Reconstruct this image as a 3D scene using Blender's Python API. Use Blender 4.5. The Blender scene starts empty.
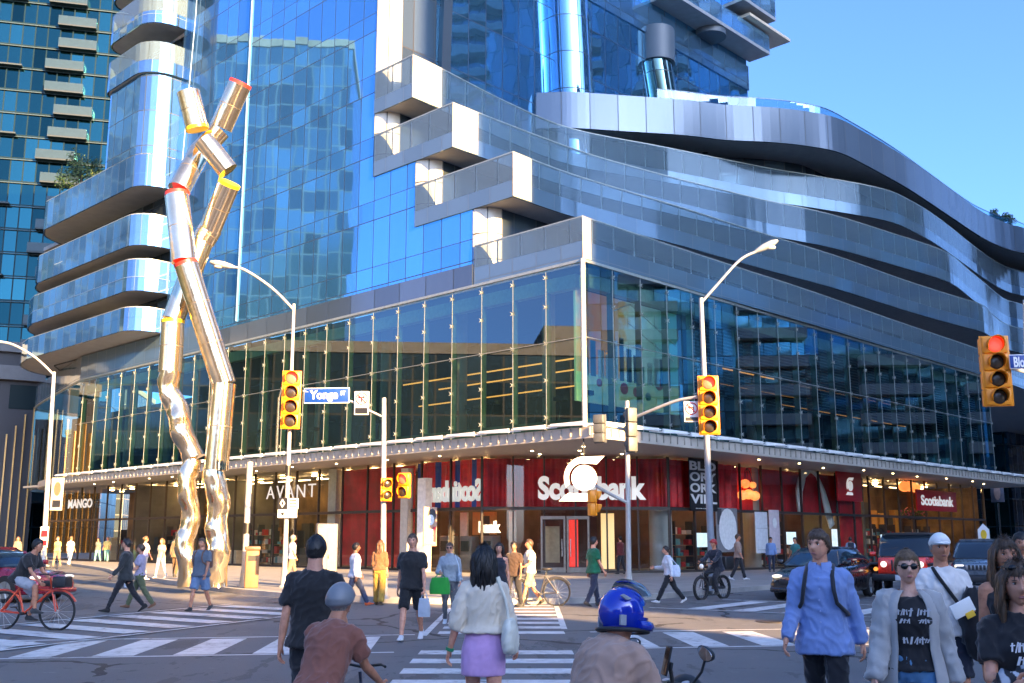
import bpy, bmesh, math, random
from mathutils import Vector, Matrix, noise
random.seed(7)
R = math.radians
PI = math.pi
S = bpy.context.scene
COL = S.collection
V = Vector

# ------------------------------------------------------------------ camera
F = 1045.0
HORIZON = 540.0
PITCH = math.atan((HORIZON - 341.5) / F)
EYE = 1.65
cam_d = bpy.data.cameras.new('camera')
cam = bpy.data.objects.new('camera', cam_d)
COL.objects.link(cam)
cam.location = (0, 0, EYE)
cam.rotation_euler = (PI / 2 + PITCH, 0, 0)
cam_d.sensor_width = 36.0
cam_d.lens = 36.0 * F / 1024.0
cam_d.clip_start = 0.1
cam_d.clip_end = 3000
S.camera = cam
S.view_settings.view_transform = 'Standard'
S.view_settings.look = 'None'
S.view_settings.gamma = 1.0
S.view_settings.use_curve_mapping = False

def ray(px, py):
    x = (px - 512) / F
    y = (341.5 - py) / F
    c, s = math.cos(PITCH), math.sin(PITCH)
    return V((x, c - y * s, s + y * c))
def gnd(px, py, z=0.0):
    d = ray(px, py)
    t = (z - EYE) / d.z
    return V((d.x * t, d.y * t, z))
def atY(px, py, Y):
    d = ray(px, py)
    t = Y / d.y
    return V((d.x * t, Y, EYE + d.z * t))

# ------------------------------------------------------------------ object helpers
def tag(o, label=None, cat=None, group=None, kind=None):
    if label: o['label'] = label
    if cat: o['category'] = cat
    if group: o['group'] = group
    if kind: o['kind'] = kind
    return o
def thing(name, label, cat, loc=(0, 0, 0), rz=0.0, group=None):
    o = bpy.data.objects.new(name, None)
    o.empty_display_size = 0.2
    COL.objects.link(o)
    o.location = loc
    o.rotation_euler = (0, 0, rz)
    return tag(o, label, cat, group)
def copy_tree(o, parent=None):
    c = o.copy()
    COL.objects.link(c)
    if parent is not None: c.parent = parent
    for ch in [x for x in o.children]:
        copy_tree(ch, c)
    return c

class MB:
    """collects faces, then becomes ONE mesh object"""
    def __init__(self):
        self.v = []; self.f = []; self.m = []; self.uv = []; self.sm = []
    def add(self, verts, faces, mat=0, smooth=False, uvs=None):
        b = len(self.v)
        self.v.extend([V(p) for p in verts])
        for i, f in enumerate(faces):
            self.f.append([b + k for k in f]); self.m.append(mat); self.sm.append(smooth)
            self.uv.append(uvs[i] if uvs else None)
        return self
    def box(self, c, size, rz=0.0, mat=0, M=None):
        hx, hy, hz = size[0] / 2, size[1] / 2, size[2] / 2
        pts = [V((x, y, z)) for z in (-hz, hz) for y in (-hy, hy) for x in (-hx, hx)]
        rot = M if M is not None else Matrix.Rotation(rz, 3, 'Z')
        pts = [rot @ p + V(c) for p in pts]
        fs = [(0, 2, 3, 1), (4, 5, 7, 6), (0, 1, 5, 4), (2, 6, 7, 3), (0, 4, 6, 2), (1, 3, 7, 5)]
        return self.add(pts, fs, mat)
    def bbox(self, a, b, mat=0):
        a, b = V(a), V(b)
        return self.box((a + b) / 2, [abs(b[i] - a[i]) for i in range(3)], 0, mat)
    def rbox(self, c, size, bev=0.02, rz=0.0, mat=0, M=None, seg=2):
        bm = bmesh.new()
        bmesh.ops.create_cube(bm, size=1)
        for v in bm.verts: v.co = V((v.co.x * size[0], v.co.y * size[1], v.co.z * size[2]))
        bmesh.ops.bevel(bm, geom=bm.edges[:], offset=min(bev, min(size) * 0.45), segments=seg, affect='EDGES', profile=0.5)
        rot = M if M is not None else Matrix.Rotation(rz, 3, 'Z')
        bm.verts.index_update()
        pts = [rot @ v.co + V(c) for v in bm.verts]
        fs = [[v.index for v in f.verts] for f in bm.faces]
        bm.free()
        return self.add(pts, fs, mat, True)
    def prism(self, poly, z0, z1, mat=0):
        n = len(poly)
        pts = [V((p[0], p[1], z0)) for p in poly] + [V((p[0], p[1], z1)) for p in poly]
        fs = [list(range(n))[::-1], list(range(n, 2 * n))]
        fs += [(i, (i + 1) % n, n + (i + 1) % n, n + i) for i in range(n)]
        return self.add(pts, fs, mat)
    def extrude(self, poly, M, d0, d1, mat=0, smooth=False):
        """polygon in (x,z) extruded along y, then through matrix M"""
        n = len(poly)
        pts = [M @ V((p[0], d0, p[1])) for p in poly] + [M @ V((p[0], d1, p[1])) for p in poly]
        fs = [list(range(n)), list(range(n, 2 * n))[::-1]]
        fs += [((i + 1) % n, i, n + i, n + (i + 1) % n) for i in range(n)]
        return self.add(pts, fs, mat, smooth)
    def loft(self, rings, mat=0, smooth=True, caps=True, closed=False):
        n = len(rings[0]); k = len(rings)
        pts = [p for r in rings for p in r]
        fs = []
        for j in range(k - 1 + (1 if closed else 0)):
            a = j * n; b = ((j + 1) % k) * n
            for i in range(n):
                fs.append((a + i, a + (i + 1) % n, b + (i + 1) % n, b + i))
        self.add(pts, fs, mat, smooth)
        if caps and not closed:
            self.add(rings[0], [list(range(n))[::-1]], mat, False)
            self.add(rings[-1], [list(range(n))], mat, False)
        return self
    def tube(self, path, rad, n=10, mat=0, caps=True, flat=False, squash=None):
        path = [V(p) for p in path]
        if not hasattr(rad, '__len__'): rad = [rad] * len(path)
        rings = []
        up = None
        for i, p in enumerate(path):
            t = (path[min(i + 1, len(path) - 1)] - path[max(i - 1, 0)])
            t = t.normalized() if t.length > 1e-9 else V((0, 0, 1))
            if up is None:
                up = t.orthogonal().normalized()
            up = (up - t * up.dot(t))
            up = up.normalized() if up.length > 1e-6 else t.orthogonal().normalized()
            w = t.cross(up)
            ring = []
            for k in range(n):
                a = 2 * PI * k / n
                ring.append(p + (up * math.cos(a) + w * math.sin(a)) * rad[i])
            rings.append(ring)
        return self.loft(rings, mat, not flat, caps)
    def ell(self, c, size, mat=0, nu=12, nv=8, M=None):
        rings = []
        for j in range(nv + 1):
            th = PI * (0.002 + 0.996 * j / nv)
            ring = []
            for i in range(nu):
                a = 2 * PI * i / nu
                p = V((size[0] * math.sin(th) * math.cos(a), size[1] * math.sin(th) * math.sin(a), -size[2] * math.cos(th)))
                if M is not None: p = M @ p
                ring.append(p + V(c))
            rings.append(ring)
        return self.loft(rings, mat)
    def disc(self, c, nrm, r, th=0.01, n=24, mat=0):
        nrm = V(nrm).normalized()
        return self.tube([V(c), V(c) + nrm * th], r, n, mat)
    def wall(self, pts, z0, z1, th=0.0, mat=0, smooth=False, flip=False, u0=0.0, capmat=None):
        """upright sheet along a plan polyline, UV in metres; th>0 gives it thickness to the left of travel"""
        n = len(pts)
        P = [V((p[0], p[1])) for p in pts]
        Z0 = z0 if hasattr(z0, '__len__') else [z0] * n
        Z1 = z1 if hasattr(z1, '__len__') else [z1] * n
        u = [u0]
        for i in range(1, n): u.append(u[-1] + (P[i] - P[i - 1]).length)
        vs = []; fs = []; uvs = []
        for i in range(n):
            vs += [V((P[i].x, P[i].y, Z0[i])), V((P[i].x, P[i].y, Z1[i]))]
        for i in range(n - 1):
            f = (2 * i, 2 * i + 2, 2 * i + 3, 2 * i + 1)
            q = [(u[i], Z0[i]), (u[i + 1], Z0[i + 1]), (u[i + 1], Z1[i + 1]), (u[i], Z1[i])]
            fs.append(f); uvs.append(q)
        self.add(vs, fs, mat, smooth, uvs)
        if th:
            Q = offset_line(P, th)
            vs2 = []
            for i in range(n):
                vs2 += [V((Q[i].x, Q[i].y, Z0[i])), V((Q[i].x, Q[i].y, Z1[i]))]
            self.add(vs2, [(2 * i + 2, 2 * i, 2 * i + 1, 2 * i + 3) for i in range(n - 1)], mat, smooth,
                     [[(u[i + 1], Z0[i]), (u[i], Z0[i]), (u[i], Z1[i]), (u[i + 1], Z1[i])] for i in range(n - 1)])
            cm = mat if capmat is None else capmat
            a = vs + vs2; o = 2 * n
            fs = []
            for i in range(n - 1):
                fs.append((2 * i + 1, 2 * i + 3, o + 2 * i + 3, o + 2 * i + 1))
                fs.append((2 * i, o + 2 * i, o + 2 * i + 2, 2 * i + 2))
            fs.append((0, 1, o + 1, o)); fs.append((2 * n - 2, o + 2 * n - 2, o + 2 * n - 1, 2 * n - 1))
            self.add(a, fs, cm, False)
        return self
    def build(self, name, mats, parent=None, world=False, smooth=None, label=None):
        me = bpy.data.meshes.new(name)
        vs = self.v
        if world and parent is not None:
            root = parent
            while root.parent: root = root.parent
            Mi = (Matrix.Translation(root.location) @ root.rotation_euler.to_matrix().to_4x4()).inverted()
            vs = [Mi @ p for p in vs]
        me.from_pydata([tuple(p) for p in vs], [], self.f)
        if not isinstance(mats, (list, tuple)): mats = [mats]
        for m in mats: me.materials.append(m)
        if any(u is not None for u in self.uv):
            ul = me.uv_layers.new(name='UVMap').data
            k = 0
            for u, f in zip(self.uv, self.f):
                for j in range(len(f)):
                    if u: ul[k].uv = u[j]
                    k += 1
        me.polygons.foreach_set('material_index', self.m)
        me.polygons.foreach_set('use_smooth', self.sm if smooth is None else [smooth] * len(self.f))
        me.update()
        o = bpy.data.objects.new(name, me)
        COL.objects.link(o)
        if parent is not None: o.parent = parent
        if label: o['label'] = label
        return o

def offset_line(P, d):
    n = len(P); out = []
    for i in range(n):
        a = (P[i] - P[i - 1]).normalized() if i > 0 else None
        b = (P[i + 1] - P[i]).normalized() if i < n - 1 else None
        if a is None: a = b
        if b is None: b = a
        na = V((-a.y, a.x)); nb = V((-b.y, b.x))
        m = na + nb
        m = m / max(0.35, m.length_squared) * 2 if m.length > 1e-6 else na * 1
        m = m * 1.0
        # mitre: m.n = 1
        k = m.dot(na)
        out.append(P[i] + m * (d / (k if abs(k) > .2 else .2)))
    return out
def crom(pts, k=6):
    P = [V((p[0], p[1])) for p in pts]
    out = []
    for i in range(len(P) - 1):
        p0 = P[max(i - 1, 0)]; p1 = P[i]; p2 = P[i + 1]; p3 = P[min(i + 2, len(P) - 1)]
        for j in range(k):
            t = j / k
            out.append(0.5 * ((2 * p1) + (p2 - p0) * t + (2 * p0 - 5 * p1 + 4 * p2 - p3) * t * t + (3 * p1 - p0 - 3 * p2 + p3) * t ** 3))
    out.append(P[-1])
    return out
def arc(c, r, a0, a1, n=8):
    return [V((c[0] + r * math.cos(a0 + (a1 - a0) * i / n), c[1] + r * math.sin(a0 + (a1 - a0) * i / n))) for i in range(n + 1)]

# ------------------------------------------------------------------ materials
def lin(c):
    return tuple((x / 12.92 if x <= 0.04045 else ((x + 0.055) / 1.055) ** 2.4) for x in c)
class NT:
    def __init__(self, name):
        self.mat = bpy.data.materials.new(name); self.mat.use_nodes = True
        self.t = self.mat.node_tree; self.n = self.t.nodes
        self.b = self.n['Principled BSDF']; self.out = self.n['Material Output']
    def node(self, t, **kw):
        n = self.n.new(t)
        for k, v in kw.items(): setattr(n, k, v)
        return n
    def link(self, a, b): self.t.links.new(a, b)
    def set(self, i, v):
        if hasattr(v, 'is_linked') or hasattr(v, 'links'): self.link(v, i)
        else:
            try: i.default_value = v
            except Exception: i.default_value = (*v, 1.0)
    def math(self, op, a, b=None, c=None, clamp=False):
        n = self.node('ShaderNodeMath', operation=op); n.use_clamp = clamp
        self.set(n.inputs[0], a)
        if b is not None: self.set(n.inputs[1], b)
        if c is not None: self.set(n.inputs[2], c)
        return n.outputs[0]
    def mix(self, f, a, b):
        n = self.node('ShaderNodeMix', data_type='RGBA')
        self.set(n.inputs[0], f); self.set(n.inputs[6], a); self.set(n.inputs[7], b)
        return n.outputs[2]
    def ramp(self, f, stops):
        n = self.node('ShaderNodeValToRGB')
        e = n.color_ramp.elements
        while len(e) < len(stops): e.new(0.5)
        for el, (p, c) in zip(e, stops):
            el.position = p; el.color = (*c, 1.0) if len(c) == 3 else c
        self.set(n.inputs[0], f)
        return n.outputs[0]
    def noise(self, scale, detail=3, vec=None, rough=0.55, dist=0.0):
        n = self.node('ShaderNodeTexNoise')
        n.inputs['Scale'].default_value = scale; n.inputs['Detail'].default_value = detail
        n.inputs['Roughness'].default_value = rough; n.inputs['Distortion'].default_value = dist
        if vec is not None: self.link(vec, n.inputs['Vector'])
        return n.outputs[0]
    def coord(self, kind='Object'):
        return self.node('ShaderNodeTexCoord').outputs[kind]
    def mapping(self, vec, scale=(1, 1, 1), rot=(0, 0, 0)):
        n = self.node('ShaderNodeMapping'); self.link(vec, n.inputs[0])
        n.inputs['Scale'].default_value = scale; n.inputs['Rotation'].default_value = rot
        return n.outputs[0]
    def bump(self, h, strength=0.3, dist=0.01):
        n = self.node('ShaderNodeBump'); n.inputs['Strength'].default_value = strength; n.inputs['Distance'].default_value = dist
        self.link(h, n.inputs['Height'])
        self.link(n.outputs[0], self.b.inputs['Normal'])
    def P(self, **kw):
        for k, v in kw.items():
            self.set(self.b.inputs[k.replace('_', ' ')], v)
        return self

_mc = {}
def mat(name, col, rough=0.5, metal=0.0, spec=0.5, var=0.12, nscale=6.0, bump=0.0, emit=None, estr=0.0, coat=0.0, sheen=0.0):
    """plain procedural surface: base colour with soft noise variation"""
    if name in _mc: return _mc[name]
    k = NT(name)
    c = tuple(col)
    if var:
        f = k.noise(nscale, 4, k.coord())
        lo = tuple(max(0, x * (1 - var)) for x in c); hi = tuple(min(1, x * (1 + var)) for x in c)
        col_s = k.ramp(f, [(0.3, lo), (0.7, hi)])
        k.link(col_s, k.b.inputs['Base Color'])
        rr = k.math('MULTIPLY_ADD', f, 0.15, rough - 0.075, True)
        k.link(rr, k.b.inputs['Roughness'])
        if bump: k.bump(f, bump, 0.01)
    else:
        k.P(Base_Color=c, Roughness=rough)
    k.b.inputs['Metallic'].default_value = metal
    k.b.inputs['Specular IOR Level'].default_value = spec
    k.b.inputs['Coat Weight'].default_value = coat
    k.b.inputs['Coat Roughness'].default_value = 0.05
    k.b.inputs['Sheen Weight'].default_value = sheen
    if emit:
        k.P(Emission_Color=emit); k.b.inputs['Emission Strength'].default_value = estr
    _mc[name] = k.mat
    return k.mat

def panel(name, tint, pw, ph, lw=0.07, line=(0.02, 0.03, 0.04), metal=0.85, rough=0.03, tilt=0.02, vary=0.25, hsplit=None, warp=0.0, seed=0.0, lit=0.0, litcol=(1, .75, .4), linemetal=0.0):
    """curtain wall: panes with a grid of mullions, each pane set a little off true; UV in metres"""
    k = NT(name)
    uv = k.coord('UV')
    sx = k.node('ShaderNodeSeparateXYZ'); k.link(uv, sx.inputs[0])
    u = k.math('DIVIDE', k.math('ADD', sx.outputs[0], 500 + seed), pw); v = k.math('DIVIDE', k.math('ADD', sx.outputs[1], 0.0), ph)
    fu = k.math('FRACT', u); fv = k.math('FRACT', v)
    m = k.math('MAXIMUM', k.math('LESS_THAN', fu, lw / pw), k.math('LESS_THAN', fv, lw / ph))
    cy = k.math('FLOOR', v)
    if hsplit:
        m = k.math('MAXIMUM', m, k.math('LESS_THAN', k.math('ABSOLUTE', k.math('SUBTRACT', fv, hsplit)), lw * .35 / ph))
        cy = k.math('ADD', cy, k.math('MULTIPLY', k.math('GREATER_THAN', fv, hsplit), 0.37))
    cx = k.node('ShaderNodeCombineXYZ'); k.link(k.math('FLOOR', u), cx.inputs[0]); k.link(cy, cx.inputs[1])
    wn = k.node('ShaderNodeTexWhiteNoise', noise_dimensions='2D'); k.link(cx.outputs[0], wn.inputs['Vector'])
    a = k.node('ShaderNodeVectorMath', operation='SUBTRACT'); k.link(wn.outputs['Color'], a.inputs[0]); a.inputs[1].default_value = (.5, .5, .5)
    b = k.node('ShaderNodeVectorMath', operation='SCALE'); k.link(a.outputs[0], b.inputs[0]); b.inputs['Scale'].default_value = tilt
    g = k.node('ShaderNodeNewGeometry')
    c = k.node('ShaderNodeVectorMath', operation='ADD'); k.link(g.outputs['Normal'], c.inputs[0]); k.link(b.outputs[0], c.inputs[1])
    last = c
    if warp:
        wv = k.node('ShaderNodeTexNoise'); wv.inputs['Scale'].default_value = 0.45; wv.inputs['Detail'].default_value = 1
        k.link(k.coord(), wv.inputs['Vector'])
        a2 = k.node('ShaderNodeVectorMath', operation='SUBTRACT'); k.link(wv.outputs['Color'], a2.inputs[0]); a2.inputs[1].default_value = (.5, .5, .5)
        b2 = k.node('ShaderNodeVectorMath', operation='SCALE'); k.link(a2.outputs[0], b2.inputs[0]); b2.inputs['Scale'].default_value = warp
        c2 = k.node('ShaderNodeVectorMath', operation='ADD'); k.link(c.outputs[0], c2.inputs[0]); k.link(b2.outputs[0], c2.inputs[1]); last = c2
    nn = k.node('ShaderNodeVectorMath', operation='NORMALIZE'); k.link(last.outputs[0], nn.inputs[0])
    k.link(nn.outputs[0], k.b.inputs['Normal'])
    val = wn.outputs['Value']
    lo = tuple(x * (1 - vary) for x in tint); hi = tuple(min(1, x * (1 + vary)) for x in tint)
    base = k.mix(val, (*lo, 1), (*hi, 1))
    k.link(k.mix(m, base, (*line, 1)), k.b.inputs['Base Color'])
    k.link(k.math('ADD', k.math('MULTIPLY', k.math('SUBTRACT', 1.0, m), metal), k.math('MULTIPLY', m, linemetal)), k.b.inputs['Metallic'])
    k.link(k.math('MULTIPLY_ADD', m, 0.35, rough), k.b.inputs['Roughness'])
    if lit:
        l = k.math('MULTIPLY', k.math('GREATER_THAN', val, 1 - lit), k.math('SUBTRACT', 1.0, m))
        k.P(Emission_Color=litcol); k.link(k.math('MULTIPLY', l, 0.5), k.b.inputs['Emission Strength'])
    _mc[name] = k.mat
    return k.mat

def clear_glass(name, tint=(.75, .9, .85), refl=0.5, rough=0.0, ior=1.5, base=0.06):
    """pane of glass: see-through head on, mirror at a grazing angle"""
    k = NT(name)
    k.n.remove(k.b)
    tr = k.node('ShaderNodeBsdfTransparent'); tr.inputs[0].default_value = (*tint, 1)
    gl = k.node('ShaderNodeBsdfGlossy'); gl.inputs['Roughness'].default_value = rough; gl.inputs[0].default_value = (.95, 1, 1, 1)
    lw = k.node('ShaderNodeFresnel'); lw.inputs[0].default_value = ior
    f = k.math('MULTIPLY_ADD', lw.outputs[0], refl, base, True)
    mx = k.node('ShaderNodeMixShader'); k.link(f, mx.inputs[0]); k.link(tr.outputs[0], mx.inputs[1]); k.link(gl.outputs[0], mx.inputs[2])
    k.link(mx.outputs[0], k.out.inputs[0])
    _mc[name] = k.mat
    return k.mat

def text_mesh(txt, bold=0.0, extrude=0.05, font_scale=1.0, shear=0.0, spacing=1.0):
    cu = bpy.data.curves.new('lettering', 'FONT')
    cu.body = txt; cu.extrude = extrude; cu.offset = bold; cu.align_x = 'CENTER'; cu.align_y = 'CENTER'
    cu.shear = shear; cu.space_character = spacing; cu.resolution_u = 4
    o = bpy.data.objects.new('lettering', cu); COL.objects.link(o)
    dg = bpy.context.evaluated_depsgraph_get(); dg.update()
    me = bpy.data.meshes.new_from_object(o.evaluated_get(dg))
    vs = [v.co.copy() for v in me.vertices]; fs = [list(p.vertices) for p in me.polygons]
    bpy.data.objects.remove(o); bpy.data.curves.remove(cu); bpy.data.meshes.remove(me)
    return vs, fs
def add_text(mb, txt, M, w=None, h=None, depth=0.05, m=0, bold=0.02, shear=0.0, mirror=False, spacing=1.0):
    """lettering centred at M's origin, x along M's x, up along M's z, raised along -y"""
    vs, fs = text_mesh(txt, bold, 0.5, shear=shear, spacing=spacing)
    x0 = min(v.x for v in vs); x1 = max(v.x for v in vs); y0 = min(v.y for v in vs); y1 = max(v.y for v in vs)
    sy = (h / (y1 - y0)) if h else None
    sx = (w / (x1 - x0)) if w else None
    if sx is None: sx = sy
    if sy is None: sy = sx
    cx, cy = (x0 + x1) / 2, (y0 + y1) / 2
    s = -1 if mirror else 1
    pts = [M @ V((s * (v.x - cx) * sx, -v.z * depth, (v.y - cy) * sy)) for v in vs]
    mb.add(pts, fs, m)
def frame(o, xdir, up=(0, 0, 1)):
    """matrix with x along xdir, z up; its -y is the face towards the viewer"""
    x = V(xdir).normalized(); z = V(up).normalized(); y = z.cross(x).normalized(); z = x.cross(y)
    M = Matrix.Identity(4)
    for i in range(3):
        M[i][0] = x[i]; M[i][1] = y[i]; M[i][2] = z[i]; M[i][3] = o[i]
    return M
# ------------------------------------------------------------------ daylight
SUN_EL = R(15.5)
SUN_TRAVEL = V((-0.615, 0.788)).normalized()          # low evening sun from behind, to the right
w = bpy.data.worlds.new('World'); S.world = w; w.use_nodes = True
wn_ = w.node_tree
sky = wn_.nodes.new('ShaderNodeTexSky'); sky.sky_type = 'NISHITA'; sky.sun_disc = False
sky.sun_elevation = SUN_EL
sky.sun_rotation = math.atan2(-SUN_TRAVEL.x, -SUN_TRAVEL.y)
sky.air_density = 0.5; sky.dust_density = 3.0; sky.ozone_density = 6.0
wn_.links.new(sky.outputs[0], wn_.nodes['Background'].inputs[0])
wn_.nodes['Background'].inputs[1].default_value = 0.097
sun_d = bpy.data.lights.new('sun', 'SUN'); sun = bpy.data.objects.new('sun', sun_d); COL.objects.link(sun)
sun_d.energy = 4.6; sun_d.angle = R(0.5); sun_d.color = (1.0, 0.61, 0.26)
sd = V((SUN_TRAVEL.x * math.cos(SUN_EL), SUN_TRAVEL.y * math.cos(SUN_EL), -math.sin(SUN_EL)))
sun.rotation_euler = sd.to_track_quat('-Z', 'Y').to_euler()
S.view_settings.exposure = 3.1

# ------------------------------------------------------------------ frame of the corner building
C = V((3.07, 44.0, 0.0))
ANG = math.atan2(.719, .695)
dR = V((math.cos(ANG), math.sin(ANG), 0)); dL = V((-dR.y, dR.x, 0))
def W(r, s, z=0): return C + dR * r + dL * s + V((0, 0, z))
def lray(px, py):
    d = ray(px, py); o = V((0, 0, EYE)) - C
    return V((o.dot(dR), o.dot(dL), EYE)), V((d.dot(dR), d.dot(dL), d.z))
def TL(px, py, r=0.0):
    o, d = lray(px, py); t = (r - o.x) / d.x; return (o.y + t * d.y, o.z + t * d.z)
def TR(px, py, s=0.0):
    o, d = lray(px, py); t = (s - o.y) / d.y; return (o.x + t * d.x, o.z + t * d.z)
def TZ(px, py, z):
    o, d = lray(px, py); t = (z - o.z) / d.z; return (o.x + t * d.x, o.y + t * d.y)

# ------------------------------------------------------------------ ground
def asphalt():
    k = NT('asphalt')
    co = k.coord()
    n1 = k.noise(0.35, 4, co); n2 = k.noise(3.0, 5, co); n3 = k.noise(55, 3, co, rough=.7)
    f = k.math('ADD', k.math('MULTIPLY', n1, .5), k.math('ADD', k.math('MULTIPLY', n2, .3), k.math('MULTIPLY', n3, .42)))
    c = k.ramp(f, [(.35, (.085, .088, .094)), (.56, (.12, .123, .13)), (.8, (.155, .157, .162))])
    # tar seams and darker patches
    vo = k.node('ShaderNodeTexVoronoi', feature='DISTANCE_TO_EDGE'); vo.inputs['Scale'].default_value = .16
    wv = k.node('ShaderNodeVectorMath', operation='ADD'); k.link(co, wv.inputs[0])
    ns = k.node('ShaderNodeTexNoise'); ns.inputs['Scale'].default_value = .8; ns.inputs['Detail'].default_value = 4
    k.link(co, ns.inputs['Vector'])
    k.link(ns.outputs['Color'], wv.inputs[1]); k.link(wv.outputs[0], vo.inputs['Vector'])
    crack = k.math('LESS_THAN', vo.outputs['Distance'], 0.009)
    crack = k.math('MULTIPLY', crack, k.math('GREATER_THAN', n1, .42))
    c = k.mix(crack, c, (.03, .03, .032, 1))
    v2 = k.node('ShaderNodeTexVoronoi', feature='F1'); v2.inputs['Scale'].default_value = .13
    k.link(co, v2.inputs['Vector'])
    sh = k.math('MULTIPLY', k.math('GREATER_THAN', v2.outputs['Color'], .62), .22)
    c = k.mix(sh, c, (.045, .046, .05, 1))
    # oil drips, tyre polish and dust
    st = k.noise(.9, 5, k.mapping(co, scale=(1, .25, 1), rot=(0, 0, .6)), rough=.65)
    c = k.mix(k.math('MULTIPLY', k.math('GREATER_THAN', st, .58), .42), c, (.035, .036, .038, 1))
    st2 = k.noise(2.2, 6, co, rough=.7)
    c = k.mix(k.math('MULTIPLY', k.math('GREATER_THAN', st2, .62), .45), c, (.03, .03, .03, 1))
    c = k.mix(k.math('MULTIPLY', k.math('LESS_THAN', st2, .36), .4), c, (.24, .235, .225, 1))
    k.link(c, k.b.inputs['Base Color'])
    k.link(k.math('MULTIPLY_ADD', n2, .25, .62), k.b.inputs['Roughness'])
    k.b.inputs['Specular IOR Level'].default_value = .35
    k.bump(n3, .6, .012)
    return k.mat
def pavement():
    k = NT('pavement')
    co = k.mapping(k.coord(), rot=(0, 0, -ANG))
    br = k.node('ShaderNodeTexBrick'); br.offset = 0.5
    br.inputs['Scale'].default_value = 1.0; br.inputs['Brick Width'].default_value = .9; br.inputs['Row Height'].default_value = .6
    br.inputs['Mortar Size'].default_value = .012
    k.link(co, br.inputs['Vector'])
    br.inputs['Color1'].default_value = (.30, .285, .265, 1); br.inputs['Color2'].default_value = (.25, .24, .225, 1); br.inputs['Mortar'].default_value = (.12, .115, .11, 1)
    n = k.noise(2.5, 5, k.coord()); d = k.noise(.5, 3, k.coord())
    c = k.mix(k.math('MULTIPLY', n, .35), br.outputs[0], (.17, .165, .155, 1))
    c = k.mix(k.math('MULTIPLY', k.math('GREATER_THAN', d, .58), .15), c, (.1, .095, .09, 1))
    k.link(c, k.b.inputs['Base Color']); k.P(Roughness=.7)
    k.bump(br.outputs[1], -.25, .01)
    return k.mat
def paint(name, col):
    k = NT(name)
    n = k.noise(5, 6, k.coord(), rough=.7); n2 = k.noise(.7, 3, k.coord())
    f = k.math('ADD', n, k.math('MULTIPLY', n2, .5))
    c = k.ramp(f, [(.56, (.13, .13, .135)), (.68, tuple(x * .72 for x in col)), (.95, col)])
    k.link(c, k.b.inputs['Base Color']); k.P(Roughness=.6)
    k.bump(n, .1, .005)
    return k.mat
M_ASPH = asphalt(); M_PAVE = pavement(); M_WHITEPAINT = paint('road_paint', (.66, .67, .68)); M_YELPAINT = paint('yellow_paint', (.62, .36, .06))
M_KERB = mat('kerb_stone', (.34, .33, .31), .75, nscale=3, bump=.2)

g = MB(); nG = 40
g.add([(-1500, -700, 0), (1500, -700, 0), (1500, 2400, 0), (-1500, 2400, 0)], [(0, 1, 2, 3)])
tag(g.build('road', M_ASPH), kind='structure')

kerb = [(-90, 172), (-29.96, 71.77), (-19, 51.5), (-11.62, 38.2), (-7.2, 31.7), (-4.6, 29.3), (-1.4, 28.0), (1.8, 28.4), (3.9, 30.2), (5.6, 32.4), (8.9, 36.4), (14, 41.6), (45, 73.6), (150, 182)]
kc = crom(kerb, 5)
ko = offset_line(kc, .18)
pv = MB()
far_pts = [(150, 260), (-90, 260)]
pv.prism([(p.x, p.y) for p in ko] + far_pts, -0.3, .15)
tag(pv.build('sidewalk', M_PAVE), kind='structure')
kb = MB(); kb.wall(kc, -.3, .154, th=.18 - .002)
tag(kb.build('kerb', M_KERB), kind='structure')
# pavements on the near corners, outside the picture on both sides
pv = MB()
pv.prism([(13.5, -60), (13.5, 4), (15.5, 9.5), (20, 13.5), (120, 117), (260, 117), (260, -60)], -.3, .15)
pv.prism([(-20, -60), (-12, -60), (-12, 2), (-14, 6), (-45, 52), (-105, 160), (-190, 160), (-190, -60)], -.3, .15)
pv.prism([(-11, -40), (11, -40), (11, -6), (6, -2.5), (-6, -2.5), (-11, -6)], -.3, .15)
tag(pv.build('near_sidewalk', M_PAVE), kind='structure')

# painted markings, 4 mm above the asphalt
mk = MB()
ZM = .004
def quad(a, b, c, d, z=ZM):
    mk.add([(p[0], p[1], z) for p in (a, b, c, d)], [(0, 1, 2, 3)])
def stripe(a, b, wd, z=ZM):
    a = V(a[:2]); b = V(b[:2]); t = (b - a).normalized(); n = V((-t.y, t.x)) * wd / 2
    quad(a - n, b - n, b + n, a + n, z)
A0, A1 = gnd(0, 659), gnd(870, 644.5); B0, B1 = gnd(0, 641), gnd(870, 628)
A0 = A0 + (A0 - A1) * .6; B0 = B0 + (B0 - B1) * .6; A1 = A1 + (A1 - A0) * .5; B1 = B1 + (B1 - B0) * .5
def on_a(px): 
    # point on the near line at picture column px
    d = ray(px, 650); dx = A1 - A0
    t = (A0.x * d.y - A0.y * d.x) / (dx.y * d.x - dx.x * d.y); return A0 + dx * t
def on_b(px):
    d = ray(px, 632); dx = B1 - B0
    t = (B0.x * d.y - B0.y * d.x) / (dx.y * d.x - dx.x * d.y); return B0 + dx * t
stripe(A0, on_a(394), .12); stripe(B0, on_b(415), .12); stripe(on_a(606), A1, .12); stripe(on_b(590), B1, .12)
ax = (A1 - A0).normalized()
bar_dir = V((-.055, 1, 0)).normalized()
x_start = on_a(5)
nb_ = (B0 - A0); perp = V((-ax.y, ax.x, 0))
wid = (B0 - A0).dot(perp)
L_ = wid / bar_dir.dot(perp)
for kk in range(-4, 16):
    p = x_start + ax * (1.13 * kk); q = p + ax * .58
    pc = (p + q) / 2
    pxc = 512 + F * pc.x / (pc.y)
    if 385 < pxc < 612: continue
    m0 = bar_dir * .12; m1 = bar_dir * (L_ - .12)
    quad(p + m0, q + m0, q + m1, p + m1)
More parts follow.
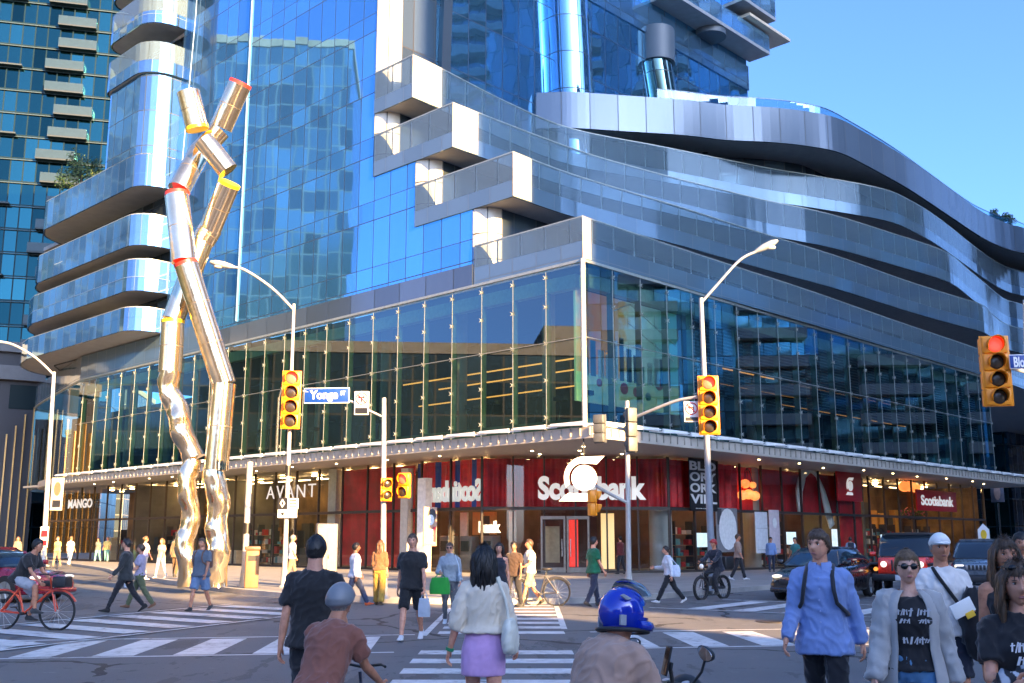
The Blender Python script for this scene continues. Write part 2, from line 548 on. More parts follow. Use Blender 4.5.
# ladder crossing running away from the camera
y = 8.0
while y < 27.3:
    if not (16.9 < y < 18.6):
        quad((-1.62 + .015 * y, y), (.72 + .012 * y, y), (.72 + .012 * y, y + .55), (-1.62 + .015 * y, y + .55))
    y += 1.13
stripe((.98, 20.3), (1.12, 27.2), .12, .008)
stripe((-1.55, 18.9), (-1.5, 26.5), .12, .008)
# crossing over the left road
for kk in range(0, 9):
    p = V((-9.5, 17.0, 0)) + V((.36, .93, 0)) * (1.25 * kk); t = V((-.82, .57, 0)); n = V((.57, .82, 0)) * .30
    quad(p - n - t * 1.7, p - n + t * 1.7, p + n + t * 1.7, p + n - t * 1.7, .012)
stripe(V((-9.5, 17, 0)) + V((-.82, .57, 0)) * 1.95 - V((.36, .93, 0)), V((-9.5, 17, 0)) + V((-.82, .57, 0)) * 1.95 + V((.36, .93, 0)) * 10.6, .12, .016)
stripe(V((-9.5, 17, 0)) - V((-.82, .57, 0)) * 1.95 - V((.36, .93, 0)), V((-9.5, 17, 0)) - V((-.82, .57, 0)) * 1.95 + V((.36, .93, 0)) * 10.6, .12, .016)
# crossing over the right road
for kk in range(0, 11):
    p = V((5.6, 27.6, 0)) + V((.80, -.60, 0)) * (1.2 * kk); t = V((.58, .81, 0)); n = V((.81, -.58, 0)) * .28
    quad(p - n - t * 1.9, p - n + t * 1.9, p + n + t * 1.9, p + n - t * 1.9, .012)
for sgn in (-1, 1):
    q0 = V((5.6, 27.6, 0)) + V((.58, .81, 0)) * (2.15 * sgn) - V((.8, -.6, 0)) * 1.2
    stripe(q0, q0 + V((.8, -.6, 0)) * 14, .12, .016)
stripe(V((10.5, 31.8, 0)), V((60, 83, 0)), .12, .020); stripe(V((16, 29.4, 0)), V((19.5, 25.6, 0)), .4, .024)
tag(mk.build('road_markings', M_WHITEPAINT), kind='structure')
mk = MB()
for o_ in (0, .28):
    stripe((-13.5 - o_, 29 + .0), (-60 - o_, 101), .11)
    stripe((17.5 + o_, 30.5), (70 + o_, 85), .11)
tag(mk.build('centre_line', M_YELPAINT), kind='structure')
# iron covers let into the carriageway
M_IRON = mat('cast_iron', (.06, .055, .05), .55, .6, nscale=30, bump=.4)
for i, (px, py) in enumerate(((775, 622),)):
    p = gnd(px, py)
    h = MB(); h.tube([(p.x, p.y, -.02), (p.x, p.y, .012)], .38, 28); h.tube([(p.x, p.y, -.02), (p.x, p.y, .016)], .30, 28)
    tag(h.build('manhole_cover', M_IRON), ['round iron manhole cover in the sunlit band of the road', 'round iron manhole cover in the shaded road below the left crosswalk', 'round iron manhole cover in the shaded road at the right of the crosswalk'][i], 'manhole')
# ------------------------------------------------------------------ buildings outside the frame: they shade the crossing and show in the glass
def tower_mat(name, tint, pw, ph, **kw): return panel(name, tint, pw, ph, **kw)
M_CONC = mat('pale_concrete', (.34, .33, .31), .8, nscale=1.2, bump=.1)
M_DCONC = mat('dark_concrete', (.12, .125, .13), .8, nscale=1.2)
M_OFFICE = panel('office_bands', (.10, .13, .15), 1.8, 3.6, .12, (.34, .31, .27), metal=.5, rough=.08, tilt=.02, vary=.5)
M_OFFICE2 = panel('brown_office_bands', (.08, .09, .10), 2.6, 3.8, 1.1, (.22, .17, .13), metal=.4, rough=.1, tilt=.02, vary=.5)
def block(name, label, c, hx, hy, h, rz, m, cap=M_CONC, balcony=None):
    t = thing(name, label, 'building', (c[0], c[1], 0), rz)
    b = MB()
    P = [(-hx, -hy), (hx, -hy), (hx, hy), (-hx, hy), (-hx, -hy)]
    b.wall(P, 0.15, h); b.build('wall', m, t)
    b = MB(); b.bbox((-hx - .2, -hy - .2, h), (hx + .2, hy + .2, h + 1.2)); b.bbox((-hx * .5, -hy * .5, h + 1.2), (hx * .4, hy * .4, h + 5)); b.build('roof', cap, t)
    if balcony:
        z = 8
        b = MB()
        while z < h - 2:
            for f in balcony:
                b.bbox((f[0], f[1], z), (f[2], f[3], z + 1.25))
            z += 3.4
        b.build('balcony', M_CONC, t)
    return t
tr = math.atan2(SUN_TRAVEL.y, SUN_TRAVEL.x)               # boxes set square to the sun, so their corners cast the shadow edges
pn = V((-SUN_TRAVEL.y, SUN_TRAVEL.x)) * -1                # across the light, to the right of travel
def sun_block(name, label, near, off0, off1, back, depth, h, m):  # unseen block, placed and sized for the shadow it casts
    base = V((near[0], near[1])) - SUN_TRAVEL * (back + depth / 2) + pn * (off0 + off1) / 2
    return block(name, label, base, (off1 - off0) / 2, depth / 2, h, tr - PI / 2, m)
def offs(p, o=(3.5, 19.6)): return (V(p[:2]) - V(o)).dot(pn)
oC = offs(W(.0, 0)) + .45
SIDE = V((3.5, 19.6))
sun_block('shade_slab', 'unseen tall pale slab, shaped to shade the right face of the glass tower', SIDE, oC, oC + 75, 95, 24, 84, M_OFFICE)
sun_block('low_shade_block', 'unseen low brown block, shaped to shade the road beside the sunlit strip', SIDE, 3.3, oC - .05, 66, 30, 22.5, M_OFFICE2)
sun_block('wide_shade_block', 'unseen wide brown block, shaped to shade the near crossing', SIDE, -46, -3.7, 62, 30, 27, M_OFFICE2)
sun_block('narrow_shade_block', 'unseen narrow low brown block, shaped to let sun reach the sculpture', SIDE, -3.65, 0, 62, 30, 19.5, M_OFFICE2)
M_TEALT = panel('teal_tower_glass', (.13, .28, .33), 1.6, 3.3, .1, (.05, .07, .08), metal=.8, rough=.06, tilt=.03, vary=.6)
block('balcony_tower', 'teal glass tower with pale balcony slabs beyond the right road', (96, 78), 16, 26, 96, R(6), M_TEALT, M_CONC,
      [(-17.6, -20, -16, -13), (-17.6, -6, -16, 2), (-17.6, 8, -16, 16), (-17.6, 20, -16, 25)])
block('glass_block', 'teal mid-rise glass block beside the tower with pale balconies', (74, 26), 12, 18, 30, R(4), M_TEALT, M_CONC)
block('grey_tower', 'blue grey gridded tower across the left road from the sculpture', (-118, 96), 12, 27, 78, R(-3), panel('grey_grid', (.06, .15, .24), 2.4, 3.4, .22, (.05, .08, .11), metal=.7, rough=.1, tilt=.02, vary=.5), M_DCONC)
block('reflection_block', 'unseen low pale block added to hide bright sky from the entrance glass', (-25, -74), 29, 8, 15, R(6), M_OFFICE, M_CONC)  # unseen, added so the entrance glass does not mirror bright sky
block('left_low_block', 'long low dark glass block across the left road', (-78, 18), 14, 58, 21, R(-3), panel('dark_block_glass', (.025, .045, .05), 2.4, 3.6, .2, (.03, .035, .035), metal=.4, rough=.15, tilt=.02, vary=.6), M_DCONC)
# ------------------------------------------------------------------ the corner building
M_LEFTGLASS = panel('blue_curtain_wall', (.17, .44, .68), 1.37, 3.72, .055, (.03, .045, .07), metal=.9, rough=.02, tilt=.006, vary=.13, hsplit=.3, warp=.005)
M_TOWERGLASS = panel('tower_glass', (.15, .40, .62), 1.5, 3.72, .07, (.02, .035, .06), metal=.9, rough=.02, tilt=.014, vary=.16, warp=.02, seed=3)
M_BAYGLASS = panel('bay_glass', (.20, .38, .52), 1.3, 2.6, .06, (.03, .04, .05), metal=.92, rough=.04, tilt=.01, vary=.15, warp=.05)
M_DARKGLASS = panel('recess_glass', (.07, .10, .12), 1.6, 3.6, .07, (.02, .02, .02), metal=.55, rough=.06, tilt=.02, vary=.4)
M_BAND = panel('fritted_band', (.13, .20, .25), 1.5, 4.6, .035, (.07, .09, .11), metal=.40, rough=.09, tilt=.012, vary=.10, warp=.03)
M_BANDL = panel('glass_band', (.22, .40, .56), 1.1, 9.6, .035, (.10, .14, .18), metal=.93, rough=.05, tilt=.03, vary=.22, warp=.03)
M_METALBAND = panel('zinc_band', (.12, .155, .20), 1.9, 9.0, .06, (.05, .06, .07), metal=.25, rough=.22, tilt=.02, vary=.12)
M_SOFFIT = mat('soffit', (.24, .25, .26), .6, nscale=1.5)
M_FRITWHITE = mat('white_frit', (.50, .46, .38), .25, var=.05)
M_STEEL = mat('steel', (.55, .56, .57), .3, .9)
M_GSTEEL = mat('fitting_steel', (.36, .38, .33), .35, .5)
M_CLEAR = clear_glass('clear_glass', (.40, .64, .52), refl=.8, base=.12)
M_CLEAR_R = clear_glass('clear_glass_right', (.36, .52, .50), refl=1.1, base=.24)
M_SHOP = clear_glass('shop_glass', (.88, .93, .90), refl=.55, base=.03)
M_RAIL = clear_glass('rail_glass', (.72, .86, .90), refl=.35, base=.03)
M_FIN = mat('glass_fin', (.20, .30, .23), .2, .1, var=.1)
M_DARK = mat('dark_interior', (.035, .04, .045), .8)
M_INT = mat('interior_wall', (.14, .14, .13), .8, nscale=.6, var=.35)
M_FLOORI = mat('interior_floor', (.18, .18, .17), .5)
M_WARMLAMP = mat('warm_lamp', (1, .8, .5), .5, var=0, emit=(1, .55, .2), estr=15)
M_ORANGELAMP = mat('orange_lamp', (1, .6, .3), .5, var=0, emit=(1, .32, .06), estr=.28)
M_DOWNLIGHT = mat('downlight', (1, .85, .6), .5, var=0, emit=(1, .72, .35), estr=5)
M_WHITEPAINTED = mat('white_painted_metal', (.78, .78, .75), .35, var=.05)
M_SLATW = mat('canopy_glass_white', (.80, .80, .76), .25, var=.06)

BL = thing('glass_tower', 'glass corner tower with stacked curved pale balcony bands over a green glazed podium', 'building', (C.x, C.y, 0), ANG)
def part(name, mb, m, parent=None, **kw): return mb.build(name, m, parent or BL, **kw)

ZC0, ZC1, ZG = 5.55, 6.05, 13.57
# --- glazed box above the canopy
boxline = [(10, 73), (5.5, 71), (4, 68), (1.7, 58), (0, 50.0)]
boxL = crom(boxline, 4) + [V((0, 0))]
b = MB(); b.wall(boxL, 6.2, ZG); part('glass_wall', b, M_CLEAR)
b = MB(); b.wall([(0, 0), (47.2, 0), (49.8, 1.5), (51, 5)], 6.2, ZG); part('glass_wall', b, M_CLEAR_R)
fin = MB(); sp = MB()
def spider(p, nrm, tan):
    p = V(p); nrm = V(nrm); tan = V(tan)
    for sx in (-1, 1):
        for sz in (-1, 1):
            sp.tube([p - nrm * .08, p + nrm * .03 + tan * (.09 * sx) + V((0, 0, .085 * sz))], [.018, .012], 5)
    sp.ell(p + nrm * .02, (.04, .04, .04), 0, 6, 4)
levels = [6.9, 8.55, 10.2, 11.85, 13.2]
for i in range(0, 26):
    s_ = .12 + 2.05 * i
    if s_ > 50: break
    fin.bbox((.03, s_ - .012, 6.25), (.34, s_ + .012, ZG - .02))
    fin.bbox((-.012, s_ - .018, 6.25), (.028, s_ + .018, ZG - .02), 1)
    if i:
        for z in levels: spider((-.05, s_, z), (-1, 0, 0), (0, 1, 0))
for i in range(1, 24):
    r_ = 2.05 * i
    fin.bbox((r_ - .012, .03, 6.25), (r_ + .012, .34, ZG - .02))
    fin.bbox((r_ - .016, -.012, 6.25), (r_ + .016, .028, ZG - .02), 1)
    for z in levels: spider((r_, -.05, z), (0, -1, 0), (1, 0, 0))
part('glass_fins', fin, [M_FIN, M_GSTEEL]); part('spider_fittings', sp, M_GSTEEL)
b = MB(); b.tube([(-.02, -.02, 6.0), (-.02, -.02, ZG + .1)], .11, 10); part('corner_post', b, M_FRITWHITE)
b = MB(); b.wall(boxL, ZG - .14, ZG + .06, th=-.0); 
b.wall([(p.x - .06, p.y) for p in boxL[:-1]] + [V((-.06, -.06)), V((47.3, -.06))], ZG - .02, ZG + .10, th=.2); part('glass_head_rail', b, M_GSTEEL)
b = MB()
for z in (10.2,):
    b.tube([(-.10, 50, z), (-.10, 0, z)], .018, 5); b.tube([(0, -.10, z), (47, -.10, z)], .018, 5)
part('tension_rod', b, M_GSTEEL)
b = MB(); b.wall([(p.x + .06, p.y) for p in boxL[:-1]] + [V((.06, .06)), V((46.5, .06))], 6.0, 6.75, th=.12); part('spandrel', b, mat('green_spandrel', (.12, .17, .13), .2, .1))
# interior of the box
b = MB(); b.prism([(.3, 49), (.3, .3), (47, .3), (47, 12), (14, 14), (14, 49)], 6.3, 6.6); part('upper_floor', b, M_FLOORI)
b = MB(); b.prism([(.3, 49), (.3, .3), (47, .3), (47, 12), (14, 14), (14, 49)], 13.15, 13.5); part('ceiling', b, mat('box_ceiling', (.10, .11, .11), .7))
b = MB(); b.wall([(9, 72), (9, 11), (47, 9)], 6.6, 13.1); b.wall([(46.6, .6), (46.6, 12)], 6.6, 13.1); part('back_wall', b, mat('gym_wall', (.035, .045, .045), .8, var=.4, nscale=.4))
b = MB(); b.bbox((.10, .5, 12.5), (.5, 49, 13.12)); b.bbox((.6, .12, 12.5), (46.8, .5, 13.12)); part('ceiling_edge', b, mat('pale_green_edge', (.36, .42, .33), .6))
b = MB()
for s_ in (4, 10, 16, 22, 28, 34, 40, 46): b.tube([(2.2, s_, 6.6), (2.2, s_, 13.1)], .32, 14)
for r_ in (10, 17, 24, 31, 38, 45): b.tube([(r_, 2.2, 6.6), (r_, 2.2, 13.1)], .32, 14)
part('columns', b, M_CONC)
b = MB()
for (a_, c_) in (((2.6, 15), (2.6, .8)), ((3.4, 13), (3.4, 1.6)), ((4.6, 16), (4.6, 2.5))):
    b.bbox((a_[0] - .03, c_[1], 9.9 - (a_[0] - 2.6) * .45), (a_[0] + .03, a_[1], 9.96 - (a_[0] - 2.6) * .45))
for (s_, r0, r1, z) in ((1.4, 13, 18.5, 10.5), (1.4, 20, 34, 10.4), (2.2, 14, 22, 9.9), (2.6, 3, 9, 9.2), (3.2, 4, 12, 8.9), (3.2, 22, 40, 9.6)):
    b.bbox((r0, s_ - .03, z), (r1, s_ + .03, z + .06))
part('strip_lights', b, M_ORANGELAMP)
b = MB()   # blinds behind the right-hand glass
z = 8.8
while z < 13.0:
    b.bbox((8.6, .50, z), (46.5, .62, z + .035)); z += .17
part('blinds', b, mat('blind_slats', (.10, .14, .15), .4))
b = MB()   # exercise machines seen as dark shapes
for i in range(22):
    s_ = .9 + i * 1.45; h = random.uniform(1.1, 1.7)
    b.bbox((1.0, s_, 6.6), (2.2, s_ + .18, 6.9)); b.tube([(1.1, s_ + .1, 6.9), (1.3, s_ + .1, 6.6 + h)], .05, 6); b.bbox((1.1, s_ - .2, 6.6 + h), (1.5, s_ + .4, 6.8 + h))
for i in range(14):
    r_ = 9 + i * 2.4; h = random.uniform(1.1, 1.7)
    b.bbox((r_, 1.2, 6.6), (r_ + .2, 2.4, 6.9)); b.tube([(r_, 1.3, 6.9), (r_, 1.5, 6.6 + h)], .05, 6); b.bbox((r_ - .2, 1.2, 6.6 + h), (r_ + .4, 1.6, 6.8 + h))
part('gym_machines', b, mat('gym_machine', (.03, .035, .045), .4))
# picture wall inside the corner: a skyline in orange, white and green
k = NT('picture_wall_mat')
uv = k.coord('UV'); sx = k.node('ShaderNodeSeparateXYZ'); k.link(uv, sx.inputs[0])
bg = k.ramp(k.math('ADD', k.math('MULTIPLY', sx.outputs[0], .125), k.math('MULTIPLY', k.noise(1.4, 3, uv), .3)),
            [(.05, (.10, .35, .42)), (.3, (.75, .22, .04)), (.55, (.72, .40, .14)), (.62, (.62, .72, .74)), (1, (.14, .40, .42))])
low = k.ramp(k.noise(1.1, 3, uv), [(.35, (.52, .58, .35)), (.65, (.20, .42, .36))])
k.link(k.mix(k.math('GREATER_THAN', sx.outputs[1], 8.9), low, bg), k.b.inputs['Base Color']); k.P(Roughness=.6)
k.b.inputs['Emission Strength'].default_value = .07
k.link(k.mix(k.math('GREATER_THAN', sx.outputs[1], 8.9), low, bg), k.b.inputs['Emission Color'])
b = MB(); b.wall([(.55, .9), (8.2, .9)], 7.6, 12.6, th=.12); pw_ = part('picture_wall', b, k.mat)
b = MB()
rr = random.Random(3)
for i in range(13):
    x = 1.0 + i * .52; h = rr.uniform(.5, 2.0) * (1.3 if 2 < i < 6 else .8)
    b.bbox((x, .86, 8.9 - .1), (x + rr.uniform(.25, .42), .895, 8.9 + h), rr.choice((0, 0, 1, 2)))
for i in range(6):
    x = 2.1 + i * .9; b.disc((x, .895, 8.5 + rr.uniform(-.5, .6)), (0, -1, 0), rr.uniform(.15, .3), .03, 12, rr.choice((1, 2, 3)))
b.tube([(3.2, .84, 12.0), (4.4, .84, 12.5), (8.0, .84, 11.0)], .035, 5, 2); b.tube([(4.2, .84, 11.6), (7.8, .84, 10.2)], .03, 5, 2)
b.build('picture_shapes', [mat('pic_navy', (.03, .10, .16), .5), mat('pic_teal', (.10, .32, .36), .5), mat('pic_white', (.75, .78, .78), .5), mat('pic_red', (.6, .06, .07), .5)], pw_)

# --- curtain wall of the tower, stepped back behind the balcony bands
TOP = 62.0
def lw(s0, s1, z0, z1, name='window_wall', m=None, r=0.05):
    b = MB(); b.wall([(r, s1), (r, s0)], z0, z1); return part(name, b, m or M_LEFTGLASS)
M_DEEP = panel('deep_blue_glass', (.05, .14, .26), 1.37, 3.72, .055, (.02, .03, .05), metal=.42, rough=.05, tilt=.02, vary=.4, hsplit=.3)
lw(6.9, 32.6, ZG + .1, 17.5); lw(11.3, 32.6, 17.5, 21.1); lw(14.85, 32.6, 21.1, TOP); lw(32.6, 37.2, ZG + .1, TOP, m=M_DEEP)
b = MB(); b.wall([(.02, 31.0), (.02, 6.9)], ZG + .1, ZG + 1.15, th=-.05); part('spandrel', b, panel('dark_spandrel', (.14, .17, .20), 2.05, 9, .05, metal=.6, rough=.12, tilt=.02))
# the rounded return where each stretch turns the corner, then the recessed wall running right
def recess(sL, z0, z1, rend, smax=None):
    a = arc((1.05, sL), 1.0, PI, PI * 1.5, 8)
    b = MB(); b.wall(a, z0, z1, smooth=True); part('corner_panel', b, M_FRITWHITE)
    b = MB()
    for i in range(1, 3): 
        z = z0 + (z1 - z0) * i / 3; b.wall(offset_line(a, -.02), z - .02, z + .02, th=.03)
    for j in (0, 4, 8): b.tube([(a[j].x, a[j].y, z0), (a[j].x, a[j].y, z1)], .03, 5)
    part('corner_frame', b, mat('dark_frame', (.05, .055, .06), .4, .3))
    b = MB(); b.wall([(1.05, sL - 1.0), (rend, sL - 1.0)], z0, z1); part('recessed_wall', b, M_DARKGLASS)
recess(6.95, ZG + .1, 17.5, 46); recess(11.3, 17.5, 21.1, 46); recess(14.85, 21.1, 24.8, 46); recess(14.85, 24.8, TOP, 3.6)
# --- balcony bands
B4r = [(10.8, -.15), (19.5, -.3), (30.2, -.2), (45.8, -.2), (53.6, 0), (70, 1), (110, 1)]
B3r = [(4.6, 4.18), (12.1, 3.4), (20.2, 2.73), (27.6, 2.0), (37.4, 1.54), (44.3, 1.0), (49.1, .6), (53.5, 1.4), (57.5, 1.9), (61.8, 1.7), (75, 1), (110, 1)]
B2r = [(9.0, 8.2), (15, 7.3), (20.6, 6.1), (24.7, 5.15), (30.6, 3.5), (38.3, 2.4), (43.1, 1.8), (46.8, 1.75), (52, 2.5), (58, 3.3), (65, 4.2), (69, 3.8), (85, 2), (110, 2)]
B1r = [(2.05, 11.75), (8, 12.3), (13.7, 12.2), (20.5, 9.8), (28.2, 7.15), (32.4, 5.4), (38.4, 3.2), (42.8, 2.9), (48.9, 3.2), (60.5, 4.4), (67.5, 4.8), (72, 4.2), (88, 2), (110, 2)]
k = NT('frit_glass')
k.P(Base_Color=(.15, .22, .26), Roughness=.10, Metallic=.25)
uv_ = k.coord('UV'); sx_ = k.node('ShaderNodeSeparateXYZ'); k.link(uv_, sx_.inputs[0])
jn = k.math('LESS_THAN', k.math('FRACT', k.math('DIVIDE', k.math('ADD', sx_.outputs[0], 300), 1.5)), .022)
k.link(k.mix(jn, (.15, .22, .26, 1), (.05, .07, .08, 1)), k.b.inputs['Base Color'])
tr_ = k.node('ShaderNodeBsdfTransparent'); tr_.inputs[0].default_value = (.72, .86, .92, 1)
mx_ = k.node('ShaderNodeMixShader'); lwt = k.node('ShaderNodeFresnel'); lwt.inputs[0].default_value = 1.5
k.link(k.math('MULTIPLY_ADD', lwt.outputs[0], .8, .55, True), mx_.inputs[0]); k.link(tr_.outputs[0], mx_.inputs[1]); k.link(k.b.outputs[0], mx_.inputs[2]); k.link(mx_.outputs[0], k.out.inputs[0])
M_FRITG = k.mat
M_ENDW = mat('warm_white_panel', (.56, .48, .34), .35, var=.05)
bands = [(6.75, -.02, B4r, 13.68, 15.58), (11.25, 4.2, B3r, 17.5, 19.69), (14.75, 8.44, B2r, 21.1, 23.45), (14.85, 11.63, B1r, 24.75, 27.15)]
for i, (sl, sc, rp, z0, z1) in enumerate(bands):
    rx = -.02
    right = crom([(rx, sc)] + rp, 5)
    line = [V((rx, sl)), V((rx, (sl * 2 + sc) / 3)), V((rx, (sl + 2 * sc) / 3))] + right
    b = MB(); b.wall(line, z0, z0 + .82, th=.10)
    bo = part('balcony_band', b, M_BAND)
    b = MB(); b.wall(line, z0 + .83, z1); b.build('balustrade', M_FRITG, bo)
    # joints: narrow pale bars standing just proud, as on the fritted panels
    j = MB(); acc = 0; last = line[0]
    for q in range(1, len(line)):
        d = line[q] - line[q - 1]; L = d.length; t = d / L if L else V((1, 0)); n = V((t.y, -t.x))
        x = (1.5 - acc % 1.5) if acc % 1.5 else 0
        while x < L:
            p = line[q - 1] + t * x - n * .06
            if (p.x < 60): j.box((p.x, p.y, (z0 + .82 + z1) / 2), (.07, .03, z1 - z0 - .84), math.atan2(t.y, t.x))
            x += 1.5
        acc += L
    j.build('joint_bars', mat('frit_bar', (.62, .63, .62), .3), bo)
    top = MB(); top.wall(line, z1 - .02, z1 + .05, th=.14); top.build('cap_rail', M_GSTEEL, bo)
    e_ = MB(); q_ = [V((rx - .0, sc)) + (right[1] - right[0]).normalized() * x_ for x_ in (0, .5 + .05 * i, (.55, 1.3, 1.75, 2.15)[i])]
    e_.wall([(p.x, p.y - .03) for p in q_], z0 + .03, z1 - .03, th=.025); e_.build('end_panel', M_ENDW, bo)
    inner = offset_line(line, .12)
    back = sl + .0
    poly = [(p.x, p.y) for p in inner] + [(110, 16), (1.2, 16), (1.2, sl)]
    b = MB(); b.prism(poly, z0 + .02, z0 + .32); b.build('balcony_floor', M_SOFFIT, bo)
# --- the wavy zinc roof band over the podium
Rr = [(13.6, 15.2), (14.4, 14.2), (15.4, 13.2), (18.1, 11.2), (21.2, 8.9), (23.8, 7.4), (26.3, 5.4), (28.6, 4.0), (31.2, 3.0), (35, 2.8), (42, 2.8), (50, 3.2), (60, 3.7), (65.5, 3.3), (69, 2.6), (85, 1.5), (110, 1.5)]
rl = crom(Rr, 5)
b = MB(); b.wall(rl, 28.0, 30.5, th=.15, smooth=False); rb = part('roof_band', b, M_METALBAND)
b = MB(); b.prism([(p.x, p.y) for p in offset_line(rl, .16)] + [(110, 22), (13.6, 22)], 28.03, 30.3); b.build('roof_slab', M_SOFFIT, rb)
b = MB(); b.wall(offset_line(rl, .9)[18:], 30.3, 31.5, th=.03); b.build('roof_railing', M_RAIL, rb)
b = MB(); b.wall(offset_line(rl, .9)[18:], 31.5, 31.55, th=.04); b.build('roof_handrail', M_METALBAND, rb)
b = MB()
for r_, s_ in ((19, 13.0), (21.5, 11.5), (25, 9.8), (28, 8.5), (31.5, 7.4)): b.disc((r_, s_, 28.028), (0, 0, -1), .22, .01, 14)
b.build('soffit_vents', M_DARK, rb)
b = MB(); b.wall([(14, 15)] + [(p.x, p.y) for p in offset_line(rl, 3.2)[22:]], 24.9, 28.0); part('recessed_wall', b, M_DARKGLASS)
# --- right-hand face of the tower, with its round bays and upper balconies
TS = 15.4
b = MB(); b.wall([(3.6, 13.9), (3.6, TS), (40.5, TS), (40.5, 45)], 24.9, TOP); part('window_wall', b, M_TOWERGLASS)
b = MB(); b.add([(5.0, TS - .35, 26), (5.7, TS - .35, 26), (6.9, TS - .35, TOP), (6.2, TS - .35, TOP), (5.0, TS - .02, 26), (5.7, TS - .02, 26), (6.9, TS - .02, TOP), (6.2, TS - .02, TOP)],
               [(0, 1, 2, 3), (7, 6, 5, 4), (0, 3, 7, 4), (1, 5, 6, 2), (0, 4, 5, 1), (3, 2, 6, 7)]); part('sloping_fin', b, M_BAYGLASS)
def bay(c0, c1, rad, z0, z1, name='round_bay', m=None):
    n = 28; rings = []; k_ = 9
    b = MB(); vs = []; fs = []; uvs = []
    for j in range(k_ + 1):
        f = j / k_; z = z0 + (z1 - z0) * f
        for i in range(n + 1):
            a = PI * 2 * i / n
            vs.append(V((c0[0] + (c1[0] - c0[0]) * f + rad * math.cos(a), c0[1] + (c1[1] - c0[1]) * f + rad * math.sin(a), z)))
    for j in range(k_):
        for i in range(n):
            p0 = j * (n + 1) + i
            fs.append((p0, p0 + 1, p0 + n + 2, p0 + n + 1))
            u0, u1 = rad * 2 * PI * i / n, rad * 2 * PI * (i + 1) / n
            za, zb = z0 + (z1 - z0) * j / k_, z0 + (z1 - z0) * (j + 1) / k_
            uvs.append([(u0, za), (u1, za), (u1, zb), (u0, zb)])
    b.add(vs, fs, 0, True, uvs)
    return part(name, b, m or M_BAYGLASS)
c_ = TR(568, 60, TS - .2)[0]
bay((c_ + .35, TS - .2), (c_ - .5, TS - .2), 1.6, 26, 43.0); 
c2 = TR(657, 40, TS)[0]
bay((c2 + 1.5, TS), (c2 - .1, TS), 1.15, 30.4, 37.3, m=panel('dark_bay', (.10, .17, .18), 1.0, 2.6, .06, metal=.9, rough=.06, tilt=.02))
def disc_cap(c, rad, z0, z1):
    b = MB(); b.tube([(c[0], c[1], z0), (c[0], c[1], z1)], rad, 26); return part('round_cap', b, M_BAND)
disc_cap((c_ - .5, TS - .2), 1.8, 43.0, 45.4)
disc_cap((c2 - .1, TS), 1.4, 37.3, 40.0)
def tower_balcony(px0, py0, px1, py1, depth, hgt=1.3, r1=None):
    s_ = TS - depth
    ra, za = TR(px0, py0, s_); rb_, zb = TR(px1, py1, s_)
    z = (za + zb) / 2; 
    if r1: rb_ = r1
    b = MB(); b.bbox((ra, s_, z), (rb_, TS - .01, z + .28)); o = part('balcony_floor', b, M_SOFFIT)
    b = MB(); b.wall([(ra, TS - .02), (ra, s_), (rb_, s_), (rb_, TS - .02)], z + .28, z + .28 + hgt, th=.05); b.build('balustrade', panel('balustrade_glass', (.30, .55, .78), 1.6, 20, .05, metal=.8, rough=.05, tilt=.01), o)
tower_balcony(672, 0, 790, 62, 2.0, 1.5, 41)
tower_balcony(744, 0, 775, 20, 3.0, 1.6, 40.5)
b = MB(); b.bbox((37, TS - 2.6, TR(775, 30, TS - 2.5)[1] - .25), (43.6, TS + 4, TR(775, 30, TS - 2.5)[1])); part('roof_fin', b, mat('gold_soffit', (.55, .46, .34), .5))
for (pa, pb) in (((586, 0), (723, 76)),):
    ra, za = TR(*pa, TS); rb_, zb = TR(*pb, TS); z = (za + zb) / 2
    b = MB(); b.wall([(ra - 2, TS - .12), (40.6, TS - .12)], z, z + 2.2, th=.1); part('spandrel', b, panel('blue_spandrel', (.16, .33, .50), 1.75, 20, .05, metal=.8, rough=.06, tilt=.01))
    for r_ in (c2 + 6.5,):
        b = MB(); b.tube([(r_, TS - .6, z + 2.3), (r_, TS - .6, z + 4.4)], 1.3, 22); part('round_cap', b, M_BAND)
# fins on the left face
b = MB(); sB = TL(242, 200)[0]; b.bbox((-.05, sB - .04, 15), (.04, sB + .02, TOP)); part('vertical_fin', b, mat('pale_blue_fin', (.12, .21, .30), .4))
b = MB(); p0 = TL(183, 168); p1 = TL(197, 15); p2 = (p1[0], TOP)
b.tube([(-.1, p0[0], p0[1]), (-.1, p1[0], p1[1])], .045, 6); b.tube([(-.1, p1[0], p1[1]), (-.1, p1[0], TOP)], .045, 6); part('vertical_fin', b, mat('pale_blue_fin', (.12, .21, .30), .4))
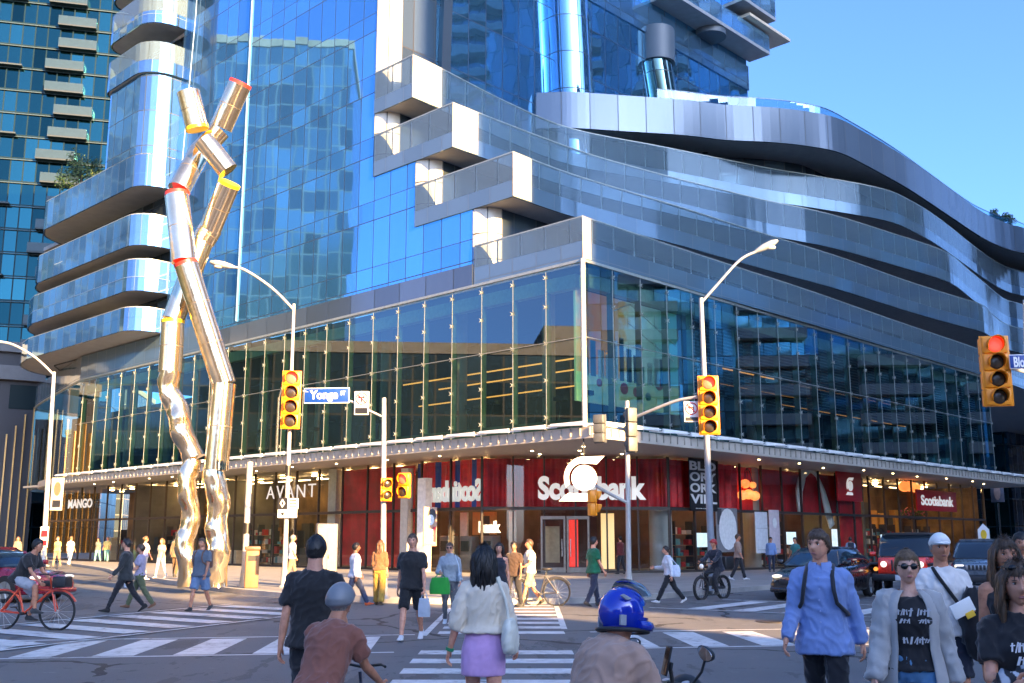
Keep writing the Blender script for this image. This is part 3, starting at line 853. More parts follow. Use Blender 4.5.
# --- left end: podium band, curved balconies, round bay
b = MB(); b.wall([(p.x - .03, p.y) for p in boxL[:-1]] + [(-.03, 31)], ZG + .12, 15.45, th=.2); part('balcony_band', b, M_BAND)
lower = [(18.25, 20.45, 2.0), (21.45, 23.65, 1.0), (25.7, 28.0, 0.0)]
def lbalc(z0, z1, ext, sl_end=53.3):
    p = [(4.5, 58 + ext * 1.5), (1.2, 57 + ext * 1.5), (-1.4, 55.4 + ext), (-2.4, sl_end + ext * .4)] 
    line = crom(p, 5)[:-1] + [V((-2.4, sl_end + ext * .4)), V((-2.4, 46)), V((-2.4, 38.9))] + arc((-.7, 38.9), 1.7, PI, PI * 1.5, 6)[1:] + [V((.2, 37.2))]
    b = MB(); b.wall(line, z0, z0 + .9, th=.10); bo = part('balcony_band', b, M_BANDL); b = MB(); b.wall(line, z0 + .91, z1); b.build('balustrade', M_BANDL, bo)
    t = MB(); t.wall(line, z1 - .02, z1 + .05, th=.14); t.build('cap_rail', M_GSTEEL, bo)
    inner = offset_line(line, .12)
    f = MB(); f.prism([(q.x, q.y) for q in inner] + [(4.5, 37.2)], z0 + .02, z0 + .3); f.build('balcony_floor', M_SOFFIT, bo)
for z0, z1, e in lower: lbalc(z0, z1, e)
lbalc(15.5, 17.1, 3.0)
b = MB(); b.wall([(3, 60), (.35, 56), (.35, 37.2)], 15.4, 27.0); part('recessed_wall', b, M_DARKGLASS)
bl = [V((.4, 44.2)), V((-1.0, 44.0))] + arc((-1.2, 42.8), 1.2, PI * .5, PI, 5) + [V((-2.4, 41)), V((-2.4, 38.9))] + arc((-.7, 38.9), 1.7, PI, PI * 1.5, 6)[1:] + [V((.2, 37.2))]
b = MB(); b.wall(bl, 28.0, 34.0); part('round_bay', b, M_BAYGLASS)
for z0 in (34.0, 37.75, 41.3, 44.8, 48.4, 52):
    bb_ = offset_line(bl, -.25)
    b = MB(); b.wall(bb_, z0, z0 + .9, th=.10); bo = part('balcony_band', b, M_BANDL); b = MB(); b.wall(bb_, z0 + .91, z0 + 2.3); b.build('balustrade', M_FRITG, bo)
    f = MB(); f.prism([(q.x, q.y) for q in offset_line(bb_, .12)], z0 + .02, z0 + .3); f.build('balcony_floor', M_SOFFIT, bo)
b = MB(); b.wall([(0.5, 44), (0.5, 37.4)], 36.2, TOP); part('recessed_wall', b, M_DARKGLASS)
b = MB(); b.wall([(24, 39.5), (.5, 39.5)], 28, TOP); part('side_wall', b, M_DARKGLASS)
b = MB(); b.prism([(.3, 60), (.3, 37.2), (12, 37.2), (12, 64)], 25.8, 26.1); part('roof_terrace', b, M_SOFFIT)
# roof of the tower shaft
b = MB(); b.prism([(.1, 37), (.1, 14.9), (3, TS + .1), (40.4, TS + .1), (40.4, 37)], TOP - .3, TOP); part('roof', b, M_SOFFIT)

# --- canopy
cl = crom([(6, 60), (1.0, 57.5), (-1.6, 52), (-2.5, 46)], 4)[:-1] + [V((-2.5, 46)), V((-2.5, -2.5)), V((47.6, -2.5)), V((49.5, -1.0)), V((50.5, 4))]
b = MB(); b.wall(cl, ZC0, ZC1 - .05, th=.25); 
for i in range(110):
    s0 = -2.4 + i * .5
    if s0 < 46: b.bbox((-2.56, s0, ZC0 + .1), (-2.495, s0 + .05, ZC1 - .08), 1)
for i in range(100):
    r0 = -2.4 + i * .5
    if r0 < 47.4: b.bbox((r0, -2.56, ZC0 + .1), (r0 + .05, -2.495, ZC1 - .08), 1)
cn = part('canopy', b, [mat('canopy_fascia', (.44, .40, .34), .5, nscale=1.0), mat('fascia_rib', (.36, .33, .28), .5)])
b = MB(); b.prism([(p.x, p.y) for p in offset_line(cl, .26)] + [(50, 11), (11, 11), (11, 60)], ZC0 + .03, ZC0 + .12); b.build('canopy_soffit', mat('canopy_soffit_board', (.34, .32, .29), .55), cn)
b = MB(); b.prism([(p.x, p.y) for p in offset_line(cl, .26)] + [(50, 0.3), (.3, .3), (.3, 60)], ZC1 - .25, ZC1 - .1); b.build('canopy_roof', M_SOFFIT, cn)
sl_ = MB()
for i in range(24):
    s0 = -2.2 + i * 2.05
    Mx = Matrix.Rotation(R(3.0), 3, 'X') @ Matrix.Rotation(R(-8), 3, 'Y')
    sl_.box((-2.35, s0 + .9, ZC1 + .10), (.75, 1.9, .05), M=Mx)
    sl_.bbox((-2.68, s0 + .02, ZC1 + .02), (-2.60, s0 + 1.75, ZC1 + .16))
for i in range(24):
    r0 = -2.2 + i * 2.05
    Mx = Matrix.Rotation(R(-3.0), 3, 'Y') @ Matrix.Rotation(R(8), 3, 'X')
    sl_.box((r0 + .9, -2.35, ZC1 + .10), (1.9, .75, .05), M=Mx)
    sl_.bbox((r0 + .02, -2.68, ZC1 + .02), (r0 + 1.75, -2.60, ZC1 + .16))
sl_.build('canopy_louvres', M_SLATW, cn)
b = MB()
rl_ = random.Random(2)
for i in range(10):
    b.disc((-.9 + rl_.uniform(-.4, .6), 8 + i * 4.1 + rl_.uniform(-.8, .8), ZC0 + .028), (0, 0, -1), .055, .02, 10)
    b.disc((8 + i * 3.9 + rl_.uniform(-.9, .9), -.9 + rl_.uniform(-.4, .6), ZC0 + .028), (0, 0, -1), .055, .02, 10)
for (r_, s_) in ((.5, .5), (2, 2), (3.6, .6), (.6, 3.6), (3.4, 3.0), (2.2, 4.6), (4.8, 1.8)): b.disc((r_, s_, ZC0 + .028), (0, 0, -1), .065, .02, 10)
b.build('downlights', M_DOWNLIGHT, cn)

# --- shop fronts under the canopy
CH = 7.0
sf = [V((1.0, 56)), V((.8, 50)), V((.8, CH))]
chA, chB = V((.8, CH)), V((CH, .8))
def shop(line, z0, z1, m, name='shop_glass', off=0.0):
    b = MB(); b.wall(offset_line([V(p) for p in line], off) if off else line, z0, z1); return part(name, b, m)
front = sf + [chB, V((46.5, .8)), V((48, 6))]
shop(front, .2, 3.05, M_SHOP); shop(front, 3.15, 5.55, M_SHOP, 'sign_band_glass')
b = MB(); b.wall(offset_line(front, -.05), 3.03, 3.17, th=.16); b.wall(offset_line(front, -.04), .12, .26, th=.14)
part('shop_rail', b, mat('bronze_frame', (.06, .05, .045), .4, .4))
b = MB()
def mull(a_, b_, step):
    d = b_ - a_; n = int(d.length / step)
    for i in range(n + 1):
        p = a_ + d * (i / max(1, n)); b.box((p.x, p.y, 2.85), (.07, .12, 5.35), math.atan2(d.y, d.x))
mull(V((.8, 50)), chA, 2.05); mull(chA, chB, 1.45); mull(chB, V((46.5, .8)), 2.05)
part('shop_mullions', b, mat('bronze_frame', (.06, .05, .045), .4, .4))
# what stands behind the glass: red hangings and blue drops in the bank, dark shops either side
M_RED = mat('red_hanging', (.78, .018, .028), .5, nscale=2.5, var=.3)
M_DRED = mat('deep_red_panel', (.55, .016, .024), .5, nscale=1.2, var=.35)
M_BLUE = mat('blue_drop', (.02, .05, .32), .5)
M_BRONZE = mat('bronze_interior', (.17, .105, .045), .5, .2, nscale=.7, var=.6)
def hang(a_, b_, z0, z1, m, name, amp=.06, wl=.45, alt=None, inset=.35):
    a_, b_ = V(a_), V(b_); d = b_ - a_; L = d.length; t = d / L; n = V((-t.y, t.x))
    pts = []; k_ = int(L / .08)
    for i in range(k_ + 1):
        x = L * i / k_; pts.append(a_ + t * x + n * (inset + amp * math.sin(2 * PI * x / wl) + amp * .5 * math.sin(x * 5.1)))
    b = MB(); b.wall(pts, z0, z1, th=.03, smooth=True)
    if alt:
        for q, f in enumerate(b.f):
            if q < len(pts) - 1:
                x = q * .08
                if (x % 1.3) < .38: b.m[q] = 1
    return part(name, b, [m] + ([alt] if alt else []))
hang((.8, 18.6), (.8, 12.5), .3, 5.4, M_DRED, 'red_wall', .0, 1, inset=.6)
hang((.8, 12.0), chA, 3.2, 5.45, M_RED, 'red_hanging', .07, .5, alt=M_BLUE)
hang(chA, chB, 3.2, 5.45, M_DRED, 'red_hanging', .09, .42)
hang((chB.x, .8), (13.5, .8), 3.2, 5.45, M_RED, 'red_hanging', .09, .6)
hang((13.7, .8), (28, .8), 3.2, 5.45, M_DRED, 'red_wall', .02, 2.5, inset=.8)
hang((24.5, .8), (27.3, .8), .3, 5.4, M_DRED, 'red_wall', .0, 1, inset=.3)
for q_ in (((1.05, 18.7, .15), (1.5, 19.4, 5.5)), ((.55, 12.05, .15), (.9, 12.6, 5.2))):
    b = MB(); b.bbox(*q_); part('pale_pier', b, mat('pale_pier', (.55, .50, .42), .5))
b = MB(); b.bbox((-.15, 9.9, .16), (.25, 10.5, 4.6)); part('light_pylon', b, mat('white_pylon', (.85, .82, .75), .4))
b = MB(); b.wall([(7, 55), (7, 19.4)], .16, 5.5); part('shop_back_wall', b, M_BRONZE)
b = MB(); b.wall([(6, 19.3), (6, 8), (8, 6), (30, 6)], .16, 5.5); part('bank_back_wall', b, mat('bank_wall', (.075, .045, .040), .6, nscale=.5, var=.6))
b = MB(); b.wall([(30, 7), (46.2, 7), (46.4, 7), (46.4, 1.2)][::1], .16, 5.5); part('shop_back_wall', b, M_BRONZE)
b = MB(); b.wall([(1.5, 19.3), (7, 19.3)], .16, 5.5); b.wall([(7, 33), (1.5, 33)], .16, 5.5); b.wall([(7, 43), (1.5, 43)], .16, 5.5); b.bbox((29, 1.8, .16), (29.2, 7, 5.5)); part('partition', b, M_INT)
b = MB(); b.prism([(.9, 55), (.9, 7), (7, .9), (46, .9), (46, 8), (8, 8), (8, 55)], .12, .17); part('shop_floor', b, M_FLOORI)
b = MB()
for i in range(20): b.disc((3.2 + (i % 2) * 1.6, 20.5 + i * 1.65, 5.45), (0, 0, -1), .16, .04, 12)
for i in range(9): b.disc((3.0 + (i % 2), 9 + i * 1.1, 5.45), (0, 0, -1), .16, .04, 12)
for i in range(18): b.disc((10 + i * 2.0, 3.2 + (i % 2), 5.45), (0, 0, -1), .16, .04, 12)
part('ceiling_lamps', b, M_WARMLAMP)
# warm displays behind the left-hand shops
rr = random.Random(11)
b = MB()
for i in range(26):
    s_ = 20.5 + i * 1.2; h = rr.uniform(.5, 1.7); r_ = rr.uniform(1.8, 4.5)
    b.bbox((r_, s_, .17), (r_ + .5, s_ + rr.uniform(.4, .9), .17 + h), rr.choice((0, 1, 2)))
    b.bbox((6.6, s_, 1.2), (6.9, s_ + .9, 1.2 + rr.uniform(.6, 1.8)), rr.choice((0, 1, 2)))
part('display_stands', b, [mat('wood_stand', (.30, .17, .07), .5), mat('cream_stand', (.55, .48, .36), .5), mat('dark_stand', (.05, .05, .05), .5)])
b = MB()
for i in range(12):
    r_ = 31 + i * 1.3; b.bbox((r_, 6.5, .6), (r_ + .9, 6.95, rr.uniform(2.2, 4.6)), rr.choice((0, 1)))
part('display_stands', b, [mat('gold_shelf', (.55, .30, .07), .4), mat('dark_stand', (.05, .05, .05), .5)])
# bank interior: cash machines, desk and posters
b = MB()
for s_ in (8.2, 9.7, 11.2): b.rbox((2.6, s_, 1.0), (.6, .8, 1.7), .05); b.bbox((2.27, s_ - .28, 1.1), (2.299, s_ + .28, 1.6), 1)
part('cash_machine', b, [mat('machine_grey', (.16, .16, .17), .4), mat('machine_screen', (.02, .03, .04), .2)])
b = MB(); b.bbox((2.6, 7.9, 1.9), (2.7, 9.5, 3.0), 0); b.bbox((2.55, 8.3, 1.9), (2.6, 8.9, 2.8), 1); b.bbox((2.6, 9.9, 1.6), (2.7, 10.4, 3.0), 2); b.bbox((2.6, 6.6, .3), (2.7, 7.0, 3.0), 2)
part('display_panels', b, [mat('amber_panel', (.55, .22, .06), .5), mat('dark_panel', (.07, .045, .035), .5), mat('white_red_panel', (.70, .60, .55), .5)])
# shelving with goods and lit screens further inside, left and right of the entrance
GOODS = [mat('goods_cream', (.55, .50, .42), .6), mat('goods_red', (.45, .03, .03), .5), mat('goods_dark', (.04, .04, .045), .5), mat('goods_teal', (.06, .22, .24), .5), mat('goods_wood', (.28, .15, .06), .5)]
def shelf(r0, s0, along, L, h, seed):
    rr = random.Random(seed); b = MB()
    def bx(u0, u1, w0, w1, z0, z1, m_):
        if along == 'r': b.bbox((r0 + u0, s0 + w0, z0), (r0 + u1, s0 + w1, z1), m_)
        else: b.bbox((r0 + w0, s0 + u0, z0), (r0 + w1, s0 + u1, z1), m_)
    lv = [.3 + .55 * i for i in range(int((h - .3) / .55))]
    for z in lv:
        bx(0, L, 0, .45, z - .03, z, 4); u = .05
        while u < L - .2:
            w_ = rr.uniform(.12, .5); g_h = rr.uniform(.15, .45)
            if rr.random() < .8: bx(u, u + w_ * .85, .05, .38, z + .002, z + g_h, rr.choice((0, 0, 1, 2, 3)))
            u += w_
    for u in (0, L * .5, L): bx(u - .03, u + .03, -.01, .46, .17, h, 2)
    part('shelf', b, GOODS)
for i, (r0, s0, al, L, h) in enumerate(((9.5, 3.4, 'r', 3.2, 2.6), (13.6, 3.9, 'r', 2.6, 2.4), (18.2, 3.2, 'r', 3.4, 2.7), (22.4, 4.2, 'r', 2.4, 2.2), (30.0, 3.0, 'r', 3.2, 2.5), (34.4, 3.6, 'r', 3.0, 2.7), (38.6, 3.0, 'r', 3.2, 2.6),
                                         (3.2, 20.2, 's', 3.0, 2.5), (2.6, 24.4, 's', 2.6, 2.2), (3.4, 28.4, 's', 3.0, 2.6), (2.8, 34.2, 's', 3.2, 2.4), (3.4, 38.6, 's', 3.0, 2.6), (2.8, 44.0, 's', 3.4, 2.4))): shelf(r0, s0, al, L, h, i)
b = MB()
for (r0, r1, s_, z0, z1) in ((11.2, 12.2, 2.2, 1.3, 2.0), (16.8, 17.6, 2.6, 1.2, 2.4), (20.6, 21.6, 2.4, 1.4, 2.1), (26.0, 26.8, 2.4, 1.0, 2.3), (32.2, 33.2, 2.2, 1.3, 2.0)): b.bbox((r0, s_, z0), (r1, s_ + .06, z1))
part('lit_screens', b, mat('lit_screen', (.7, .8, .9), .4, var=.3, nscale=2, emit=(.6, .8, 1), estr=.16))
b = MB()
for i in range(16): b.bbox((9 + i * 2.3, 4.4, 5.30), (10.2 + i * 2.3, 4.5, 5.36))
for i in range(14): b.bbox((4.6, 20 + i * 2.1, 5.30), (4.7, 21.3 + i * 2.1, 5.36))
part('strip_lights', b, mat('warm_strip', (1, .8, .5), .5, var=0, emit=(1, .62, .28), estr=1.6))
# entrance doors in the chamfered corner
cd = (chB - chA).normalized(); cn_ = V((-cd.y, cd.x)); 
def chP(x, off=0): p = chA + cd * x + cn_ * off; return p
Lc = (chB - chA).length
def chx(px):
    d = lray(px, 540)[1]; o = lray(px, 540)[0]
    t = ((chA.x - o.x) * d.y - (chA.y - o.y) * d.x) / (d.x * cd.y - d.y * cd.x); return t
for k_, (pa, pb) in enumerate(((540, 566), (566, 590))):
    xa, xb = chx(pa), chx(pb)
    d = MB(); a0 = chP(xa + .03, -.07); 
    for (u0, u1, z0, z1) in ((xa + .03, xa + .12, .17, 2.75), (xb - .12, xb - .03, .17, 2.75), (xa + .12, xb - .12, .17, .4), (xa + .12, xb - .12, 2.6, 2.75)):
        p = chP((u0 + u1) / 2, -.06); d.box((p.x, p.y, (z0 + z1) / 2), (u1 - u0, .07, z1 - z0), math.atan2(cd.y, cd.x))
    do = part('door', d, mat('door_steel', (.30, .27, .23), .35, .6))
    h = MB(); p = chP(xb - .2 if k_ == 0 else xa + .2, -.14); h.tube([(p.x, p.y, .9), (p.x, p.y, 1.7)], .025, 8); h.build('handle', M_STEEL, do)
b = MB(); 
for (pa, pb, z0, z1, m_) in ((546, 561, .6, 2.3, 0), (571, 580, .4, 2.6, 1), (604, 617, .3, 2.9, 2)):
    p = chP((chx(pa) + chx(pb)) / 2, 1.2); b.box((p.x, p.y, (z0 + z1) / 2), (chx(pb) - chx(pa), .3, z1 - z0), math.atan2(cd.y, cd.x), m_)
part('entrance_fittings', b, [mat('cream_fit', (.50, .40, .26), .5), mat('red_lit_panel', (.8, .05, .04), .5, var=0, emit=(1, .05, .03), estr=.10), mat('cream_lit', (.85, .65, .35), .5, var=0, emit=(1, .62, .25), estr=.12)])
# tall round column behind the glass at the right of the entrance
b = MB(); b.tube([(7.6, 1.75, .16), (7.6, 1.75, 5.5)], .55, 24); b.tube([(16, 1.9, .16), (16, 1.9, 5.5)], .45, 20); part('columns', b, M_CONC)
# ------------------------------------------------------------------ signs and lettering on the building
def onplane(px, py, P0, n):
    d = ray(px, py); o = V((0, 0, EYE)); n = V(n)
    t = (V(P0) - o).dot(n) / d.dot(n)
    return o + d * t
dCH = (dR - dL).normalized(); nCH = (dR + dL).normalized()
M_LETTERW = mat('white_letters', (.85, .85, .83), .4, var=.03, emit=(1, .97, .92), estr=.05)
M_LETTERP = mat('plain_white_letters', (.80, .80, .78), .45, var=.05)
M_BLACKP = mat('black_paint', (.012, .012, .013), .4)
M_REDSIGN = mat('red_sign', (.50, .012, .016), .35, var=.08)
def face_sign(px0, px1, py0, py1, P0, xd, nn):
    a = onplane(px0, (py0 + py1) / 2, P0, nn); b_ = onplane(px1, (py0 + py1) / 2, P0, nn); c = onplane((px0 + px1) / 2, (py0 + py1) / 2, P0, nn)
    t = onplane((px0 + px1) / 2, py0, P0, nn); q = onplane((px0 + px1) / 2, py1, P0, nn)
    return c, (b_ - a).length, (t - q).length, frame(c, xd)
def letter_sign(name, label, txt, box, P0, xd, nn, m=None, bold=.03, mirror=False, cat='shop sign', spacing=1.0, depth=.1):
    c, w_, h_, M = face_sign(*box, P0, xd, nn)
    b = MB(); add_text(b, txt, M, w_, h_, depth, 0, bold, mirror=mirror, spacing=spacing)
    return tag(b.build(name, m or M_LETTERP), label, cat)
letter_sign('shop_lettering', 'thin white capital letters spelling MANGO over the far left shop', 'MANGO', (68, 92, 499, 508), W(.45, 0), -dL, dR, bold=.03, m=M_LETTERW, depth=.02)
letter_sign('shop_lettering', 'wide spaced white capital letters spelling AVANT over a dark shop', 'AVANT', (266, 315, 485, 498), W(.55, 0), -dL, dR, bold=-.005, spacing=1.25, m=M_LETTERW, depth=.03)
letter_sign('bank_lettering', 'big white bank name in bold letters over the corner entrance', 'Scotiabank', (538, 646, 476, 500), W(.8, CH) - nCH * .25, dCH, nCH, m=M_LETTERW, bold=.045)
letter_sign('mirrored_lettering', 'white bank name reading backwards on red and blue hangings', 'Scotiabank', (421, 481, 480, 502), W(1.0, 0), -dL, dR, m=M_LETTERW, bold=.035, mirror=True)
letter_sign('small_lettering', 'small white letters spelling bank low on the glass beside the entrance', 'bank', (479, 500, 521, 533), W(1.0, 0), -dL, dR, m=M_LETTERW, bold=.04)

def emblem(mb, M, r, m=0, depth=.12):
    """disc between an upper crescent sweeping to the right and a lower slanted bar sweeping to the left"""
    n = 20
    disc = [(r * .62 * math.cos(2 * PI * i / 28), r * .62 * math.sin(2 * PI * i / 28)) for i in range(28)]
    mb.extrude(disc, M, -depth, 0, m)
    outer = [(r * .98 * math.cos(R(a)) * 1.0, r * .98 * math.sin(R(a)) * 1.05) for a in range(205, 84, -8)]
    top = outer + [(r * 1.0, r * 1.06), (r * .62, r * .66), (r * .1, r * .70)]
    inner = [(r * .74 * math.cos(R(a)), r * .72 * math.sin(R(a))) for a in range(92, 212, 10)]
    mb.extrude(top + inner[1:], M, -depth * .8, 0, m)
    mb.extrude([(-r * 1.25, -r * 1.12), (r * .55, -r * 1.12), (r * .55, -r * .86), (r * .3, -r * .76), (-r * .80, -r * .74)][::-1], M, -depth * .8, 0, m)
P_em = atY(584, 478, 40.9)
em = thing('bank_emblem', 'white curled emblem with a round disc hanging from the canopy corner', 'emblem', P_em, math.atan2(dCH.y, dCH.x))
b = MB(); emblem(b, Matrix.Identity(4), .80); b.build('emblem_shape', M_LETTERP, em)
b = MB(); b.tube([(0, .02, .5), (0, .02, 5.55 - P_em.z)], .03, 8); b.build('hanger', M_BLACKP, em)
def emblem_board(name, label, box, P0, xd, nn):
    c, w_, h_, M = face_sign(*box, P0, xd, nn)
    t = thing(name, label, 'shop sign', c, math.atan2(xd.y, xd.x))
    b = MB(); b.rbox((0, .06, 0), (w_, .12, h_), .02); b.build('board', M_REDSIGN, t)
    b = MB(); emblem(b, Matrix.Translation((0, -.005, 0)), h_ * .27, depth=.04); b.build('emblem_shape', M_LETTERW, t)
emblem_board('emblem_sign', 'square red sign with a white curled emblem on the right shop front', (838, 862, 471, 501), W(0, .5), dR, dL)
c, w_, h_, M = face_sign(918, 957, 491, 511, W(0, .45), dR, dL)
t = thing('bank_sign', 'small red sign with the white bank name at the right end of the shop front', 'shop sign', c, math.atan2(dR.y, dR.x))
b = MB(); b.rbox((0, .06, 0), (w_, .12, h_), .02); b.build('board', M_REDSIGN, t)
b = MB(); add_text(b, 'Scotiabank', Matrix.Identity(4), w_ * .82, h_ * .5, .05, 0, .03); b.build('lettering', M_LETTERW, t)
# tall black street banner in the window
c, w_, h_, M = face_sign(690, 717, 459, 511, W(0, .55), dR, dL)
t = thing('window_banner', 'tall black banner with cropped white serif capitals in the window', 'banner', c, math.atan2(dR.y, dR.x))
b = MB(); b.rbox((0, .03, 0), (w_, .05, h_), .01); b.build('cloth', M_BLACKP, t)
b = MB()
for i, tx in enumerate(('BLO', 'ORY', 'ORK', 'VILL')):
    add_text(b, tx, Matrix.Translation((0, .003, h_ * (.36 - .21 * i))), w_ * .97, h_ * .175, .02, 0, .03)
add_text(b, 'BLOOR-YORKVILLE', Matrix.Translation((0, .003, -h_ * .45)), w_ * .6, h_ * .018, .02, 0, .0)
b.build('lettering', M_LETTERP, t)
# posters in the right-hand windows
def poster(name, label, box, P0, base, shapes):
    c, w_, h_, M = face_sign(*box, P0, dR, dL)
    t = thing(name, label, 'poster', c, math.atan2(dR.y, dR.x))
    b = MB(); b.rbox((0, .03, 0), (w_, .05, h_), .008); b.build('board', base, t)
    b = MB()
    for kd, x, z, a, h, m_ in shapes:
        if kd == 'e': b.extrude([(x * w_ + a * w_ * math.cos(2 * PI * i / 20), z * h_ + h * h_ * math.sin(2 * PI * i / 20)) for i in range(20)], Matrix.Identity(4), -.012 - .002 * m_, .0, m_)
        else: b.bbox((x * w_ - a * w_, -.010 - .002 * m_, z * h_ - h * h_), (x * w_ + a * w_, 0, z * h_ + h * h_), m_)
    b.build('print_pattern', [mat('print_grey', (.40, .40, .40), .5), mat('print_dark', (.05, .05, .055), .5), mat('print_pale', (.72, .72, .70), .5), mat('print_red', (.5, .05, .06), .5)], t)
poster('face_poster', 'large grey poster of a pale oval face with dark lines in the window', (717, 738, 508, 552), W(0, .6), mat('poster_grey', (.20, .20, .21), .6),
       [('e', .02, .02, .42, .47, 2), ('e', -.14, .12, .10, .03, 1), ('e', .22, .12, .10, .03, 1), ('e', .05, -.2, .15, .035, 1), ('b', .06, 0, .03, .1, 0), ('b', -.36, .3, .1, .18, 1)])
poster('white_poster', 'wide blank white poster standing in the right window', (756, 768, 512, 553), W(0, .6), mat('poster_white', (.62, .64, .66), .6), [('b', 0, -.42, .4, .01, 0), ('b', 0, .1, .44, .006, 0)])
poster('pink_poster', 'narrow pale pink poster next to the white poster in the window', (770, 780, 510, 553), W(0, .6), mat('poster_pink', (.58, .50, .52), .6), [('b', 0, -.4, .3, .015, 0), ('e', 0, .2, .2, .12, 2)])
poster('face_advert', 'colour advert of a dark haired face in the bank window', (424, 437, 507, 546), W(0, 1.6) + dL * 0, mat('poster_peach', (.55, .32, .2), .6), [('e', .1, .30, .30, .16, 1), ('e', .0, .17, .24, .14, 2), ('b', 0, -.25, .3, .18, 2), ('b', .3, -.2, .12, .2, 3)])
# a big white ribbon shape behind the glass
t = MB(); P0 = W(0, 1.2)
pts = [onplane(x, y, P0, dL) for x, y in ((800, 512), (799, 490), (803, 474), (810, 469), (817, 476), (823, 492), (828, 512), (833, 530))]
pts = [V(q) for q in pts]
rr_ = []
for i in range(len(pts) - 1):
    for j in range(5): rr_.append(pts[i].lerp(pts[i + 1], j / 5))
rings = []
for i, q in enumerate(rr_):
    tg = (rr_[min(i + 1, len(rr_) - 1)] - rr_[max(i - 1, 0)]).normalized(); sd_ = tg.cross(dL).normalized()
    wv = .22 + .12 * math.sin(i * .25)
    rings.append([q + sd_ * wv - dL * .04, q - sd_ * wv - dL * .04, q - sd_ * wv + dL * .04, q + sd_ * wv + dL * .04])
t.loft(rings); tag(t.build('window_ribbon', M_LETTERP), 'big white looping ribbon hung behind the red shop window', 'decoration')
# clusters of glowing round lamps
def lamp_cluster(px, py, s_, pts_, label):
    P0 = W(0, s_); c = onplane(px, py, P0, dL)
    t = thing('lamp_cluster', label, 'pendant lamp', c, math.atan2(dR.y, dR.x), 'globe lamps behind the shop glass')
    pts_ = [(dx, dz, r_ * .80) for dx, dz, r_ in pts_]
    for (dx, dz, r_) in pts_:
        g_ = MB(); g_.ell((dx, 0, dz), (r_, r_ * .9, r_ * .82), 0, 16, 10); g_.build('lamp_globe', M_GLOBE, t)
    f = MB()
    for (dx, dz, r_) in pts_: f.tube([(dx, 0, dz + r_ * .8), (dx * .4, 0, 1.1), (0, 0, 5.4 - c.z)], .018, 5)
    f.build('lamp_cord', M_BLACKP, t)
M_GLOBE = NT('lamp_globe_glow')
k = M_GLOBE; fz = k.noise(1.5, 2, k.coord()); k.P(Base_Color=(1, .6, .3), Roughness=.4)
k.link(k.ramp(fz, [(.3, (1, .12, .02)), (.7, (1, .34, .08))]), k.b.inputs['Emission Color']); k.b.inputs['Emission Strength'].default_value = .22
M_GLOBE = k.mat
lamp_cluster(748, 492, 1.25, ((-.55, -.18, .38), (.05, -.12, .40), (.65, -.18, .38), (-.25, .42, .36), (.5, .38, .26)), 'cluster of orange globe lamps beside the black window banner')
lamp_cluster(909, 484, 1.3, ((-.75, -.2, .52), (.05, -.15, .52), (.8, -.2, .5), (-.05, .65, .5)), 'cluster of orange globe lamps near the small red bank sign')
# flower basket inside the right shop
M_LEAF = mat('leaf_green', (.055, .10, .03), .6, var=.4)
M_FLOWER = mat('flower_pink', (.45, .09, .13), .6, var=.3)
c = onplane(915, 513, W(0, 2.4), dL)
rr = random.Random(5); b = MB()
for i in range(260):
    q = V((rr.gauss(0, .6), rr.gauss(0, .25), rr.gauss(0, .18))); n_ = V((rr.uniform(-1, 1), rr.uniform(-1, 1), rr.uniform(-1, 1))).normalized(); u_ = n_.orthogonal().normalized() * rr.uniform(.05, .11); v_ = n_.cross(u_)
    b.add([q - u_, q - v_, q + u_, q + v_], [(0, 1, 2, 3)], 0 if rr.random() < .6 else 1)
t = thing('flower_basket', 'basket of pink flowers and leaves under the right lamp cluster', 'flowers', c, math.atan2(dR.y, dR.x)); b.build('blooms', [M_LEAF, M_FLOWER], t)
b = MB(); b.tube([(-.8, 0, -.35), (.8, 0, -.35)], [.12, .12], 10); b.tube([(0, 0, -.4), (0, 0, -(c.z - .17))], .05, 8); b.build('planter', M_BLACKP, t)

# ------------------------------------------------------------------ chrome tube sculpture
def chrome():
    k = NT('chrome_tube')
    uv = k.coord('UV'); 
    n = k.noise(1.4, 2, k.coord()); n2 = k.noise(14, 2, k.coord())
    k.P(Metallic=.97); k.link(k.ramp(n, [(.35, (.84, .68, .44)), (.65, (.98, .83, .56))]), k.b.inputs['Base Color'])  # warm base tint stands in for golden surroundings mirrored in the chrome
    k.link(k.math('MULTIPLY_ADD', n2, .08, .11), k.b.inputs['Roughness'])
    k.bump(n, .25, .05)
    return k.mat
M_CHROME = chrome()
M_SEAM = mat('tube_seam', (.30, .24, .16), .4, .8)
M_CAPY = mat('yellow_cap', (.80, .55, .01), .4, var=.04, emit=(1, .7, 0), estr=.0); M_CAPR = mat('red_cap', (.62, .03, .02), .4, var=.05)
SCU = thing('tube_sculpture', 'tall sculpture of two crossing crumpled chrome tubes with yellow and red joints', 'sculpture', gnd(204, 588, .15))
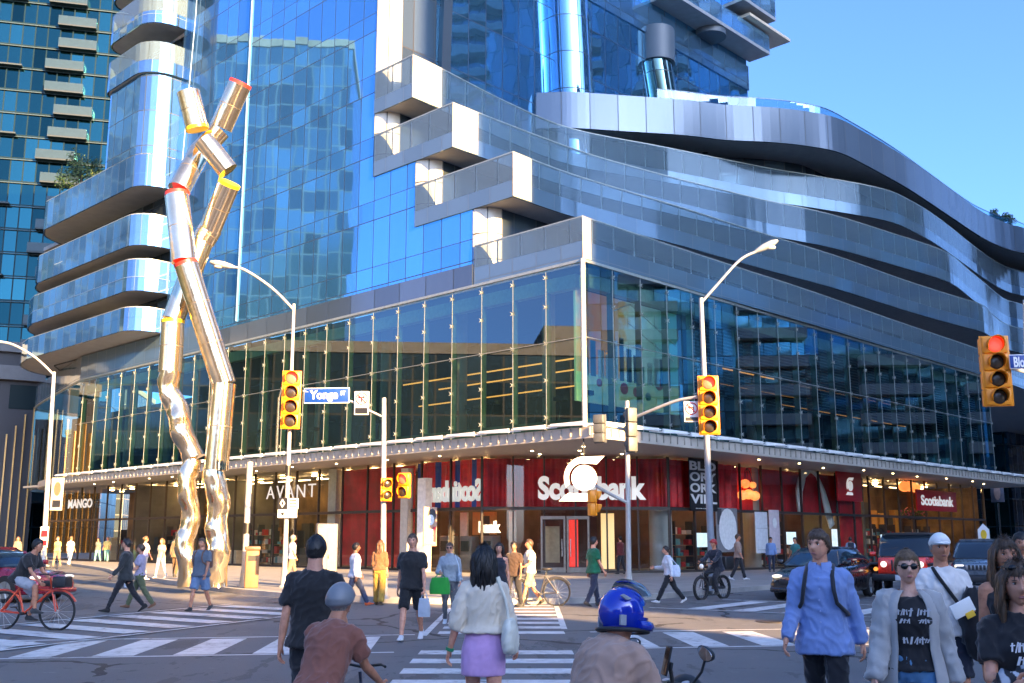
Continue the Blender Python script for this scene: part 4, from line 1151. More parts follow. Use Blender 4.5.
def seg(a, b_, Y0, Y1, rpx, cap0=None, cap1=None):
    p0 = atY(*a, Y0); p1 = atY(*b_, Y1); r_ = rpx * (Y0 + Y1) / 2 / F / 2
    mb = MB(); ax_ = (p1 - p0).normalized(); L = (p1 - p0).length
    ks = max(2, int(L / 1.3))
    mb.tube([p0, p1], r_, 44)
    for i in range(1, ks):
        q = p0 + ax_ * (L * i / ks); mb.tube([q - ax_ * .012, q + ax_ * .012], r_ * 1.008, 44, 1)
    for q, e in ((p0, 1), (p1, -1)): mb.tube([q + ax_ * e * .002, q + ax_ * e * .05], r_ * 1.012, 44)
    o = mb.build('tube_segment', [M_CHROME, M_SEAM], SCU, world=True)
    for (p, dr, cp) in ((p0, -1, cap0), (p1, 1, cap1)):
        if cp:
            c_ = MB(); c_.tube([p - ax_ * dr * .05, p + ax_ * dr * .06], r_ * 1.015, 40); c_.build('end_cap', cp, o, world=True)
def crumple(nodes, rpx, name='crumpled_tube', seed=1):
    rr = random.Random(seed); pts = [atY(x, y, Y) for x, y, Y in nodes]
    path = []
    for i in range(len(pts) - 1):
        n = max(3, int((pts[i + 1] - pts[i]).length / .12))
        for j in range(n): path.append(pts[i].lerp(pts[i + 1], j / n))
    path.append(pts[-1])
    rings = []
    Yd = nodes[0][2]; r_ = rpx * Yd / F / 2
    ph = rr.uniform(0, 6)
    for i, p in enumerate(path):
        f = 1 + .07 * math.sin(i * 1.15 + ph) * (.4 + .6 * rr.random())
        t = (path[min(i + 1, len(path) - 1)] - path[max(i - 1, 0)]).normalized(); u_ = V((1, 0, 0)); u_ = (u_ - t * u_.dot(t)).normalized(); w2 = t.cross(u_)
        off = V((.05 * math.sin(i * .5 + ph), .05 * math.cos(i * .37), 0))
        rings.append([p + off + (u_ * math.cos(a) + w2 * math.sin(a)) * (r_ * (1 + (f - 1) * (.6 + .4 * math.cos(2 * a + i * .3)) + .15 * noise.noise(V((math.cos(a) * 1.3, math.sin(a) * 1.3, i * .33 + seed * 7))) - .10 * abs(noise.noise(V((math.cos(a) * 2.5, math.sin(a) * 2.5, i * .7 + seed * 3)))))) for a in [2 * PI * q / 30 for q in range(30)]])
    mb = MB(); mb.loft(rings, 0, True); mb.build(name, M_CHROME, SCU, world=True)
gA, gB = gnd(189, 589, .15), gnd(218, 589, .15)
YA, YB = gA.y, gB.y - .2
crumple([(188, 587, YA), (186, 540, YA), (191, 505, YA), (186, 478, YA), (192, 458, YA)], 19, seed=2)
crumple([(192, 458, YA), (181, 425, YA), (170, 392, YA), (170, 372, YA)], 22, seed=3)
seg((170, 372), (173, 322), YA, YA, 23, None, M_CAPY)
seg((173, 320), (203, 241), YA, YA + .3, 22)
seg((203, 241), (211, 228), YA + .3, YA + .3, 24)
seg((209, 232), (229, 184), YA + .3, YA - .3, 23, None, M_CAPY)
seg((228, 171), (204, 140), YA - .5, YA - .7, 22)
seg((197, 128), (188, 92), YA - .5, YA - .7, 24, M_CAPY)
crumple([(217, 587, YB), (218, 540, YB), (217, 500, YB), (215, 470, YB)], 22, seed=5)
seg((216, 470), (224, 384), YB, YB, 24)
seg((224, 384), (186, 264), YB, YB - .4, 24, None, M_CAPR)
seg((184, 262), (177, 195), YB - .4, YB - .2, 25, None, M_CAPR)
seg((179, 190), (200, 152), YB - .2, YB + .4, 23)
seg((200, 152), (220, 130), YB + .4, YB + .4, 23)
seg((221, 128), (240, 84), YB + .4, YB + .1, 24, None, M_CAPR)

# ------------------------------------------------------------------ lamp posts, signal poles, traffic signals and street signs
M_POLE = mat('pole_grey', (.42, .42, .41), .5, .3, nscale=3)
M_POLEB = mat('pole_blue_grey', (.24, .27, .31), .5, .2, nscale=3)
M_SIGY = mat('signal_yellow', (.78, .26, .006), .4, var=.06)
M_LENS = mat('dark_lens', (.03, .022, .015), .25)
M_REDLENS = mat('red_lens_lit', (1, .1, .05), .4, var=0, emit=(1, .05, .03), estr=.22)
M_SODIUM = mat('lamp_glass', (.5, .5, .48), .2)
def post(name, label, cat, base, top, r0, r1, arm=None, head=True, m=None, r_arm=.045, band=None, cap=True):
    """base, top: world points; arm: world points of the bracket; head: lamp at its end"""
    m = m or M_POLE
    t = thing(name, label, cat, base)
    L = lambda p: V(p) - V(base)
    b = MB(); T = L(top); b.tube([(0, 0, 0), T * .5, T], [r0, (r0 + r1) / 2, r1], 14); b.build('pole', m, t)
    b = MB(); b.tube([(0, 0, -.02), (0, 0, .05)], r0 * 2.2, 14); b.tube([(0, 0, .05), (0, 0, .55)], [r0 * 1.5, r0 * 1.12], 14); b.build('pole_base', m, t)
    if band: 
        b = MB(); q = T * band; b.tube([q, q + T.normalized() * .35], r0 * 1.12, 12); b.build('band', M_BLACKP, t)
    if arm:
        for A in arm if isinstance(arm[0], (list, tuple)) and not isinstance(arm[0][0], (int, float)) else [arm]:
            P_ = [L(p) for p in A]; sm = []
            for i in range(len(P_) - 1):
                for j in range(6):
                    tt = j / 6; p0 = P_[max(i - 1, 0)]; p1 = P_[i]; p2 = P_[i + 1]; p3 = P_[min(i + 2, len(P_) - 1)]
                    sm.append(.5 * (2 * p1 + (p2 - p0) * tt + (2 * p0 - 5 * p1 + 4 * p2 - p3) * tt * tt + (3 * p1 - p0 - 3 * p2 + p3) * tt ** 3))
            sm.append(P_[-1])
            b = MB(); b.tube(sm, r_arm, 8); b.build('arm', m, t)
            if head:
                e = P_[-1]; d = (P_[-1] - P_[-2]).normalized(); Mx = frame(e, d).to_3x3()
                h = MB(); h.loft([[e + Mx @ V((x, w_ * math.cos(a), hh * math.sin(a) + .02)) for a in [2 * PI * q / 12 for q in range(12)]] for x, w_, hh in ((-.12, .04, .04), (.0, .09, .08), (.25, .17, .12), (.55, .16, .11), (.74, .06, .05))])
                ho = h.build('lamp_head', m, t)
                g_ = MB(); g_.ell(e + Mx @ V((.40, 0, -.07)), (.2, .12, .08), 0, 12, 8); g_.build('lamp_glass', M_SODIUM, ho)
    return t
def pt(px, py, Y): return atY(px, py, Y)
def on_walk(px, py): return gnd(px, py, .15)
bA = on_walk(284, 587); YA_ = bA.y
post('lamp_post', 'tall sunlit lamp post with its cobra head bent over the sculpture', 'lamp post', bA, pt(294, 304, YA_), .085, .05, [pt(294, 310, YA_), pt(272, 288, YA_), pt(245, 270, YA_), pt(231, 267, YA_)], band=.38)
bB = on_walk(713, 590); YB_ = bB.y
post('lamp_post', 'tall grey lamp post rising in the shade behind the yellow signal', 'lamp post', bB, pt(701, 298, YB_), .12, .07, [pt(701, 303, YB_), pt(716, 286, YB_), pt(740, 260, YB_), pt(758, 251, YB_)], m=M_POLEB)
bC = on_walk(43, 566); YC_ = bC.y
tC = post('lamp_post', 'far left lamp post with a poster banner and a long curved arm', 'lamp post', bC, pt(54, 372, YC_), .16, .10, [pt(54, 375, YC_), pt(36, 358, YC_), pt(14, 345, YC_), pt(-4, 341, YC_)], r_arm=.07)
b4_ = on_walk(629, 590); Y4 = b4_.y
post('signal_pole', 'sunlit signal pole in front of the bank entrance with a curved mast arm', 'signal pole', b4_, pt(627, 401, Y4), .085, .07, [[pt(629, 420, Y4), pt(650, 411, Y4 - .6), pt(676, 401, Y4 - 1.2), pt(697, 397, Y4 - 1.6)], [pt(628, 503, Y4), pt(612, 495, Y4 - .2), pt(596, 486, Y4 - .4)], [pt(628, 430, Y4), pt(604, 425, Y4)]], head=False, r_arm=.05)
b3_ = on_walk(383, 598); Y3 = b3_.y
post('signal_pole', 'signal pole on the left carrying the blue street name sign', 'signal pole', b3_, pt(384, 398, Y3), .085, .06, [[pt(383, 417, Y3), pt(366, 409, Y3), pt(347, 400, Y3), pt(303, 391, Y3)]], head=False, r_arm=.03)
b5_ = on_walk(244, 587)
post('plain_pole', 'plain sunlit pole with a dark band beside the sculpture', 'pole', b5_, pt(250, 462, b5_.y), .11, .10, band=.42)
b6_ = V((14.6, 26.2, 0.0)); Y6 = 26.0
post('signal_pole', 'signal pole at the right edge holding the big yellow signal', 'signal pole', gnd(1032, 606), pt(1026, 300, gnd(1032, 606).y), .10, .08, [[pt(1026, 372, gnd(1032, 606).y), pt(1000, 365, 24.5)]], head=False, r_arm=.05)
def signal(px0, px1, py0, py1, Y, yaw, label, nl=4, lit=0, m=None, cat='traffic signal', grp=None):
    c = atY((px0 + px1) / 2, (py0 + py1) / 2, Y)
    h_ = (atY(px0, py0, Y) - atY(px0, py1, Y)).length; w_ = (px1 - px0) * Y / F * .96
    t = thing('traffic_signal', label, cat, c, yaw, grp)
    d_ = w_ * .55
    b = MB()
    for i in range(nl):
        z = h_ / 2 - (i + .5) * h_ / nl; b.rbox((0, d_ / 2, z), (w_ * .86, d_, h_ / nl * .97), .03)
    b.rbox((0, .06, 0), (w_, .03, h_ * 1.02), .012)
    b.build('housing', m or M_SIGY, t)
    for i in range(nl):
        z = h_ / 2 - (i + .5) * h_ / nl; r_ = min(w_ * .36, h_ / nl * .42)
        l = MB(); l.ell((0, -.005, z), (r_, .05, r_), 0, 18, 10); l.build('lens', M_REDLENS if i == lit else M_LENS, t)
        v = MB(); n = 14; rin = []; dep = w_ * .42
        pts = []; fs = []
        for q in range(n + 1):
            a = R(-30) + R(240) * q / n
            for rr2, yy in ((r_ * 1.04, .0), (r_ * 1.04, -dep * (.35 + .65 * math.sin(max(0, min(PI, (a + R(30)) / R(240) * PI))))), (r_ * 1.12, -dep * (.35 + .65 * math.sin(max(0, min(PI, (a + R(30)) / R(240) * PI))))), (r_ * 1.12, 0)):
                pts.append(V((rr2 * math.cos(a), yy, z + rr2 * math.sin(a))))
        for q in range(n):
            for e in range(4): fs.append((q * 4 + e, q * 4 + (e + 1) % 4, q * 4 + 4 + (e + 1) % 4, q * 4 + 4 + e))
        v.add(pts, fs, 0, True); v.build('visor', m or M_SIGY, t)
    return t
signal(281, 301, 371, 428, YA_ - .35, R(8), 'orange four lens traffic signal showing red on the sunlit lamp post')
signal(698, 720, 376, 434, Y4 - 1.75, R(-3), 'yellow four lens traffic signal showing red beside the no left turn sign')
signal(982, 1012, 336, 405, 24.2, R(-8), 'big orange four lens traffic signal showing red at the right edge')
M_SIGG = mat('signal_back', (.10, .105, .105), .5, .2)
def back_signal(px0, px1, py0, py1, Y, yaw, label): return signal(px0, px1, py0, py1, Y, yaw, label, nl=3, lit=-1, m=M_SIGG)
back_signal(594, 608, 415, 443, Y4, R(150), 'grey back of a signal left of the sunlit signal pole')
back_signal(623, 636, 408, 452, Y4 - .2, R(205), 'grey back of a signal fixed on the sunlit signal pole')
signal(381, 393, 478, 501, Y3 - .3, R(25), 'yellow two lens walk signal turned aside on the left signal pole', nl=2, lit=-1, cat='walk signal')
signal(396, 410, 473, 498, Y3 + .1, R(-20), 'orange walk signal with a lit hand next to the yellow one', nl=2, lit=0, cat='walk signal')
signal(589, 603, 490, 516, Y4 - .5, R(100), 'walk signal hung on the short arm under the white emblem', nl=2, lit=-1, cat='walk signal')
# street name signs
M_BLUE_S = mat('sign_blue', (.006, .045, .26), .4, var=.06)
def name_sign(px0, px1, py0, py1, Y, yaw, txt, label, w_txt=.62):
    c = atY((px0 + px1) / 2, (py0 + py1) / 2, Y); w_ = (px1 - px0) * Y / F; h_ = (py1 - py0) * Y / F
    t = thing('street_sign', label, 'street sign', c, yaw)
    b = MB(); b.rbox((0, .025, 0), (w_, .04, h_), .03); b.build('plate', M_LETTERP, t)
    b = MB(); b.rbox((0, .018, 0), (w_ * .98, .04, h_ * .90), .02); b.build('blue_field', M_BLUE_S, t)
    b = MB(); add_text(b, txt[0], Matrix.Translation((-w_ * .06, -.003, -h_ * .03)), w_ * w_txt, h_ * .72, .012, 0, .03)
    if len(txt) > 1: add_text(b, txt[1], Matrix.Translation((w_ * .36, -.003, h_ * .14)), w_ * .11, h_ * .26, .012, 0, .03)
    b.build('lettering', M_LETTERP, t)
    return t
name_sign(303, 350, 387.5, 403.5, Y3 - .08, R(-6), ('Yonge', 'ST'), 'blue street sign reading Yonge on the left signal pole')
name_sign(1010, 1040, 354, 369, 24.0, R(-5), ('Bloor', 'ST'), 'blue street sign cut off by the right edge of the picture')
# turn restriction signs
def ring_sign(px0, px1, py0, py1, Y, yaw, kind, label):
    c = atY((px0 + px1) / 2, (py0 + py1) / 2, Y); w_ = (px1 - px0) * Y / F; h_ = (py1 - py0) * Y / F
    t = thing('turn_sign', label, 'traffic sign', c, yaw)
    b = MB(); b.rbox((0, .02, 0), (w_, .03, h_), .015); b.build('plate', M_LETTERP, t)
    zc = h_ / 2 - w_ * .5; b = MB()
    def pol(p, m_, d=.006): b.extrude([(x * w_, zc + z * w_) for x, z in p], Matrix.Identity(4), -d, .01, m_)
    ring = 36
    vs = []; fs = []
    for i in range(ring):
        a = 2 * PI * i / ring
        for rr2, yy in ((.42, -.008), (.35, -.008), (.35, .008), (.42, .008)): vs.append((rr2 * w_ * math.cos(a), yy, zc + rr2 * w_ * math.sin(a)))
    for i in range(ring):
        for e in range(4): fs.append((i * 4 + e, i * 4 + (e + 1) % 4, ((i + 1) % ring) * 4 + (e + 1) % 4, ((i + 1) % ring) * 4 + e))
    b.add(vs, fs, 1)
    if kind == 'left':
        pol([(.08, -.25), (.16, -.25), (.16, .08), (.12, .14), (-.08, .14), (-.08, .24), (-.26, .08), (-.08, -.06), (-.08, .05), (.08, .05)], 0)
    else:
        pol([(-.04, -.25), (.04, -.25), (.04, .02), (.12, .06), (.12, -.02), (.27, .1), (.12, .22), (.12, .15), (.0, .10), (-.12, .15), (-.12, .22), (-.27, .1), (-.12, -.02), (-.12, .06), (-.04, .02)], 0)
    pol([(-.30, .25), (-.25, .30), (.30, -.25), (.25, -.30)], 1, .010)
    b.bbox((-w_ * .42, -.004, -h_ / 2 + .03), (w_ * .42, .006, -h_ / 2 + (h_ - w_) * .8), 2)
    b.build('symbol', [M_BLACKP, M_REDSIGN, M_BLACKP], t)
ring_sign(354, 369, 391, 415, Y3 - .12, R(-4), 'both', 'white no turns sign with a red ring beside the blue street sign')
ring_sign(684, 699, 401, 422, Y4 - 1.5, R(-2), 'left', 'white no left turn sign with a red ring left of the yellow signal')
# lane signs on the sunlit post
t = thing('lane_sign', 'black and white lane signs with a diamond on the sunlit lamp post', 'traffic sign', atY(288, 508, YA_ - .2), R(-2))
u_ = (YA_ - .2) / F
b = MB(); b.bbox((-10.5 * u_, 0, -1 * u_), (-1 * u_, .03, 10 * u_)); b.build('black_plate', M_BLACKP, t)
b = MB(); b.bbox((-.6 * u_, 0, -1 * u_), (10 * u_, .03, 9.5 * u_)); b.bbox((-10 * u_, 0, -9.5 * u_), (9 * u_, .03, -1.5 * u_)); b.build('white_plate', M_LETTERP, t)
b = MB(); b.extrude([(-5.7 * u_ + math.cos(a) * 2.6 * u_, 4.6 * u_ + math.sin(a) * 4.2 * u_) for a in (0, PI / 2, PI, 3 * PI / 2)], Matrix.Identity(4), -.008, .0, 1)
b.extrude([(-5.7 * u_ + math.cos(a) * 1.3 * u_, 4.6 * u_ + math.sin(a) * 2.5 * u_) for a in (0, PI / 2, PI, 3 * PI / 2)], Matrix.Identity(4), -.012, .0, 0)
for i in range(3): b.bbox((1.2 * u_, -.006, (1.2 + i * 2.8) * u_), (8.4 * u_, .01, (2.4 + i * 2.8) * u_), 0)
b.bbox((-4 * u_, -.006, -6.1 * u_), (6 * u_, .01, -5.2 * u_), 0); b.extrude([(-4 * u_, -3.4 * u_), (-4 * u_, -7.9 * u_), (-8 * u_, -5.65 * u_)], Matrix.Identity(4), -.006, 0, 0)
b.build('symbol', [M_BLACKP, M_LETTERP], t)
# banner and red parking sign on the far left post
t = thing('post_banner', 'brown and white picture banner hanging on the far left lamp post', 'banner', atY(57, 494, YC_ - .1), R(0)); u_ = YC_ / F
b = MB(); b.rbox((0, .02, 0), (12 * u_, .04, 32 * u_), .01); b.build('cloth', mat('banner_cloth', (.42, .36, .30), .7), t)
b = MB(); b.bbox((-4 * u_, -.01, -13 * u_), (4 * u_, .0, -6 * u_), 0); b.extrude([(3.5 * u_ * math.cos(a), 5 * u_ + 7 * u_ * math.sin(a)) for a in [2 * PI * i / 16 for i in range(16)]], Matrix.Identity(4), -.01, .0, 1); b.build('print_pattern', [M_BLACKP, mat('banner_brown', (.16, .08, .04), .6)], t)
t = thing('parking_sign', 'small white sign with a red panel low on the far left lamp post', 'traffic sign', atY(44, 537, YC_ - .2), 0)
b = MB(); b.rbox((0, .02, 0), (8 * u_, .03, 20 * u_), .01); b.build('plate', M_LETTERP, t)
b = MB(); b.bbox((-3.2 * u_, -.008, 0), (3.2 * u_, 0, 6.5 * u_)); b.bbox((-3.2 * u_, -.008, -8.5 * u_), (3.2 * u_, 0, -3 * u_)); b.build('red_panel', M_REDSIGN, t)
# cabinet, wooden post and barrier on the pavement
p = on_walk(325, 588); t = thing('utility_cabinet', 'tall grey metal cabinet on the sunlit pavement before the red shop', 'cabinet', p, R(20)); u_ = p.y / F
b = MB(); b.rbox((0, 0, 31 * u_), (21 * u_, 10 * u_, 62 * u_), .04); b.build('body', mat('cabinet_grey', (.10, .10, .10), .5, .2), t)
b = MB(); b.bbox((-9.4 * u_, -5.3 * u_, 5 * u_), (-.2 * u_, -4.9 * u_, 58 * u_)); b.bbox((.2 * u_, -5.3 * u_, 5 * u_), (9.4 * u_, -4.9 * u_, 58 * u_)); d_ = b.build('door', mat('cabinet_door', (.12, .12, .12), .5, .2), t)
b = MB(); b.rbox((1.2 * u_, -5.6 * u_, 30 * u_), (.7 * u_, .6 * u_, 4 * u_), .01); b.build('handle', M_BLACKP, d_)
p = on_walk(251, 588); t = thing('wooden_bin', 'brown wooden litter bin beside the plain pole', 'litter bin', p, R(15)); u_ = p.y / F
b = MB(); b.rbox((0, 0, 18 * u_), (13 * u_, 12 * u_, 36 * u_), .03); b.build('body', mat('bin_wood', (.20, .10, .045), .6, bump=.2), t)
b = MB(); b.rbox((0, 0, 38 * u_), (15 * u_, 13.5 * u_, 4 * u_), .03); b.build('lid', mat('bin_lid', (.10, .06, .035), .5), t)
b = MB(); b.bbox((-4 * u_, -6.4 * u_, 26 * u_), (4 * u_, -5.8 * u_, 31 * u_)); b.build('slot', M_BLACKP, t)
p = on_walk(1003, 560); t = thing('poster_stand', 'far poster stand with a pale figure at the end of the shop front', 'advert', p, R(-30)); u_ = p.y / F
b = MB(); b.tube([(0, 0, 0), (0, 0, 55 * u_)], .06, 8); b.build('pole', M_BLACKP, t)
b = MB(); b.rbox((0, 0, 68 * u_), (12 * u_, .1, 24 * u_), .03); b.build('board', mat('poster_blue', (.14, .16, .22), .5), t)
b = MB(); b.extrude([(3 * u_ * math.cos(a), 66 * u_ + 8 * u_ * math.sin(a)) for a in [2 * PI * i / 14 for i in range(14)]], Matrix.Translation((0, -.06, 0)), -.01, .0, 0); b.build('print', mat('poster_skin', (.55, .38, .32), .5), t)
t = thing('school_sign', 'small pale warning sign with a yellow figure above the grey off-road car', 'traffic sign', atY(984, 537, 44), R(-30))
b = MB(); b.extrude([(.0, .55), (.22, .3), (.22, -.5), (-.22, -.5), (-.22, .3)][::-1], Matrix.Identity(4), -.02, .02); b.build('plate', M_LETTERP, t)
b = MB(); b.extrude([(.12 * math.cos(a), .1 + .2 * math.sin(a)) for a in [2 * PI * i / 10 for i in range(10)]], Matrix.Identity(4), -.03, .0); b.build('symbol', mat('sign_yellow', (.8, .5, .02), .5), t)
b = MB(); b.tube([(0, .04, -.5), (0, .04, -1.55)], .03, 8); b.build('pole', M_POLE, t)

# ------------------------------------------------------------------ neighbours: teal tower, slatted building, far blocks
M_TEALF = panel('far_teal_glass', (.012, .058, .075), 1.5, 3.05, .16, (.004, .014, .018), metal=.96, rough=.07, tilt=.04, vary=.55, lit=.012, litcol=(1, .75, .4))  # the far left tower's shade is put into this dark colour
M_BLUEF = panel('far_blue_glass', (.02, .10, .20), 1.5, 3.05, .12, (.015, .035, .055), metal=.6, rough=.05, tilt=.04, vary=.6)
M_TEALF.node_tree.nodes['Principled BSDF'].inputs['Specular IOR Level'].default_value = .12
M_TEALC = mat('shade_toned_slab', (.008, .018, .024), .6)  # slabs, rails and floor edges are coloured dark in place of shade
def far_tower(name, label, P0, wl, wr, h, ml, mr, angL, zb=.15):
    """corner P0 towards the camera; wl metres along angL to the left, wr to the right"""
    t = thing(name, label, 'building', (P0[0], P0[1], 0), angL)
    b = MB(); b.wall([(-wl, 0), (0, 0)], zb, h); b.build('wall', ml, t)
    b = MB(); b.wall([(0, 0), (0, wr), (-wl, wr), (-wl, 0)], zb, h); b.build('wall', mr, t)
    b = MB(); b.prism([(-wl, 0), (0, 0), (0, wr), (-wl, wr)], h, h + 1.2); b.build('roof', M_DCONC, t)
    return t
Pt = atY(97, 540, 128); tt = far_tower('balcony_tower', 'teal glass tower, coloured dark as if in shade, with a staggered column of balconies on the far left', Pt, 34, 16, 118, M_TEALF, M_BLUEF, R(14))
z = 6.0; i = 0
rr = random.Random(8)
while z < 114:
    f = MB(); dx = .9 * math.sin(i * 1.7); x0 = -9.6 + dx
    f.bbox((x0, -1.1, z), (x0 + 4.6, -.02, z + .22)); o = f.build('balcony', M_TEALC, tt)
    g_ = MB(); g_.wall([(x0, -.03), (x0, -1.1), (x0 + 4.6, -1.1), (x0 + 4.6, -.03)], z + .2, z + 1.3, th=.03); g_.build('balustrade', mat('shade_toned_balustrade', (.008, .028, .04), .4, .3), o)
    f = MB(); f.bbox((-34, -.22, z - .12), (.0, -.01, z - .02)); f.build('floor_edge', mat('floor_edge', (.010, .032, .04), .6), tt)
    if i % 3 == 0:
        f = MB(); f.bbox((-26, -1.0, z), (-13, -.02, z + .2)); f.build('balcony', M_TEALC, tt)
    z += 3.05; i += 1
# slatted building with vertical gold fins, dark frame above
Ps = atY(28, 540, 104)
t = thing('slatted_building', 'dark low building with upright gold fins at the left edge', 'building', (Ps.x, Ps.y, 0), R(30))
b = MB(); b.bbox((-26, 0, .15), (0, 14, 20.0)); b.build('wall', mat('slat_back', (.02, .022, .03), .6), t)
b = MB()
rr = random.Random(4)
for i in range(34):
    x = -25.6 + i * .76; top = 13.2 + 1.5 * math.sin(i * .8) ; b.bbox((x, -.45, .3), (x + .12, -.02, top))
b.build('fins', mat('gold_fin', (.50, .30, .10), .4, .3), t)
b = MB(); b.bbox((-26.2, -.8, 17.2), (.3, 14.2, 18.6)); b.bbox((-26.2, -.6, 20), (.3, 14.2, 21)); b.build('roof', M_DCONC, t)
for i in range(7):
    b = MB(); b.bbox((-25 + i * 3.7, -.06, 14.4), (-22.2 + i * 3.7, -.01, 16.8)); b.build('window', M_TEALF, t)
# far blocks closing the two streets
block('far_block', 'pale far block closing the street beyond the right end of the shops', (100, 172), 16, 10, 26, R(-40), M_OFFICE)
block('far_block', 'brown far block beyond the parked cars at the right edge', (82, 122), 9, 9, 17, R(-44), M_OFFICE2)
block('far_block', 'blue glass far block behind the slatted building', (-100, 176), 14, 14, 52, R(20), M_BLUEF)
block('far_block', 'grey far block at the end of the left road', (-120, 250), 30, 14, 36, R(8), M_OFFICE)
far_tower('glass_block', 'dark green glass block beyond the far right end of the bands', atY(1016, 540, 118), 6, 30, 21, M_TEALF, M_BLUEF, R(-46))

# ------------------------------------------------------------------ planting on the roofs
def leaves(mb, c, rad, n, size, rr, mats=(0, 1, 2)):
    for i in range(n):
        d = V((rr.gauss(0, 1), rr.gauss(0, 1), rr.gauss(0, 1))).normalized() * (rr.random() ** .45)
        q = V(c) + V((d.x * rad[0], d.y * rad[1], d.z * rad[2]))
        n_ = V((rr.uniform(-1, 1), rr.uniform(-1, 1), rr.uniform(-.4, 1))).normalized(); u_ = n_.orthogonal().normalized() * size * rr.uniform(.6, 1.3); v_ = n_.cross(u_) * .55
        mb.add([q - u_, q - v_, q + u_, q + v_], [(0, 1, 2, 3)], rr.choice(mats))
LEAFM = [mat('leaf_dark', (.022, .05, .018), .6, var=.3), mat('leaf_mid', (.045, .085, .022), .6, var=.3), mat('leaf_light', (.10, .14, .03), .6, var=.3)]
def roof_tree(px, py_top, py_bot, Y, wpx, label, seed, zb=None):
    rr = random.Random(seed); base = atY(px, py_bot, Y); top = atY(px, py_top, Y)
    if zb is not None: base.z = zb
    H = top.z - base.z; Wd = wpx * Y / F
    t = thing('tree', label, 'tree', base)
    b = MB(); b.tube([(0, 0, 0), (.05, 0, H * .35), (-.03, .05, H * .75)], [H * .035, H * .025, H * .01], 8)
    for i in range(5):
        a = rr.uniform(0, 6.28); z = H * rr.uniform(.25, .55); b.tube([(0, 0, z), (Wd * .3 * math.cos(a), Wd * .3 * math.sin(a), z + H * .22)], [H * .016, H * .006], 6)
    b.build('trunk', mat('bark', (.10, .07, .05), .8), t)
    b = MB()
    for i in range(15):
        c = V((rr.uniform(-.36, .36) * Wd, rr.uniform(-.36, .36) * Wd, H * rr.uniform(.42, .9))); leaves(b, c, (Wd * .17, Wd * .17, H * .11), 150, Wd * .022 + .03, rr)
    b.build('crown', LEAFM, t)
roof_tree(78, 150, 222, 86, 44, 'dark green tree growing on the left roof terrace', 3, zb=26.1)
roof_tree(96, 158, 222, 84, 26, 'smaller bushy tree beside the round bay on the terrace', 9, zb=26.1)
roof_tree(1001, 206, 226, 97, 26, 'small bush on the roof edge at the far right', 6, zb=30.0)
# ------------------------------------------------------------------ people: one fused body mesh each, clothing and hair as children
def fuse(mb, voxel, smooth=3, fac=.5):
    me = bpy.data.meshes.new('tmp'); me.from_pydata([tuple(p) for p in mb.v], [], mb.f); me.update()
    bm = bmesh.new(); bm.from_mesh(me); bmesh.ops.remove_doubles(bm, verts=bm.verts[:], dist=1e-6); bmesh.ops.recalc_face_normals(bm, faces=bm.faces[:]); bm.to_mesh(me); bm.free()
    o = bpy.data.objects.new('tmp', me); COL.objects.link(o)
    m = o.modifiers.new('r', 'REMESH'); m.mode = 'VOXEL'; m.voxel_size = voxel
    if smooth:
        s = o.modifiers.new('s', 'SMOOTH'); s.factor = fac; s.iterations = smooth
    dg = bpy.context.evaluated_depsgraph_get(); dg.update()
    ev = bpy.data.meshes.new_from_object(o.evaluated_get(dg))
    vs = [v.co.copy() for v in ev.vertices]; ns = [v.normal.copy() for v in ev.vertices]; fs = [list(p.vertices) for p in ev.polygons]
    bpy.data.objects.remove(o); bpy.data.meshes.remove(me); bpy.data.meshes.remove(ev)
    return vs, ns, fs
def folds(vs, ns, amp, seed, f=9.0):
    s = V((seed * 3.7, seed * 1.3, 0)); out = []
    for p, n in zip(vs, ns):
        q = V((p.x * f, p.y * f, p.z * f * .55)) + s
        a = noise.noise(q); b_ = noise.noise(V((p.x * f * 2.3 + p.z * 6, p.y * f * 2.3, p.z * f * .9)) + s)
        c = (1 - abs(noise.noise(V((p.x * f * 1.5 + p.z * 9, p.y * f * 1.5, p.z * f * .8 - p.x * 7)) + s * 2))) ** 5
        out.append(p + n * (amp * (a * .8 - abs(b_) * .8 + c * 1.15 - .3) + .005))
    return out
def rot_dir(a, ab=0.0, side=1):
    """unit vector hanging down, swung forward by a, outward by ab"""
    return V((math.sin(ab) * side, -math.sin(a) * math.cos(ab), -math.cos(a) * math.cos(ab)))
def taper(mb, pts, rad, n=10, mat=0, sq=1.0):
    P = []; Rr_ = []
    for i in range(len(pts) - 1):
        k_ = 5
        for j in range(k_):
            t = j / k_; p0 = pts[max(i - 1, 0)]; p1 = pts[i]; p2 = pts[i + 1]; p3 = pts[min(i + 2, len(pts) - 1)]
            P.append(pts[i].lerp(pts[i + 1], t) * .55 + .45 * (.5 * (2 * p1 + (p2 - p0) * t + (2 * p0 - 5 * p1 + 4 * p2 - p3) * t * t + (3 * p1 - p0 - 3 * p2 + p3) * t ** 3)))
            Rr_.append(rad[i] * (1 - t) + rad[i + 1] * t)
    P.append(pts[-1]); Rr_.append(rad[-1])
    mb.tube(P, Rr_, n, mat)
def g_(x, s): return math.exp(-(x / s) ** 2)
